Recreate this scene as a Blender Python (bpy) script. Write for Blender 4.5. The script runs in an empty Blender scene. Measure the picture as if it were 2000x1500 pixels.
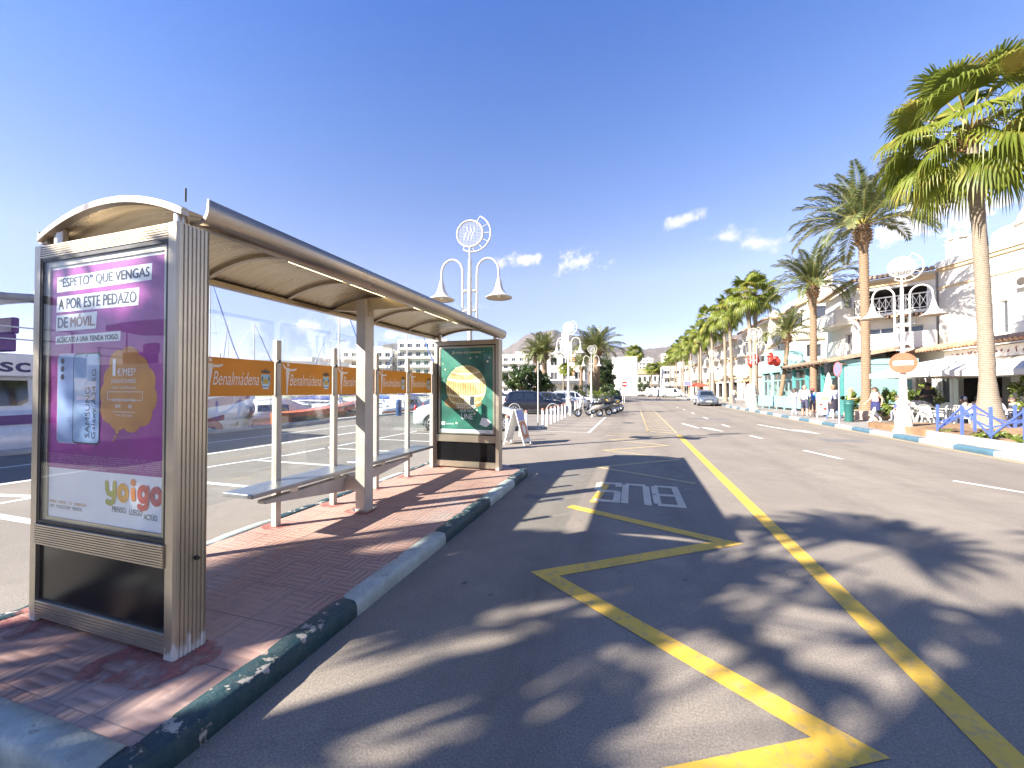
import bpy, bmesh, math, random
from mathutils import Vector, Matrix, noise as mnoise
R_ = math.radians
C = bpy.context.scene.collection
SC = bpy.context.scene

# ------------------------------------------------------------------ camera, world, sun, exposure
cam_data = bpy.data.cameras.new("camera")
cam_data.sensor_fit = 'HORIZONTAL'
cam_data.sensor_width = 36.0
cam_data.lens = 36.0 * 774.0 / 2000.0
cam_data.clip_start = 0.05
cam_data.clip_end = 12000.0
cam = bpy.data.objects.new("camera", cam_data)
C.objects.link(cam)
cam.location = (0, 0, 1.65)
cam.rotation_euler = (R_(90) + math.atan(11 / 774.0), 0, R_(16.9))
SC.camera = cam

SUN_DIR = Vector((1.0, 0.88, -0.785)).normalized()      # direction the light travels
sun_data = bpy.data.lights.new("sun", 'SUN')
sun_data.energy = 5.0
sun_data.angle = R_(0.55)
sun_data.color = (1.0, 0.945, 0.86)
sun = bpy.data.objects.new("sun", sun_data)
C.objects.link(sun)
sun.rotation_euler = SUN_DIR.to_track_quat('-Z', 'Y').to_euler()
sun.location = (-30, -26, 30)

SC.view_settings.view_transform = 'Standard'
SC.view_settings.look = 'None'
SC.view_settings.gamma = 1.0
SC.view_settings.use_curve_mapping = False
SC.view_settings.exposure = 1.95
SC.cycles.max_bounces = 8
SC.cycles.transparent_max_bounces = 24
SC.cycles.sample_clamp_indirect = 4.0
SC.cycles.use_denoising = True

world = bpy.data.worlds.new("World")
SC.world = world
world.use_nodes = True
wn = world.node_tree.nodes; wl = world.node_tree.links
wn.clear()
w_out = wn.new('ShaderNodeOutputWorld')
w_bg = wn.new('ShaderNodeBackground')
w_bg.inputs['Strength'].default_value = 0.104
sky = wn.new('ShaderNodeTexSky')
sky.sky_type = 'NISHITA'
sky.sun_disc = False
sky.sun_elevation = R_(30.5)
sky.sun_rotation = math.atan2(-SUN_DIR.x, -SUN_DIR.y)
sky.altitude = 0
sky.air_density = 1.0
sky.dust_density = 0.0
sky.ozone_density = 2.5
w_tc = wn.new('ShaderNodeTexCoord')

def wmath(op, a, b=None):
    n = wn.new('ShaderNodeMath'); n.operation = op
    for i, x in enumerate((a, b)):
        if x is None: continue
        if isinstance(x, (int, float)): n.inputs[i].default_value = x
        else: wl.new(x, n.inputs[i])
    return n.outputs[0]

def wdot(a, v):
    n = wn.new('ShaderNodeVectorMath'); n.operation = 'DOT_PRODUCT'
    wl.new(a, n.inputs[0]); n.inputs[1].default_value = v
    return n.outputs['Value']

w_dir = w_tc.outputs['Generated']
w_noise = wn.new('ShaderNodeTexNoise')
w_noise.inputs['Scale'].default_value = 22.0
w_noise.inputs['Detail'].default_value = 7.0
w_noise.inputs['Roughness'].default_value = 0.62
wl.new(w_dir, w_noise.inputs['Vector'])
w_n = w_noise.outputs['Fac']
# small fair-weather clouds: (azimuth from +Y towards +X in degrees, elevation, half width, half height, density)
CLOUDS = [(-15.4, 18.2, 4.2, 1.3, 1.2), (-7.2, 17.6, 5.4, 2.0, 1.35), (7.0, 21.6, 3.2, 1.3, 1.0),
          (11.4, 18.8, 3.6, 1.5, 0.75), (15.6, 17.4, 3.6, 1.3, 0.8), (30.2, 16.9, 6.6, 2.5, 2.6),
          (-22.6, 11.7, 3.6, 0.8, 0.7), (-39.5, 9.6, 5.0, 1.6, 0.9), (-45.0, 8.0, 4.2, 1.3, 0.9), (-33.5, 7.6, 6.0, 1.5, 0.75),
          (-60.0, 8.5, 6.0, 1.4, 0.6), (60.0, 14.0, 9.0, 2.0, 0.9), (140.0, 20.0, 14.0, 3.0, 0.9)]
w_mask = None
for az, el, hw, hh, dens in CLOUDS:
    a, e = R_(az), R_(el)
    d = (math.sin(a) * math.cos(e), math.cos(a) * math.cos(e), math.sin(e))
    rt = (math.cos(a), -math.sin(a), 0.0)
    up = (-math.sin(a) * math.sin(e), -math.cos(a) * math.sin(e), math.cos(e))
    u = wmath('DIVIDE', wdot(w_dir, rt), R_(hw))
    v = wmath('DIVIDE', wdot(w_dir, up), R_(hh))
    q = wmath('SQRT', wmath('ADD', wmath('MULTIPLY', u, u), wmath('MULTIPLY', v, v)))
    m = wmath('SUBTRACT', 1.0, q)
    m = wmath('ADD', m, wmath('MULTIPLY', wmath('SUBTRACT', w_n, 0.56), 3.4))
    front = wmath('GREATER_THAN', wdot(w_dir, d), 0.5)
    m = wmath('MULTIPLY', wmath('MULTIPLY', m, dens), front)
    w_mask = m if w_mask is None else wmath('MAXIMUM', w_mask, m)
w_ramp = wn.new('ShaderNodeMapRange')
w_ramp.interpolation_type = 'SMOOTHSTEP'
wl.new(w_mask, w_ramp.inputs['Value'])
w_ramp.inputs['From Min'].default_value = 0.02
w_ramp.inputs['From Max'].default_value = 1.05
w_ramp.inputs['To Max'].default_value = 0.9
w_tint = wn.new('ShaderNodeMix'); w_tint.data_type = 'RGBA'; w_tint.blend_type = 'MULTIPLY'
w_tint.inputs[0].default_value = 1.0
wl.new(sky.outputs[0], w_tint.inputs[6])
w_sep = wn.new('ShaderNodeSeparateXYZ'); wl.new(w_dir, w_sep.inputs[0])
w_hue = wn.new('ShaderNodeValToRGB'); wl.new(w_sep.outputs[2], w_hue.inputs[0])
w_cr = w_hue.color_ramp
for k_, (p_, c_) in enumerate(((0.0, (.52, .44, .52)), (.155, (.53, .445, .55)), (.26, (.71, .56, .59)), (.51, (.50, .53, .70)), (.70, (.33, .465, .77)))):
    e_ = w_cr.elements[k_] if k_ < 2 else w_cr.elements.new(p_)
    e_.position = p_; e_.color = (*c_, 1)
wl.new(w_hue.outputs[0], w_tint.inputs[7])
w_mix = wn.new('ShaderNodeMix'); w_mix.data_type = 'RGBA'
wl.new(w_ramp.outputs['Result'], w_mix.inputs[0])
wl.new(w_tint.outputs[2], w_mix.inputs[6])
w_mix.inputs[7].default_value = (3.3, 3.2, 3.35, 1)
wl.new(w_mix.outputs[2], w_bg.inputs['Color'])
wl.new(w_bg.outputs[0], w_out.inputs['Surface'])

# ------------------------------------------------------------------ materials
def sRGB(r, g, b):
    f = lambda c: (c / 255.0 / 12.92) if c <= 10 else ((c / 255.0 + 0.055) / 1.055) ** 2.4
    return (f(r), f(g), f(b), 1.0)

class NT:
    def __init__(s, name):
        s.mat = bpy.data.materials.new(name)
        s.mat.use_nodes = True
        s.t = s.mat.node_tree; s.n = s.t.nodes; s.l = s.t.links
        s.b = s.n['Principled BSDF']; s.out = s.n['Material Output']
        s.tc = s.n.new('ShaderNodeTexCoord')
    def obj(s): return s.tc.outputs['Object']
    def noise(s, scale, detail=4, rough=.55, vec=None, dist=0.0):
        n = s.n.new('ShaderNodeTexNoise')
        n.inputs['Scale'].default_value = scale; n.inputs['Detail'].default_value = detail
        n.inputs['Roughness'].default_value = rough; n.inputs['Distortion'].default_value = dist
        s.l.new(vec or s.obj(), n.inputs['Vector'])
        return n.outputs['Fac']
    def mapv(s, scale=(1, 1, 1), rot=(0, 0, 0), loc=(0, 0, 0), vec=None):
        n = s.n.new('ShaderNodeMapping')
        n.inputs['Scale'].default_value = scale; n.inputs['Rotation'].default_value = rot; n.inputs['Location'].default_value = loc
        s.l.new(vec or s.obj(), n.inputs['Vector'])
        return n.outputs[0]
    def rng(s, v, a, b, c=0.0, d=1.0, smooth=False):
        n = s.n.new('ShaderNodeMapRange')
        if smooth: n.interpolation_type = 'SMOOTHSTEP'
        s.l.new(v, n.inputs['Value'])
        for k, x in zip(('From Min', 'From Max', 'To Min', 'To Max'), (a, b, c, d)): n.inputs[k].default_value = x
        return n.outputs['Result']
    def math(s, op, a, b=None):
        n = s.n.new('ShaderNodeMath'); n.operation = op
        for i, x in enumerate((a, b)):
            if x is None: continue
            if isinstance(x, (int, float)): n.inputs[i].default_value = x
            else: s.l.new(x, n.inputs[i])
        return n.outputs[0]
    def mix(s, fac, a, b, blend='MIX'):
        n = s.n.new('ShaderNodeMix'); n.data_type = 'RGBA'; n.blend_type = blend
        if isinstance(fac, (int, float)): n.inputs[0].default_value = fac
        else: s.l.new(fac, n.inputs[0])
        for i, x in ((6, a), (7, b)):
            if isinstance(x, tuple): n.inputs[i].default_value = x if len(x) == 4 else (*x, 1)
            else: s.l.new(x, n.inputs[i])
        return n.outputs[2]
    def wave(s, scale, axis='X', vec=None, profile='SIN'):
        n = s.n.new('ShaderNodeTexWave'); n.bands_direction = axis; n.wave_profile = profile
        n.inputs['Scale'].default_value = scale
        s.l.new(vec or s.obj(), n.inputs['Vector'])
        return n.outputs['Fac']
    def sep(s, vec=None):
        n = s.n.new('ShaderNodeSeparateXYZ'); s.l.new(vec or s.obj(), n.inputs[0]); return n.outputs
    def col(s, c):
        if isinstance(c, tuple): s.b.inputs['Base Color'].default_value = c if len(c) == 4 else (*c, 1)
        else: s.l.new(c, s.b.inputs['Base Color'])
    def rough(s, r):
        if isinstance(r, (int, float)): s.b.inputs['Roughness'].default_value = r
        else: s.l.new(r, s.b.inputs['Roughness'])
    def bump(s, h, strength=.3, dist=.01):
        n = s.n.new('ShaderNodeBump'); n.inputs['Strength'].default_value = strength; n.inputs['Distance'].default_value = dist
        s.l.new(h, n.inputs['Height']); s.l.new(n.outputs[0], s.b.inputs['Normal'])

def sc3(c, k): return tuple(min(1, max(0, x * k)) for x in c[:3]) + (1,)

def M(name, c, rough=.6, metal=0.0, var=.12, scale=6.0, bump=0.0, bscale=60.0, spec=None, coat=0.0, c2=None, sub=0.0):
    t = NT(name)
    f = t.rng(t.noise(scale, 5), .3, .7)
    t.col(t.mix(f, sc3(c, 1 - var), c2 if c2 else sc3(c, 1 + var)))
    t.rough(t.rng(t.noise(scale * 2.3, 4), .3, .7, max(0.03, rough - .07), min(1, rough + .07)))
    t.b.inputs['Metallic'].default_value = metal
    if spec is not None: t.b.inputs['Specular IOR Level'].default_value = spec
    if coat: t.b.inputs['Coat Weight'].default_value = coat; t.b.inputs['Coat Roughness'].default_value = .05
    if bump: t.bump(t.noise(bscale, 6), bump, .01)
    return t.mat

def leaf_mat(name, c1, c2, c3=None, trans=.35, scale=3.0):
    t = NT(name)
    f = t.rng(t.noise(scale, 4), .32, .68)
    c = t.mix(f, c1, c2)
    if c3: c = t.mix(t.rng(t.noise(scale * .6, 3), .55, .7), c, c3)
    t.col(c); t.rough(.45)
    t.b.inputs['Specular IOR Level'].default_value = .4
    tr = t.n.new('ShaderNodeBsdfTranslucent'); t.l.new(c, tr.inputs['Color'])
    mx = t.n.new('ShaderNodeMixShader'); mx.inputs[0].default_value = trans
    t.l.new(t.b.outputs[0], mx.inputs[1]); t.l.new(tr.outputs[0], mx.inputs[2]); t.l.new(mx.outputs[0], t.out.inputs['Surface'])
    return t.mat

def glass_mat(name, tint=(.95, .98, .97, 1), ior=1.5, rough=0.0, dirt=.0):
    t = NT(name)
    tr = t.n.new('ShaderNodeBsdfTransparent'); tr.inputs['Color'].default_value = tint
    gl = t.n.new('ShaderNodeBsdfGlossy'); gl.inputs['Roughness'].default_value = rough
    fr = t.n.new('ShaderNodeFresnel')
    geo = t.n.new('ShaderNodeNewGeometry')
    t.l.new(t.rng(geo.outputs['Backfacing'], 0, 1, ior, 1 / ior), fr.inputs['IOR'])
    mx = t.n.new('ShaderNodeMixShader')
    t.l.new(fr.outputs[0], mx.inputs[0]); t.l.new(tr.outputs[0], mx.inputs[1]); t.l.new(gl.outputs[0], mx.inputs[2])
    last = mx
    if dirt:
        df = t.n.new('ShaderNodeBsdfDiffuse'); df.inputs['Color'].default_value = (.75, .75, .73, 1)
        m2 = t.n.new('ShaderNodeMixShader')
        t.l.new(t.rng(t.noise(2.2, 6, .65), .38, .75, dirt * .25, dirt), m2.inputs[0])
        t.l.new(mx.outputs[0], m2.inputs[1]); t.l.new(df.outputs[0], m2.inputs[2]); last = m2
    t.l.new(last.outputs[0], t.out.inputs['Surface'])
    t.n.remove(t.b)
    return t.mat

# ------------------------------------------------------------------ mesh helpers
class MB:
    def __init__(s): s.v = []; s.f = []; s.m = []; s.s = []
    def add(s, vs, fs, m=0, smooth=False, mtx=None):
        o = len(s.v)
        for p in vs:
            p = Vector(p)
            s.v.append(mtx @ p if mtx else p)
        for f in fs:
            s.f.append([i + o for i in f]); s.m.append(m); s.s.append(smooth)
        return s
    def box(s, c, d, m=0, rz=0.0, mtx=None):
        x, y, z = d[0] / 2, d[1] / 2, d[2] / 2
        vs = [(-x, -y, -z), (x, -y, -z), (x, y, -z), (-x, y, -z), (-x, -y, z), (x, -y, z), (x, y, z), (-x, y, z)]
        T = Matrix.Translation(c) @ Matrix.Rotation(rz, 4, 'Z')
        if mtx: T = mtx @ T
        return s.add(vs, [(3, 2, 1, 0), (4, 5, 6, 7), (0, 1, 5, 4), (1, 2, 6, 5), (2, 3, 7, 6), (3, 0, 4, 7)], m, False, T)
    def bx(s, x0, x1, y0, y1, z0, z1, m=0):
        return s.box(((x0 + x1) / 2, (y0 + y1) / 2, (z0 + z1) / 2), (x1 - x0, y1 - y0, z1 - z0), m)
    def tube(s, path, r, n=8, m=0, cap=True, smooth=True, sq=1.0):
        path = [Vector(p) for p in path]
        rs = r if isinstance(r, (list, tuple)) else [r] * len(path)
        t0 = (path[1] - path[0]).normalized()
        ref = Vector((0, 0, 1)) if abs(t0.z) < .9 else Vector((1, 0, 0))
        u = t0.cross(ref).normalized()
        vs = []; fs = []
        for i, p in enumerate(path):
            if i == 0: t = path[1] - p
            elif i == len(path) - 1: t = p - path[i - 1]
            else: t = path[i + 1] - path[i - 1]
            t.normalize()
            u = (u - t * u.dot(t)).normalized(); w = t.cross(u)
            for k in range(n):
                a = 2 * math.pi * k / n
                vs.append(p + (u * math.cos(a) + w * math.sin(a) * sq) * rs[i])
        for i in range(len(path) - 1):
            for k in range(n):
                k2 = (k + 1) % n
                fs.append((i * n + k, i * n + k2, (i + 1) * n + k2, (i + 1) * n + k))
        s.add(vs, fs, m, smooth)
        if cap:
            o = len(vs)
            s.add(vs[:n], [tuple(range(n - 1, -1, -1))], m)
            s.add(vs[-n:], [tuple(range(n))], m)
        return s
    def bar(s, a, b, w, h, m=0, up=(0, 0, 1)):
        a = Vector(a); b = Vector(b); d = b - a; L = d.length; d.normalize()
        up = Vector(up)
        if abs(d.dot(up)) > .95: up = Vector((1, 0, 0))
        x = d.cross(up).normalized(); z = x.cross(d)
        T = Matrix((x, d, z)).transposed().to_4x4(); T.translation = (a + b) / 2
        return s.box((0, 0, 0), (w, L, h), m, 0, T)
    def lathe(s, prof, n=16, o=(0, 0, 0), m=0, smooth=True, mtx=None):
        vs = []; fs = []
        for r, z in prof:
            for k in range(n):
                a = 2 * math.pi * k / n
                vs.append((o[0] + r * math.cos(a), o[1] + r * math.sin(a), o[2] + z))
        for i in range(len(prof) - 1):
            for k in range(n):
                k2 = (k + 1) % n
                fs.append((i * n + k, i * n + k2, (i + 1) * n + k2, (i + 1) * n + k))
        return s.add(vs, fs, m, smooth, mtx)
    def poly(s, pts, m=0): return s.add(pts, [tuple(range(len(pts)))], m)
    def prism(s, pts2, z0, z1, m=0, mtx=None, smooth=False):
        n = len(pts2)
        a = sum(pts2[i][0] * pts2[(i + 1) % n][1] - pts2[(i + 1) % n][0] * pts2[i][1] for i in range(n))
        if a < 0: pts2 = list(reversed(pts2))
        vs = [(x, y, z0) for x, y in pts2] + [(x, y, z1) for x, y in pts2]
        fs = [tuple(range(n - 1, -1, -1)), tuple(range(n, 2 * n))]
        s.add(vs, fs, m, False, mtx)
        return s.add(vs, [(i, (i + 1) % n, n + (i + 1) % n, n + i) for i in range(n)], m, smooth, mtx)
    def sphere(s, c, r, nu=12, nv=8, m=0, sc=(1, 1, 1), v0=0.0, v1=1.0):
        prof = []
        for i in range(nv + 1):
            a = math.pi * (v0 + (v1 - v0) * i / nv)
            prof.append((math.sin(a) * r + 1e-5, math.cos(a) * r))
        T = Matrix.Translation(c) @ Matrix.Diagonal((*sc, 1))
        return s.lathe(list(reversed(prof)), nu, (0, 0, 0), m, True, T)
    def loft(s, rings, m=0, smooth=True, closed=True, cap=True):
        n = len(rings[0]); vs = [p for r in rings for p in r]; fs = []
        kk = n if closed else n - 1
        for i in range(len(rings) - 1):
            for k in range(kk):
                k2 = (k + 1) % n
                fs.append((i * n + k, i * n + k2, (i + 1) * n + k2, (i + 1) * n + k))
        s.add(vs, fs, m, smooth)
        if cap and closed:
            s.add(rings[0], [tuple(range(n - 1, -1, -1))], m); s.add(rings[-1], [tuple(range(n))], m)
        return s
    def mesh(s, name, mats, recalc=False):
        me = bpy.data.meshes.new(name)
        me.from_pydata([tuple(p) for p in s.v], [], s.f)
        for mt in (mats if isinstance(mats, (list, tuple)) else [mats]): me.materials.append(mt)
        me.polygons.foreach_set('material_index', s.m)
        me.polygons.foreach_set('use_smooth', s.s)
        if recalc:
            bm = bmesh.new(); bm.from_mesh(me)
            bmesh.ops.remove_doubles(bm, verts=bm.verts, dist=1e-5)
            bmesh.ops.recalc_face_normals(bm, faces=bm.faces)
            bm.to_mesh(me); bm.free()
        me.update()
        return me
    def build(s, name, mats, parent=None, bevel=0.0, recalc=False, loc=None, rz=0.0):
        o = bpy.data.objects.new(name, s.mesh(name, mats, recalc))
        C.objects.link(o)
        if parent: o.parent = parent
        if loc: o.location = loc
        if rz: o.rotation_euler.z = rz
        if bevel:
            b = o.modifiers.new('bevel', 'BEVEL'); b.width = bevel; b.segments = 2; b.limit_method = 'ANGLE'; b.angle_limit = R_(40)
        return o

def thing(name, label, cat, loc=(0, 0, 0), rz=0.0, group=None):
    o = bpy.data.objects.new(name, None); C.objects.link(o)
    o.location = loc; o.rotation_euler = (0, 0, rz); o.empty_display_size = .2
    o['label'] = label; o['category'] = cat
    if group: o['group'] = group
    return o
def tag(o, label, cat, group=None):
    o['label'] = label; o['category'] = cat
    if group: o['group'] = group
    return o
def struct(o): o['kind'] = 'structure'; return o
def stuff(o, label=None, cat=None):
    o['kind'] = 'stuff'
    if label: o['label'] = label
    if cat: o['category'] = cat
    return o
def kids(o): return list(o.children)
def dup(root, loc, rz=0.0, label=None, group=None, scale=None):
    def cp(o, par):
        c = o.copy(); C.objects.link(c); c.parent = par
        for ch in kids(o): cp(ch, c)
        return c
    r = cp(root, None)
    r.location = loc; r.rotation_euler = (0, 0, rz)
    if scale: r.scale = scale if isinstance(scale, tuple) else (scale,) * 3
    if label: r['label'] = label
    if group: r['group'] = group
    return r

_txt = {}
def text_geo(body, shear=0.0, offset=0.0, spacing=1.0):
    if offset < .02 and any(c in body for c in 'MGAUS'): offset = 0.0
    key = (body, shear, offset, spacing)
    if key in _txt: return _txt[key]
    cu = bpy.data.curves.new('lettering', 'FONT'); cu.body = body; cu.size = 1.0
    cu.shear = shear; cu.offset = offset; cu.space_character = spacing; cu.resolution_u = 3
    o = bpy.data.objects.new('lettering', cu); C.objects.link(o)
    dg = bpy.context.evaluated_depsgraph_get()
    me = o.evaluated_get(dg).to_mesh()
    vs = [v.co.copy() for v in me.vertices]; fs = [tuple(p.vertices) for p in me.polygons]
    o.evaluated_get(dg).to_mesh_clear()
    bpy.data.objects.remove(o); bpy.data.curves.remove(cu)
    _txt[key] = (vs, fs)
    return vs, fs
def put_text(mb, body, o, xd, yd, w, h=None, m=0, shear=0.0, offset=0.0, spacing=1.0):
    """letters as flat mesh, fitted into a box w x h whose lower-left corner is o"""
    vs, fs = text_geo(body, shear, offset, spacing)
    x0 = min(v.x for v in vs); x1 = max(v.x for v in vs); y0 = min(v.y for v in vs); y1 = max(v.y for v in vs)
    sx = w / (x1 - x0); sy = h / (y1 - y0) if h else sx
    o = Vector(o); xd = Vector(xd); yd = Vector(yd)
    mb.add([o + xd * ((v.x - x0) * sx) + yd * ((v.y - y0) * sy) for v in vs], fs, m)
rnd = random.Random(7)
# ------------------------------------------------------------------ ground, road, pavement, markings
def asphalt(name, c, speck=.5, warm=(1, 1, 1), lanes=()):
    t = NT(name)
    big = t.rng(t.noise(.35, 5, .6), .32, .68)
    mid = t.rng(t.noise(3.0, 6, .65, dist=.4), .3, .7)
    fine = t.rng(t.noise(85.0, 4, .75), .28, .72)
    grain = t.n.new('ShaderNodeTexVoronoi'); grain.inputs['Scale'].default_value = 110.0
    t.l.new(t.obj(), grain.inputs['Vector'])
    a = t.mix(big, sc3(c, .80), sc3(c, 1.14))
    a = t.mix(t.math('MULTIPLY', mid, .7), a, sc3(c, .80))
    a = t.mix(fine, t.mix(1.0, a, (.50, .50, .51), 'MULTIPLY'), t.mix(1.0, a, (1.42, 1.41, 1.38), 'MULTIPLY'))
    st = t.rng(grain.outputs['Distance'], .0, .18, 1.0, 0.0)
    a = t.mix(t.math('MULTIPLY', st, speck), a, (.42, .41, .39))
    oil = t.rng(t.noise(.9, 5, .6, vec=t.mapv((1.6, .28, 1))), .60, .76)
    a = t.mix(t.math('MULTIPLY', oil, .32), a, sc3(c, .5))
    spots = t.n.new('ShaderNodeTexVoronoi'); spots.inputs['Scale'].default_value = 1.7
    t.l.new(t.obj(), spots.inputs['Vector'])
    sp = t.rng(spots.outputs['Distance'], .025, .045, 1.0, 0.0)
    a = t.mix(t.math('MULTIPLY', sp, t.rng(t.noise(2.0), .5, .6)), a, sc3(c, .35))
    vor = t.n.new('ShaderNodeTexVoronoi'); vor.feature = 'DISTANCE_TO_EDGE'; vor.inputs['Scale'].default_value = .21
    dv = t.n.new('ShaderNodeVectorMath'); dv.operation = 'ADD'
    nz = t.n.new('ShaderNodeTexNoise'); nz.inputs['Scale'].default_value = 2.2; nz.inputs['Detail'].default_value = 6
    t.l.new(t.obj(), nz.inputs['Vector'])
    vs = t.n.new('ShaderNodeVectorMath'); vs.operation = 'SCALE'; vs.inputs['Scale'].default_value = .7
    t.l.new(nz.outputs['Color'], vs.inputs[0]); t.l.new(t.obj(), dv.inputs[0]); t.l.new(vs.outputs[0], dv.inputs[1])
    t.l.new(dv.outputs[0], vor.inputs['Vector'])
    cr = t.rng(vor.outputs['Distance'], .0, .0022, 1.0, 0.0)
    a = t.mix(t.math('MULTIPLY', cr, .30), a, sc3(c, .4))
    if lanes:
        x = t.sep()[0]
        for cx_, wd_, k_ in lanes:
            dd = t.math('ABSOLUTE', t.math('SUBTRACT', t.math('ADD', x, t.math('MULTIPLY', t.noise(.25, 2), .5)), cx_ + .25))
            m_ = t.rng(dd, wd_ * .2, wd_, 1.0, 0.0, True)
            a = t.mix(t.math('MULTIPLY', t.math('MULTIPLY', m_, k_), t.rng(t.noise(1.6, 7, .7, vec=t.mapv((1.8, .35, 1))), .36, .66)), a, sc3(c, .45))
        dv2 = t.n.new('ShaderNodeTexVoronoi'); dv2.inputs['Scale'].default_value = 3.1; t.l.new(t.mapv((1, .8, 1)), dv2.inputs['Vector'])
        drip = t.rng(dv2.outputs['Distance'], .03, .10, 1.0, 0.0, True)
        a = t.mix(t.math('MULTIPLY', drip, t.rng(t.noise(.8, 3), .5, .62)), a, sc3(c, .38))
        gr_ = t.rng(t.noise(5.5, 6, .75, vec=t.mapv((1, .5, 1))), .60, .74)
        a = t.mix(t.math('MULTIPLY', gr_, .35), a, sc3(c, 1.35))
    t.col(t.mix(1.0, a, warm, 'MULTIPLY'))
    t.rough(t.rng(mid, 0, 1, .78, .92)); t.b.inputs['Specular IOR Level'].default_value = .35
    h = t.math('ADD', t.math('MULTIPLY', grain.outputs['Distance'], .8), t.math('MULTIPLY', fine, .5))
    t.bump(h, .28, .005)
    return t.mat

m_road = asphalt('road_asphalt', (.245, .208, .168), .25, lanes=((-.7, .5, .5), (.75, .5, .5), (3.0, .45, .4), (4.6, .45, .4), (6.0, .5, .45), (7.4, .5, .45)))
m_lot = asphalt('lot_asphalt', (.222, .197, .165), .42)
m_ground = M('dry_ground', (.27, .25, .21), .95, var=.25, scale=.05)
m_paving = None
def paving(name, c, sx, sy, joint=.012):
    t = NT(name)
    b = t.n.new('ShaderNodeTexBrick'); b.offset = .5
    b.inputs['Scale'].default_value = 1.0; b.inputs['Brick Width'].default_value = sx; b.inputs['Row Height'].default_value = sy
    b.inputs['Mortar Size'].default_value = joint; b.inputs['Mortar Smooth'].default_value = .2
    b.inputs['Color1'].default_value = sc3(c, .92); b.inputs['Color2'].default_value = sc3(c, 1.08); b.inputs['Mortar'].default_value = sc3(c, .55)
    t.l.new(t.obj(), b.inputs['Vector'])
    d = t.rng(t.noise(1.1, 6, .65), .35, .7)
    t.col(t.mix(t.math('MULTIPLY', d, .4), b.outputs['Color'], sc3(c, .6)))
    t.rough(.85); t.bump(b.outputs['Fac'], .2, -.004)
    return t.mat
m_paving = paving('grey_paving', (.27, .245, .22), .4, .4)

def chipped(name, c, under=(.36, .33, .28), amount=.60):
    t = NT(name)
    a = t.mix(t.rng(t.noise(3, 5), .3, .7), sc3(c, .8), sc3(c, 1.15))
    n = t.noise(7.5, 8, .68)
    z = t.sep()[2]
    edge = t.rng(z, .085, .128, 0.0, .075)
    k = t.rng(t.math('ADD', n, edge), amount, amount + .025)
    a = t.mix(t.math('MULTIPLY', t.rng(t.noise(19, 6, .7), .45, .62), .22), a, (.12, .11, .1))
    t.col(t.mix(k, a, under)); t.rough(.62)
    t.bump(t.math('ADD', t.math('MULTIPLY', k, -1.0), t.math('MULTIPLY', t.noise(38, 6, .7), 1.2)), .8, .008)
    return t.mat
m_kgreen = chipped('kerb_dark_green_paint', (.006, .038, .046), amount=.625)
m_kpale = chipped('kerb_pale_mint_paint', (.36, .405, .365), under=(.33, .33, .29), amount=.69)
m_kblue = chipped('kerb_blue_paint', (.055, .125, .17), under=(.5, .5, .46), amount=.72)
m_kwhite = chipped('kerb_white_paint', (.46, .44, .38), under=(.34, .42, .36), amount=.72)
m_concrete = M('concrete', (.42, .4, .36), .9, var=.18, scale=2.0, bump=.3, bscale=30)

def worn_paint(name, c, under, lo=.60, hi=.78, k=1.0):
    t = NT(name)
    a = t.mix(t.rng(t.noise(2.2, 5), .3, .7), sc3(c, .86), sc3(c, 1.08))
    w = t.rng(t.noise(11, 9, .72), lo, hi)
    fine = t.rng(t.noise(150, 4, .7), .56, .7)
    w = t.math('MAXIMUM', w, t.math('MULTIPLY', fine, .45))
    t.col(t.mix(t.math('MULTIPLY', w, k), a, under)); t.rough(.7)
    t.bump(t.noise(110, 4), .4, .004)
    return t.mat
m_yellow = worn_paint('yellow_road_paint', (.68, .41, .045), (.22, .19, .16), .50, .72, .85)
m_yellow_faded = worn_paint('faded_yellow_road_paint', (.50, .36, .13), (.24, .22, .2), .40, .66)
m_white = worn_paint('white_road_paint', (.72, .70, .64), (.24, .22, .2), .56, .74)
m_white_faded = worn_paint('faded_white_road_paint', (.58, .55, .50), (.24, .22, .2), .46, .66)
m_bus = worn_paint('bus_lettering_paint', (.58, .49, .36), (.22, .19, .165), .55, .72, .8)

QX = -15.2                                           # edge of the quay
g = MB()
z = -.05
B_ = 6000
g.poly([(-B_, -B_, z), (B_, -B_, z), (B_, -90, z), (-B_, -90, z)])
g.poly([(QX, -90, z), (B_, -90, z), (B_, 62, z), (QX, 62, z)])
g.poly([(-B_, 62, z), (B_, 62, z), (B_, B_, z), (-B_, B_, z)])
g.poly([(-B_, -90, z), (-140, -90, z), (-140, 62, z), (-B_, 62, z)])
struct(g.build('ground', m_ground))
t = NT('harbour_water')
t.col((.012, .04, .055, 1)); t.rough(.08); t.bump(t.noise(1.4, 5, .6, vec=t.mapv((1, .6, 1))), .35, .25)
w = MB(); w.poly([(-140, -90, -1.1), (QX + .3, -90, -1.1), (QX + .3, 62, -1.1), (-140, 62, -1.1)])
struct(w.build('water', t.mat))
q = MB(); q.bx(QX - .25, QX + .25, -90, 62, -1.6, .10); q.bx(-140, QX - .25, 61.6, 62.2, -1.6, .25)
struct(q.build('quay_edge', m_concrete, bevel=.03))
lot = MB(); lot.poly([(QX + .25, -60, 0), (-3.85, -60, 0), (-3.85, 60, 0), (QX + .25, 60, 0)])
struct(lot.build('parking_lot', m_lot))
rd = MB(); rd.poly([(-3.85, -60, 0), (8.55, -60, 0), (8.55, 300, 0), (-3.85, 300, 0)])
struct(rd.build('road', m_road))
pv = MB(); pv.bx(8.70, 60, -40, 180, -.2, .13)
struct(pv.build('pavement', m_paving))

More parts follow.
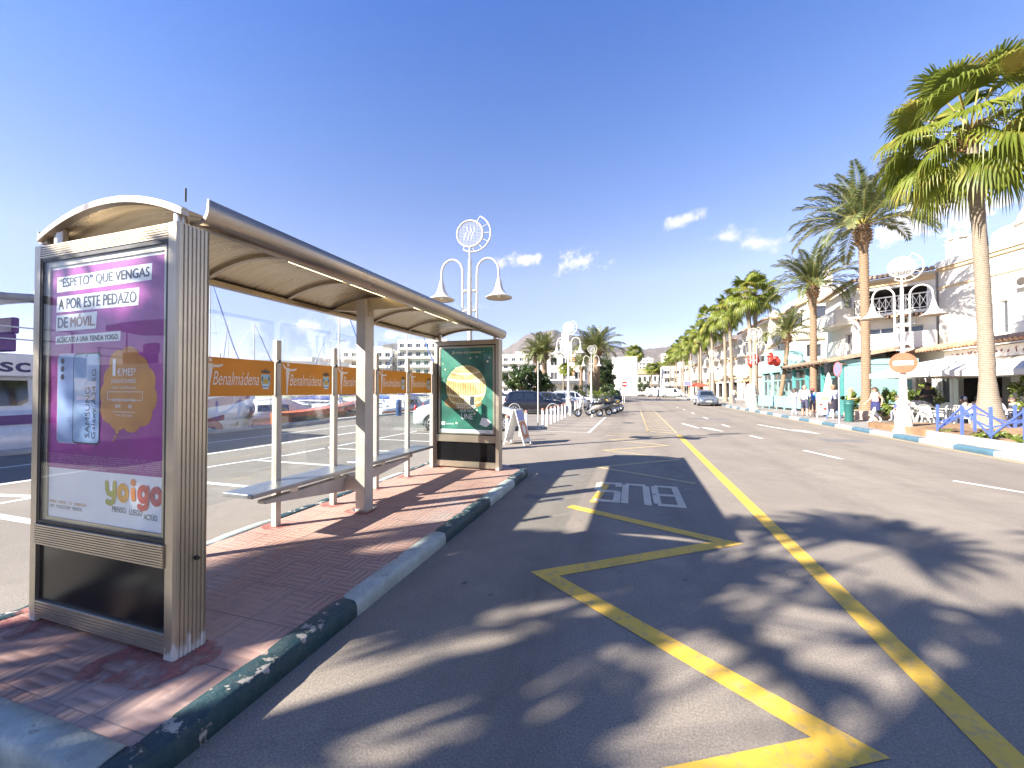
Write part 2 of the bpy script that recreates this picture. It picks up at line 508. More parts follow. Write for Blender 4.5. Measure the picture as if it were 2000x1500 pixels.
def kerb_strip(path, width, h, seg, mats, first, gap=.0, halves=False):
    if halves: seg = [q_ / 2 for q_ in seg for _ in (0, 1)]
    """kerb of painted stone blocks along a path; inner side to the left of the walking direction"""
    mb = MB(); pts = [Vector((*p, 0)) for p in path]
    L = [0]
    for a, b in zip(pts, pts[1:]): L.append(L[-1] + (b - a).length)
    def at(s):
        s = max(0, min(L[-1] - 1e-6, s))
        for i in range(len(pts) - 1):
            if L[i] <= s <= L[i + 1] + 1e-9:
                d = pts[i + 1] - pts[i]
                return pts[i] + d * ((s - L[i]) / d.length), d.normalized()
    s0 = 0; k = first
    while s0 < L[-1] - .02:
        s1 = min(L[-1], s0 + seg[k % len(seg)])
        cuts = sorted({s0, s1} | {x for x in L if s0 < x < s1})
        full = []
        for a, b in zip(cuts, cuts[1:]):
            nn = max(1, int((b - a) / .12))
            full += [a + (b - a) * j / nn for j in range(nn)]
        full.append(s1)
        rings = []
        for s in full:
            e = .010 if (s == s0 or s == s1) else 0
            p, d = at(s + (1e-4 if s == s0 else -1e-4 if s == s1 else 0))
            nrm = Vector((-d.y, d.x, 0))
            jit = (mnoise.noise(Vector((s * 9.0, k, 0))) * .013)
            prof = [(0, -.1), (0, h * .55 + e * 0), (.004 + jit * .5 + e, h * .86), (.022 + jit + e, h + jit * .4 - e), (width * .6, h + .004 + jit * .5 - e), (width - .004, h - e), (width, h * .9), (width, -.1)]
            rings.append([p + nrm * u + Vector((0, 0, v)) for u, v in prof])
        mb.loft(rings, (k // 2) % len(mats) if halves else k % len(mats), True)
        s0 = s1; k += 1
    return mb

# bus stop island
def rounded(x0, x1, y0, y1, rs, n=6):
    out = []
    for (cx, cy, a0, r) in ((x1 - rs[0], y0 + rs[0], -90, rs[0]), (x1 - rs[1], y1 - rs[1], 0, rs[1]), (x0 + rs[2], y1 - rs[2], 90, rs[2]), (x0 + rs[3], y0 + rs[3], 180, rs[3])):
        for i in range(n + 1):
            a = R_(a0 + 90 * i / n); out.append((cx + r * math.cos(a), cy + r * math.sin(a)))
    return out
IX0, IX1, IY0, IY1 = -4.15, -1.92, 1.02, 7.72
outer = rounded(IX0, IX1, IY0, IY1, (.16, .42, .3, .2))
start = outer[6:] + outer[:7]
m_tile = None
t = NT('ribbed_red_paving')
xyz = t.sep()
P_ = .205
def cell(a): return t.math('FLOOR', t.math('DIVIDE', a, P_))
par = t.math('FLOORED_MODULO', t.math('ADD', cell(xyz[0]), cell(xyz[1])), 2.0)
wx = t.wave(1 / .0293 * .159 * 1.0, 'X'); wy = t.wave(1 / .0293 * .159 * 1.0, 'Y')
mixf = t.n.new('ShaderNodeMix'); mixf.data_type = 'FLOAT'
t.l.new(par, mixf.inputs[0]); t.l.new(wx, mixf.inputs[2]); t.l.new(wy, mixf.inputs[3])
rib = mixf.outputs[0]
def joint(a, p, w):
    f = t.math('FLOORED_MODULO', a, p)
    return t.math('LESS_THAN', t.math('MINIMUM', f, t.math('SUBTRACT', p, f)), w)
jn = t.math('MAXIMUM', joint(xyz[0], P_ * 2, .004), joint(xyz[1], P_ * 2, .004))
wear = t.rng(t.noise(.9, 5, .6), .44, .62)
base = t.mix(t.rng(t.noise(1.7, 6, .6), .3, .7), (.36, .20, .15), (.46, .29, .22))
base = t.mix(t.rng(t.noise(9, 6, .7), .5, .72), base, (.30, .22, .19))
groove = t.math('MULTIPLY', t.rng(rib, 0.05, .42, 1.0, 0.0), t.rng(wear, 0, 1, .6, .12))
col = t.mix(groove, base, (.16, .085, .065))
col = t.mix(t.math('MULTIPLY', jn, .7), col, (.11, .08, .07))
stain = t.rng(t.noise(.75, 6, .62, dist=.6), .55, .72)
col = t.mix(t.math('MULTIPLY', stain, .6), col, (.33, .31, .29))
t.col(col); t.rough(.8)
t.bump(t.math('SUBTRACT', t.math('MULTIPLY', rib, t.rng(wear, 0, 1, 1.0, .2)), jn), .65, .006)
m_tile = t.mat
isl = MB(); inner = rounded(IX0 + .10, IX1 - .10, IY0 + .10, IY1 - .10, (.12, .34, .22, .13))
isl.poly([(x, y, .117) for x, y in inner])
struct(isl.build('bus_stop_pavement', m_tile))
kb = kerb_strip(start + [start[0]], .15, .125, [1.27, 1.43, 1.4, 1.2, 1.5, 1.5, 1.4, 1.4, 1.4, 1.4, 1.2, 2.05, 1.0], [m_kgreen, m_kpale], 0, halves=True)
struct(kb.build('kerb', [m_kgreen, m_kpale]))
rk = kerb_strip([(8.55, y) for y in range(-30, 181, 15)], .17, .14, [1.3, 1.38], [m_kblue, m_kwhite], 0, halves=True)
for i, p in enumerate(rk.v):                          # the kerb walks +Y, its body lies towards +X
    rk.v[i] = Vector((8.55 + (8.55 - p.x), p.y, p.z))
rk.f = [list(reversed(f)) for f in rk.f]
struct(rk.build('kerb', [m_kblue, m_kwhite]))
# fresh red mortar round the feet of the shelter
t = NT('fresh_red_mortar')
t.col(t.mix(t.rng(t.noise(7, 6, .7), .3, .7), (.30, .07, .06), (.36, .16, .125))); t.rough(.85); t.bump(t.noise(60, 5), .4, .006)
tp_ = t.n.new('ShaderNodeBsdfTransparent'); mx_ = t.n.new('ShaderNodeMixShader')
t.l.new(t.rng(t.noise(6.5, 8, .72), .40, .58), mx_.inputs[0]); t.l.new(tp_.outputs[0], mx_.inputs[1]); t.l.new(t.b.outputs[0], mx_.inputs[2]); t.l.new(mx_.outputs[0], t.out.inputs['Surface'])
m_redpatch = t.mat
rp = MB()
def patch(cx, cy, rx, ry, sd):
    r = random.Random(sd); pts = []
    for i in range(26):
        a = 2 * math.pi * i / 26; k = 1 + .10 * math.sin(a * 3 + sd) + r.uniform(-.09, .09)
        sq = 1 / max(abs(math.cos(a)), abs(math.sin(a))) ** .9
        pts.append((cx + rx * k * sq * math.cos(a), cy + ry * k * sq * math.sin(a), .1215))
    rp.poly(pts)
patch(-2.62, 1.60, .30, .22, 1); patch(-3.86, 1.62, .24, .2, 2); 
for k, (x, y) in enumerate(((-3.86, 3.5), (-3.85, 4.38), (-3.84, 5.28), (-3.83, 6.16), (-3.3, 4.3), (-3.7, 7.1), (-2.5, 7.15))):
    patch(x, y, .13 + .05 * (k == 4), .11 + .06 * (k == 4), 5 + k)
struct(rp.build('mortar_patch', m_redpatch))

def stroke(mb, pts, w, z=.004, m=0):
    """a painted line of constant width with mitred corners"""
    P = [Vector((x, y)) for x, y in pts]; L = []; Rr = []
    for i, p in enumerate(P):
        d0 = (p - P[i - 1]).normalized() if i else (P[1] - p).normalized()
        d1 = (P[i + 1] - p).normalized() if i < len(P) - 1 else d0
        n0 = Vector((-d0.y, d0.x)); n1 = Vector((-d1.y, d1.x)); nn = (n0 + n1)
        if nn.length < .05: nn = n0
        nn.normalize(); k = min(3.2, 1 / max(.2, nn.dot(n0)))
        L.append(p + nn * w / 2 * k); Rr.append(p - nn * w / 2 * k)
    for i in range(len(P) - 1):
        mb.poly([(*Rr[i], z), (*Rr[i + 1], z), (*L[i + 1], z), (*L[i], z)], m)
def rect(mb, x0, x1, y0, y1, z=.004, m=0): mb.poly([(x0, y0, z), (x1, y0, z), (x1, y1, z), (x0, y1, z)], m)

zz = MB()
stroke(zz, [(-.30, 1.55), (.95, 2.22), (-.76, 3.50), (.98, 4.78), (-.86, 5.62)], .158, .004)
stroke(zz, [(-.55, 5.9), (-.44, 7.15)], .12, .004)
struct(zz.build('zigzag_marking', m_yellow))
zf = MB()
stroke(zf, [(1.05, 7.62), (-.72, 8.62), (1.05, 10.12), (-.74, 11.05), (1.0, 12.55), (-.7, 13.4), (.6, 14.4)], .12, .004)
stroke(zf, [(-.9, 14.6), (1.3, 14.7)], .1, .004); stroke(zf, [(-.9, 15.5), (1.2, 15.6)], .1, .004)
for i in range(16):
    y = 16.6 + i * 1.05; stroke(zf, [(.5 + .02 * i, y), (1.55, y - .5)], .17, .004)
struct(zf.build('zigzag_marking', m_yellow_faded))
yl = MB(); rect(yl, 1.515, 1.675, -8, 15.6)
struct(yl.build('lane_line', m_yellow))
yk = MB(); rect(yk, 8.28, 8.40, -20, 120); rect(yk, .55, .63, 16.4, 33); rect(yk, 1.56, 1.64, 16.2, 33)
struct(yk.build('edge_line', m_yellow_faded))
wm = MB()
for a, b in (((4.05, 20.9), (4.10, 19.56)), ((4.02, 16.1), (4.17, 15.2)), ((4.44, 12.6), (4.75, 11.3)), ((5.55, 9.2), (6.0, 8.45)), ((4.05, 26), (4.06, 24.6)), ((4.05, 31), (4.05, 29.6)), ((4.05, 36), (4.05, 34.6)), ((4.05, 41), (4.05, 39.6))):
    stroke(wm, [a, b], .11)
stroke(wm, [(2.32, 20.9), (2.68, 18.75), (3.0, 18.2)], .14); wm.poly([(2.68, 18.55, .004), (3.45, 17.35, .004), (3.2, 18.75, .004), (2.9, 18.9, .004)])
stroke(wm, [(5.66, 21.3), (6.12, 18.9), (6.4, 18.2)], .14); wm.poly([(6.1, 18.45, .004), (6.7, 17.45, .004), (6.6, 18.8, .004), (6.3, 19.0, .004)])
for y in (64, 65, 66, 67): rect(wm, -1, 8, y, y + .5)
struct(wm.build('lane_dash', m_white))
wp = MB()
stroke(wp, [(-1.55, 24.5), (-1.6, 15.4), (-3.6, 15.4)], .11)
for y in (17, 18.6, 20.2, 21.8): stroke(wp, [(-1.6, y), (-3.5, y)], .09)
struct(wp.build('parking_line', m_white_faded))
pl = MB()
for y in (.85, 3.0, 5.15, 7.12, 9.2, 11.3, 13.3): stroke(pl, [(-8.35, y + .02), (-5.5, y)], .12)
stroke(pl, [(-8.9, .6), (-8.62, 6.4), (-8.3, 8.0), (-8.2, 14.0)], .11)
stroke(pl, [(-10.75, -2), (-10.45, 5.2), (-10.2, 14)], .16); stroke(pl, [(-12.9, -2), (-12.7, 6), (-12.3, 16)], .13)
for y in (1.2, 3.45, 5.7): stroke(pl, [(-10.45, y), (-8.7, y + .3)], .12)
struct(pl.build('parking_line', m_white))

# BUS lettering, read from the far side
bs = MB()
def letter(ch, ox):
    W, H, s, t2 = .43, 1.27, .105, .125          # width, height, upright stroke, level stroke
    rects = {'B': [(0, s, 0, H), (s, W - .05, 0, t2), (s, W - .05, H - t2, H), (s, W - .05, H / 2 - t2 / 2, H / 2 + t2 / 2), (W - s, W, .10, H / 2 - t2 * .2), (W - s, W, H / 2 + t2 * .2, H - .10)],
             'U': [(0, s, .12, H), (W - s, W, .12, H), (.05, W - .05, 0, t2)],
             'S': [(.05, W - .05, 0, t2), (.0, W - .05, H - t2, H), (.05, W - .05, H / 2 - t2 / 2, H / 2 + t2 / 2), (W - s, W, .09, H / 2), (0, s, H / 2, H - .09), (0, s, .0, .30)]}[ch]
    for i, (a, b, c, d) in enumerate(rects):
        x = lambda u: .72 - ox - u
        y = lambda v: 7.26 - v
        rect(bs, x(b), x(a), y(d), y(c), .004 + i * .0006)
letter('B', 0); letter('U', .46); letter('S', .90)
struct(bs.build('bus_lettering', m_bus))
# utility covers and repairs in the asphalt
m_iron = M('cast_iron', (.06, .055, .05), .6, .6, var=.3, scale=20, bump=.4, bscale=90)
mh = MB(); mh.lathe([(0, .003), (.28, .003), (.30, .0)], 24, (-.2, 20.5, 0))
struct(mh.build('manhole_cover', m_iron))
m_patch = asphalt('old_repair_asphalt', (.17, .16, .155), .15)
pa = MB(); rect(pa, -1.6, -1.0, 5.85, 6.1, .002); rect(pa, 3.0, 5.2, 24.0, 25.2, .002); rect(pa, 5.9, 7.1, 15.0, 15.8, .002)
struct(pa.build('asphalt_repair', m_patch))
# ------------------------------------------------------------------ bus shelter
def brushed(name, c, rough=.35, axis=2, metal=1.0, foot=False):
    t = NT(name)
    s = [1, 1, 1]
    for i in range(3): s[i] = 160 if i != axis else 2.0
    n = t.noise(1.0, 3, .6, vec=t.mapv(tuple(s)))
    b = t.rng(t.noise(1.3, 5, .6), .3, .7)
    t.col(t.mix(t.rng(n, .3, .7), t.mix(b, sc3(c, .8), c), t.mix(b, c, sc3(c, 1.12))))
    if foot:                                         # chalky corrosion creeping up from the ground
        zf_ = t.rng(t.sep()[2], .13, .27, .26, -.12); k_ = t.rng(t.math('ADD', t.noise(34, 6, .7, vec=t.mapv((1, 1, .3))), zf_), .58, .66)
        old = t.b.inputs['Base Color'].links[0].from_socket
        t.col(t.mix(k_, old, (.50, .48, .44))); t.l.new(t.rng(k_, 0, 1, metal, 0.0), t.b.inputs['Metallic'])
    else: t.b.inputs['Metallic'].default_value = metal
    t.rough(t.rng(t.noise(2.2, 5), .3, .7, rough - .06, rough + .1))
    t.bump(n, .05, .002)
    return t.mat
m_alu = brushed('champagne_aluminium', (.45, .395, .31, 1), .38, 2, .9, True)
m_alux = brushed('champagne_aluminium_level', (.45, .395, .31, 1), .38, 0, .9)
t = NT('bronze_roof_sheet')
n_ = t.noise(1.0, 5, .65, vec=t.mapv((1.5, 26, 1.5))); b_ = t.rng(t.noise(1.1, 5, .6), .3, .7)
t.col(t.mix(t.rng(n_, .3, .7), (.40, .32, .21), t.mix(b_, (.60, .50, .36), (.70, .60, .44)))); t.b.inputs['Metallic'].default_value = .7
t.rough(t.rng(n_, .3, .7, .22, .45)); t.bump(n_, .12, .004)
m_roof = t.mat
m_gutter = brushed('dark_bronze_gutter', (.40, .335, .265, 1), .30, 1, .85)
m_steel = brushed('brushed_steel', (.58, .55, .50, 1), .30, 2, 1.0)
m_paintpost = M('pale_painted_steel', (.43, .385, .33), .45, .2, var=.10, scale=5, bump=.05, bscale=40)
m_seat = brushed('grey_steel_seat', (.33, .335, .35, 1), .33, 1, .8)
m_black = M('black_rubber', (.012, .012, .013), .5)
m_darkglass = NT('black_glass_panel'); m_darkglass.col((.006, .006, .007, 1)); m_darkglass.rough(.2); m_darkglass.b.inputs['Specular IOR Level'].default_value = .14; m_darkglass = m_darkglass.mat
m_pglass = glass_mat('poster_glass', (.97, .985, .98, 1), 1.22, .0, .01)
m_sglass = glass_mat('screen_glass', (.95, .975, .97, 1), 1.6, .0, .05)

SA = R_(-.68)                                        # the shelter stands very slightly turned to the kerb
S_O = Vector((-3.165, 1.60, 0))
def SL(x, y, z=0): return S_O + Matrix.Rotation(SA, 3, 'Z') @ Vector((x, y, z))

def flat(c, rough=.5, name='print'): return M(name, c, rough, var=.05, scale=3)

def panel_body(root, flip=1):
    """advertising light box, front towards -y; outer size 1.39 x 0.18 x 2.47, base at z = 0.12"""
    W = .695; Z0, Z1 = .145, 2.612; D = .185
    # side cheeks of vertical ribbed profile
    for sx in (-1, 1):
        b = MB()
        prof = [(sx * (W - .075), 0), (sx * (W - .012), 0), (sx * W, .012)]
        n = 7
        for i in range(n):
            y0 = .014 + i * (D - .028) / n; y1 = .014 + (i + 1) * (D - .028) / n; h = (y1 - y0)
            prof += [(sx * W, y0 + h * .12), (sx * W, y0 + h * .62), (sx * (W - .007), y0 + h * .72), (sx * (W - .007), y0 + h * .95)]
        prof += [(sx * W, D - .012), (sx * (W - .012), D), (sx * (W - .075), D)]
        b.prism(prof, Z0 - .022, Z1, 0)
        b.build('side_post', m_alu, root)
    # level ribbed profiles: head, belt, foot
    def ribs(name, z0, z1, n, y0=0.0):
        r = MB(); x = W - .0765
        pts = [(D - .004, z0)]
        for i in range(n):
            a = z0 + (z1 - z0) * i / n; bb = z0 + (z1 - z0) * (i + 1) / n; h = bb - a
            pts += [(y0 + .006, a), (y0 + .006, a + h * .2), (y0, a + h * .34), (y0, a + h * .86), (y0 + .006, bb - 1e-4)]
        pts += [(D - .004, z1)]
        vs = [(-x, p, q) for p, q in pts] + [(x, p, q) for p, q in pts]; m = len(pts)
        r.add(vs, [tuple(range(m)), tuple(range(2 * m - 1, m - 1, -1))] + [(i, m + i, m + (i + 1) % m, (i + 1) % m) for i in range(m)])
        return r.build(name, m_alux, root)
    ribs('top_rail', 2.522, Z1 - .002, 6); ribs('belt_rail', .635, .768, 9, -.012); ribs('bottom_rail', .147, .262, 6)
    g = MB(); g.bx(-.618, .618, .020, .16, .262, .635); g.build('lower_panel', m_darkglass, root)
    fr = MB()
    for (x0, x1, z0, z1) in ((-.618, .618, 2.500, 2.521), (-.618, .618, .769, .790), (-.618, -.598, .790, 2.500), (.598, .618, .790, 2.500)):
        fr.bx(x0, x1, .004, .028, z0, z1)
    fr.build('gasket', m_black, root)
    ib = MB()
    for (x0, x1, z0, z1) in ((-.597, .597, 2.466, 2.4995), (-.597, .597, .7905, .812), (-.597, -.556, .812, 2.466), (.556, .597, .812, 2.466)):
        ib.bx(x0, x1, .020, .028, z0, z1)
    ib.build('inner_frame', m_alux, root)
    bk = MB(); bk.bx(-.618, .618, .034, .17, .769, 2.521); bk.build('back_panel', m_black, root)
    gl = MB(); gl.bx(-.5965, .5965, .008, .013, .791, 2.499); gl.build('glass', m_pglass, root)
    kn = MB(); kn.tube([(W + .001, D * .62, .66), (W + .022, D * .62, .66)], .012, 10); kn.build('lock', m_black, root)

ad = thing('advertising_panel', 'ribbed metal light box nearest the viewer, showing a purple poster', 'advertising panel', SL(0, 0, 0), SA, 'light boxes at both ends of the bus shelter')
panel_body(ad)
PY = .030
m_pur = M('purple_print', (.25, .012, .21), .42, var=.35, scale=1.6, c2=(.37, .022, .29, 1))
m_wht = flat((.78, .78, .8), .45, 'white_print')
m_ink = flat((.03, .032, .05), .5, 'black_ink')
m_brown = flat((.30, .16, .10), .5, 'brown_ink')
m_oran = M('orange_print', (.50, .18, .012), .45, var=.15, scale=5, c2=(.60, .26, .025, 1))
m_phone1 = M('pale_blue_print', (.28, .38, .62), .4, var=.2, scale=4)
m_phone2 = M('blue_print', (.20, .36, .68), .35, var=.35, scale=6, c2=(.42, .55, .75, 1))
ps = MB()
def pp(x, z, k): return (x, PY - k * .0007, z)
def pr_rect(mb, x0, x1, z0, z1, k, m=0): mb.poly([pp(x0, z0, k), pp(x1, z0, k), pp(x1, z1, k), pp(x0, z1, k)], m)
def pr_quad(mb, pts, k, m=0): mb.poly([pp(x, z, k) for x, z in pts], m)
def ptext(mb, s, x, z, w, h, k=3, m=0, **kw):
    put_text(mb, s, pp(x, z, k), (1, 0, 0), (0, 0, 1), w, h, m, **kw)
    if m in (1, 2) and h > .03 and k == 4:           # heavier stroke for the headline
        put_text(mb, s, pp(x + h * .075, z, k + .4), (1, 0, 0), (0, 0, 1), w, h, m, **kw); put_text(mb, s, pp(x + h * .035, z + h * .03, k + .8), (1, 0, 0), (0, 0, 1), w, h, m, **kw)
dx = 3.165
ps.bx(-.556, .556, PY, PY + .003, .8125, 2.4655, 1)
pr_rect(ps, -.590 + .035, .556, 1.137, 2.448, 1, 0)
poster = ps.build('poster', [m_pur, m_wht], ad)
X = lambda x: x + dx
pg = MB()                                            # 0 white 1 ink 2 brown 3 orange 4 phone 5 phone screen 6 pale line
pr_quad(pg, [(X(-3.663), 2.294), (X(-2.735), 2.304), (X(-2.730), 2.404), (X(-3.655), 2.394)], 2, 0)
pr_quad(pg, [(X(-3.665), 2.162), (X(-2.850), 2.160), (X(-2.843), 2.266), (X(-3.657), 2.266)], 2, 0)
pr_quad(pg, [(X(-3.667), 2.036), (X(-3.250), 2.038), (X(-3.238), 2.146), (X(-3.663), 2.142)], 2, 0)
pr_quad(pg, [(X(-3.670), 1.950), (X(-3.012), 1.952), (X(-3.008), 2.010), (X(-3.666), 2.003)], 2, 0)
ptext(pg, '“ESPETO” QUE VENGAS', X(-3.64), 2.314, .885, .070, 4, 1, offset=.004)
ptext(pg, 'A POR ESTE PEDAZO', X(-3.64), 2.178, .77, .070, 4, 1, offset=.004)
ptext(pg, 'DE', X(-3.645), 2.056, .105, .068, 4, 1, offset=.004)
ptext(pg, 'MÓVIL.', X(-3.51), 2.056, .25, .082, 4, 2, offset=.004)
ptext(pg, 'ACÉRCATE A UNA TIENDA YOIGO.', X(-3.655), 1.960, .63, .042, 4, 1, offset=.006)
def rrect(x0, x1, z0, z1, r, n=5):
    o = []
    for cx, cz, a0 in ((x1 - r, z0 + r, -90), (x1 - r, z1 - r, 0), (x0 + r, z1 - r, 90), (x0 + r, z0 + r, 180)):
        for i in range(n + 1):
            a = R_(a0 + 90 * i / n); o.append((cx + r * math.cos(a), cz + r * math.sin(a)))
    return o
pr_quad(pg, rrect(X(-3.640), X(-3.40), 1.300, 1.886, .035), 2, 6); pr_quad(pg, rrect(X(-3.634), X(-3.40), 1.306, 1.880, .03), 3, 4)
pr_quad(pg, rrect(X(-3.470), X(-3.195), 1.303, 1.886, .03), 4, 1); pr_quad(pg, rrect(X(-3.462), X(-3.203), 1.314, 1.876, .024), 5, 5)
for zc in (1.838, 1.786, 1.734):
    pr_quad(pg, [(X(-3.585) + .020 * math.cos(a), zc + .020 * math.sin(a)) for a in [i * math.pi / 8 for i in range(16)]], 4, 1)
pr_quad(pg, [(X(-3.34), 1.872), (X(-3.33), 1.858), (X(-3.32), 1.872)], 6, 1)
arc = [(X(-3.45), 1.62 - .0 + .02)] + [(X(-3.45) + .24 * math.sin(a), 1.62 - .30 * (1 - math.cos(a))) for a in [i * .17 for i in range(9)]]
arc2 = [(X(-3.45) + .19 * math.sin(a), 1.56 - .24 * (1 - math.cos(a))) for a in [i * .17 for i in range(9)]]
pr_quad(pg, arc + arc2[::-1], 6, 4)
def vtext(mb, s, x, z, length, h, k, m, **kw): put_text(mb, s, pp(x, z, k), (0, 0, 1), (-1, 0, 0), length, h, m, **kw)
vtext(pg, 'SAMSUNG', X(-3.292), 1.345, .32, .046, 7, 1, offset=.012)
vtext(pg, 'Galaxy A34 5G', X(-3.222), 1.340, .44, .052, 7, 1, offset=.004)
cl = [(-3.02, 1.80, .095), (-2.925, 1.815, .10), (-2.84, 1.76, .095), (-2.775, 1.70, .088), (-2.76, 1.60, .088), (-2.80, 1.52, .09), (-2.90, 1.49, .10), (-3.02, 1.50, .10), (-3.10, 1.53, .09), (-3.11, 1.62, .085), (-3.08, 1.71, .085)]
for i, (cx, cz, r) in enumerate(cl): pr_quad(pg, [(X(cx) + r * math.cos(a), cz + r * math.sin(a)) for a in [j * math.pi / 14 for j in range(28)]], 2 + i * .12, 3)
pr_quad(pg, [(X(cx), cz) for cx, cz in [(-3.05, 1.76), (-2.80, 1.74), (-2.77, 1.6), (-2.82, 1.5), (-3.05, 1.48), (-3.1, 1.6)]], 3.6, 3)
for cx, cz, r in ((-3.03, 1.395, .018), (-3.045, 1.36, .012), (-3.06, 1.338, .009)): pr_quad(pg, [(X(cx) + r * math.cos(a), cz + r * math.sin(a)) for a in [j * math.pi / 6 for j in range(12)]], 3, 3)
ptext(pg, '1', X(-3.075), 1.735, .028, .105, 5, 0, offset=.012); ptext(pg, '€/MES*', X(-3.03), 1.735, .17, .048, 5, 0, offset=.006)
ptext(pg, 'DURANTE 24 MESES', X(-3.085), 1.690, .225, .024, 5, 0, offset=.006); ptext(pg, 'YOIGO + LA SINFÍN GB mes', X(-3.085), 1.655, .225, .018, 5, 0, offset=.006)
for (a, b) in ((1.635, 1.638), (1.585, 1.588)): pr_rect(pg, X(-3.12), X(-2.80), a, b, 5, 0)
for xx in (-3.122, -2.80): pr_rect(pg, X(xx), X(xx) + .003, 1.588, 1.635, 5, 0)
ptext(pg, 'DESPUÉS PAGO FINAL', X(-3.07), 1.577, .215, .022, 6, 0, offset=.008)
ptext(pg, '89€', X(-3.045), 1.537, .05, .024, 5, 0, offset=.008); ptext(pg, '0€', X(-2.925), 1.537, .035, .024, 5, 0, offset=.008)
pr_rect(pg, X(-3.07), X(-2.86), 1.512, 1.515, 5, 0); ptext(pg, 'Total: 125€ contado', X(-3.04), 1.487, .15, .014, 5, 0)
for i in range(7):
    s = ''.join(rnd.choice('aeionrstlmdcup     ,.') for _ in range(120)).strip()
    ptext(pg, s, X(-3.725), 1.222 - i * .0125, 1.09 if i < 6 else .6, .0095, 4, 6)
ptext(pg, 'FIBRA · MÓVIL · TV · ENERGÍA', X(-3.70), .905, .38, .024, 3, 3); ptext(pg, '1707 · YOIGO.COM · TIENDAS', X(-3.70), .872, .34, .022, 3, 1)
for s, x, z, w in (('PIENSO.', -3.065, .900, .135), ('LUEGO', -2.905, .897, .115), ('ACTÚO.', -2.775, .880, .12)):
    ptext(pg, s, X(x), z, w, .034 if s != 'ACTÚO.' else .042, 3, 1, offset=.004)
pg.build('lettering', [m_wht, m_ink, m_brown, m_oran, m_phone1, m_phone2, M('pale_pink_print', (.62, .45, .6), .5)], poster)
lg = MB()
lc = [(.36, .33, .03), (.72, .33, .02), (.70, .20, .03), (.58, .07, .05), (.40, .03, .06)]
def fat(pts, w, k, m):
    P = [Vector(p) for p in pts]; Lf = []; Rt = []
    for i, p in enumerate(P):
        d = (P[min(i + 1, len(P) - 1)] - P[max(i - 1, 0)]).normalized(); n_ = Vector((-d.y, d.x)); Lf.append(p + n_ * w); Rt.append(p - n_ * w)
    for i in range(len(P) - 1): pr_quad(lg, [tuple(Rt[i]), tuple(Rt[i + 1]), tuple(Lf[i + 1]), tuple(Lf[i])], k, m)
    for j, (p, q) in enumerate(((P[0], P[1]), (P[-1], P[-2]))):
        d = (p - q).normalized(); a0 = math.atan2(d.y, d.x); pr_quad(lg, [(p.x + w * math.cos(a0 - math.pi / 2 + math.pi * i / 8), p.y + w * math.sin(a0 - math.pi / 2 + math.pi * i / 8)) for i in range(9)], k, m)
def ringl(cx, cz, r, w, k, m):
    n = 28; c_ = [(math.cos(2 * math.pi * i / n), math.sin(2 * math.pi * i / n)) for i in range(n + 1)]
    for i in range(n): pr_quad(lg, [(cx + (r - w) * c_[i][0], cz + (r - w) * c_[i][1]), (cx + (r + w) * c_[i][0], cz + (r + w) * 1.08 * c_[i][1]), (cx + (r + w) * c_[i + 1][0], cz + (r + w) * 1.08 * c_[i + 1][1]), (cx + (r - w) * c_[i + 1][0], cz + (r - w) * c_[i + 1][1])], k, m)
y0_ = X(-3.118)
fat([(y0_, 1.072), (y0_ + .002, 1.035), (y0_ + .014, 1.012), (y0_ + .038, 1.004), (y0_ + .062, 1.012)], .0175, 4, 0)
fat([(y0_ + .074, 1.075), (y0_ + .072, .99), (y0_ + .062, .962), (y0_ + .036, .950), (y0_ + .006, .958)], .0175, 4.4, 0)
ringl(X(-2.965), 1.022, .036, .0185, 4.8, 1)
fat([(X(-2.872), 1.045), (X(-2.868), .998)], .020, 5.2, 2); pr_quad(lg, [(X(-2.872) + .0225 * math.cos(i * .449), 1.092 + .0215 * math.sin(i * .449)) for i in range(14)], 5.2, 2)
ringl(X(-2.782), 1.028, .034, .018, 5.6, 3); fat([(X(-2.745), 1.066), (X(-2.746), .975), (X(-2.757), .953), (X(-2.785), .944), (X(-2.815), .954)], .017, 6.0, 3)
ringl(X(-2.666), 1.024, .036, .0185, 6.4, 4)
lg.build('brand_lettering', [M('logo_ink', c + (1,), .45, var=.12, scale=12) for c in lc], poster)

ad2 = thing('advertising_panel', 'ribbed metal light box at the far end of the shelter, showing a green lottery poster', 'advertising panel', SL(0, 5.5, 0), SA, 'light boxes at both ends of the bus shelter')
panel_body(ad2)
m_green = M('green_print', (.015, .13, .095), .45, var=.5, scale=2.2, c2=(.03, .22, .15, 1))
m_gold = M('golden_print', (.62, .42, .14), .42, var=.4, scale=7, c2=(.85, .68, .34, 1))
m_dgold = flat((.30, .18, .06), .45, 'dark_gold_print')
m_lgold = flat((.86, .74, .48), .42, 'pale_gold_print')
p2 = MB(); p2.bx(-.556, .556, PY, PY + .003, .8125, 2.4655, 0); pr_rect(p2, -.556, .556, .8125, .875, 1, 1)
poster2 = p2.build('poster', [m_green, m_wht], ad2)
q = MB()                                             # 0 gold 1 dark gold 2 pale gold 3 white 4 dark
gx, gz, gr = -.01, 1.70, .425
circ = lambda cx, cz, rx, rz, n=40: [(cx + rx * math.cos(2 * math.pi * i / n), cz + rz * math.sin(2 * math.pi * i / n)) for i in range(n)]
pr_quad(q, circ(gx - .06, gz - .30, .40, .14), 1.6, 1)
pr_quad(q, circ(gx, gz, gr, gr), 2, 0)
for i in range(-7, 8):
    k = i / 8.0; pts = []
    for j in range(15):
        a = -1.2 + 2.4 * j / 14; pts.append((gx + gr * k * math.cos(a), gz + gr * .97 * math.sin(a)))
    pr_quad(q, [(x - .007, z) for x, z in pts] + [(x + .007, z) for x, z in pts[::-1]], 3, 1)
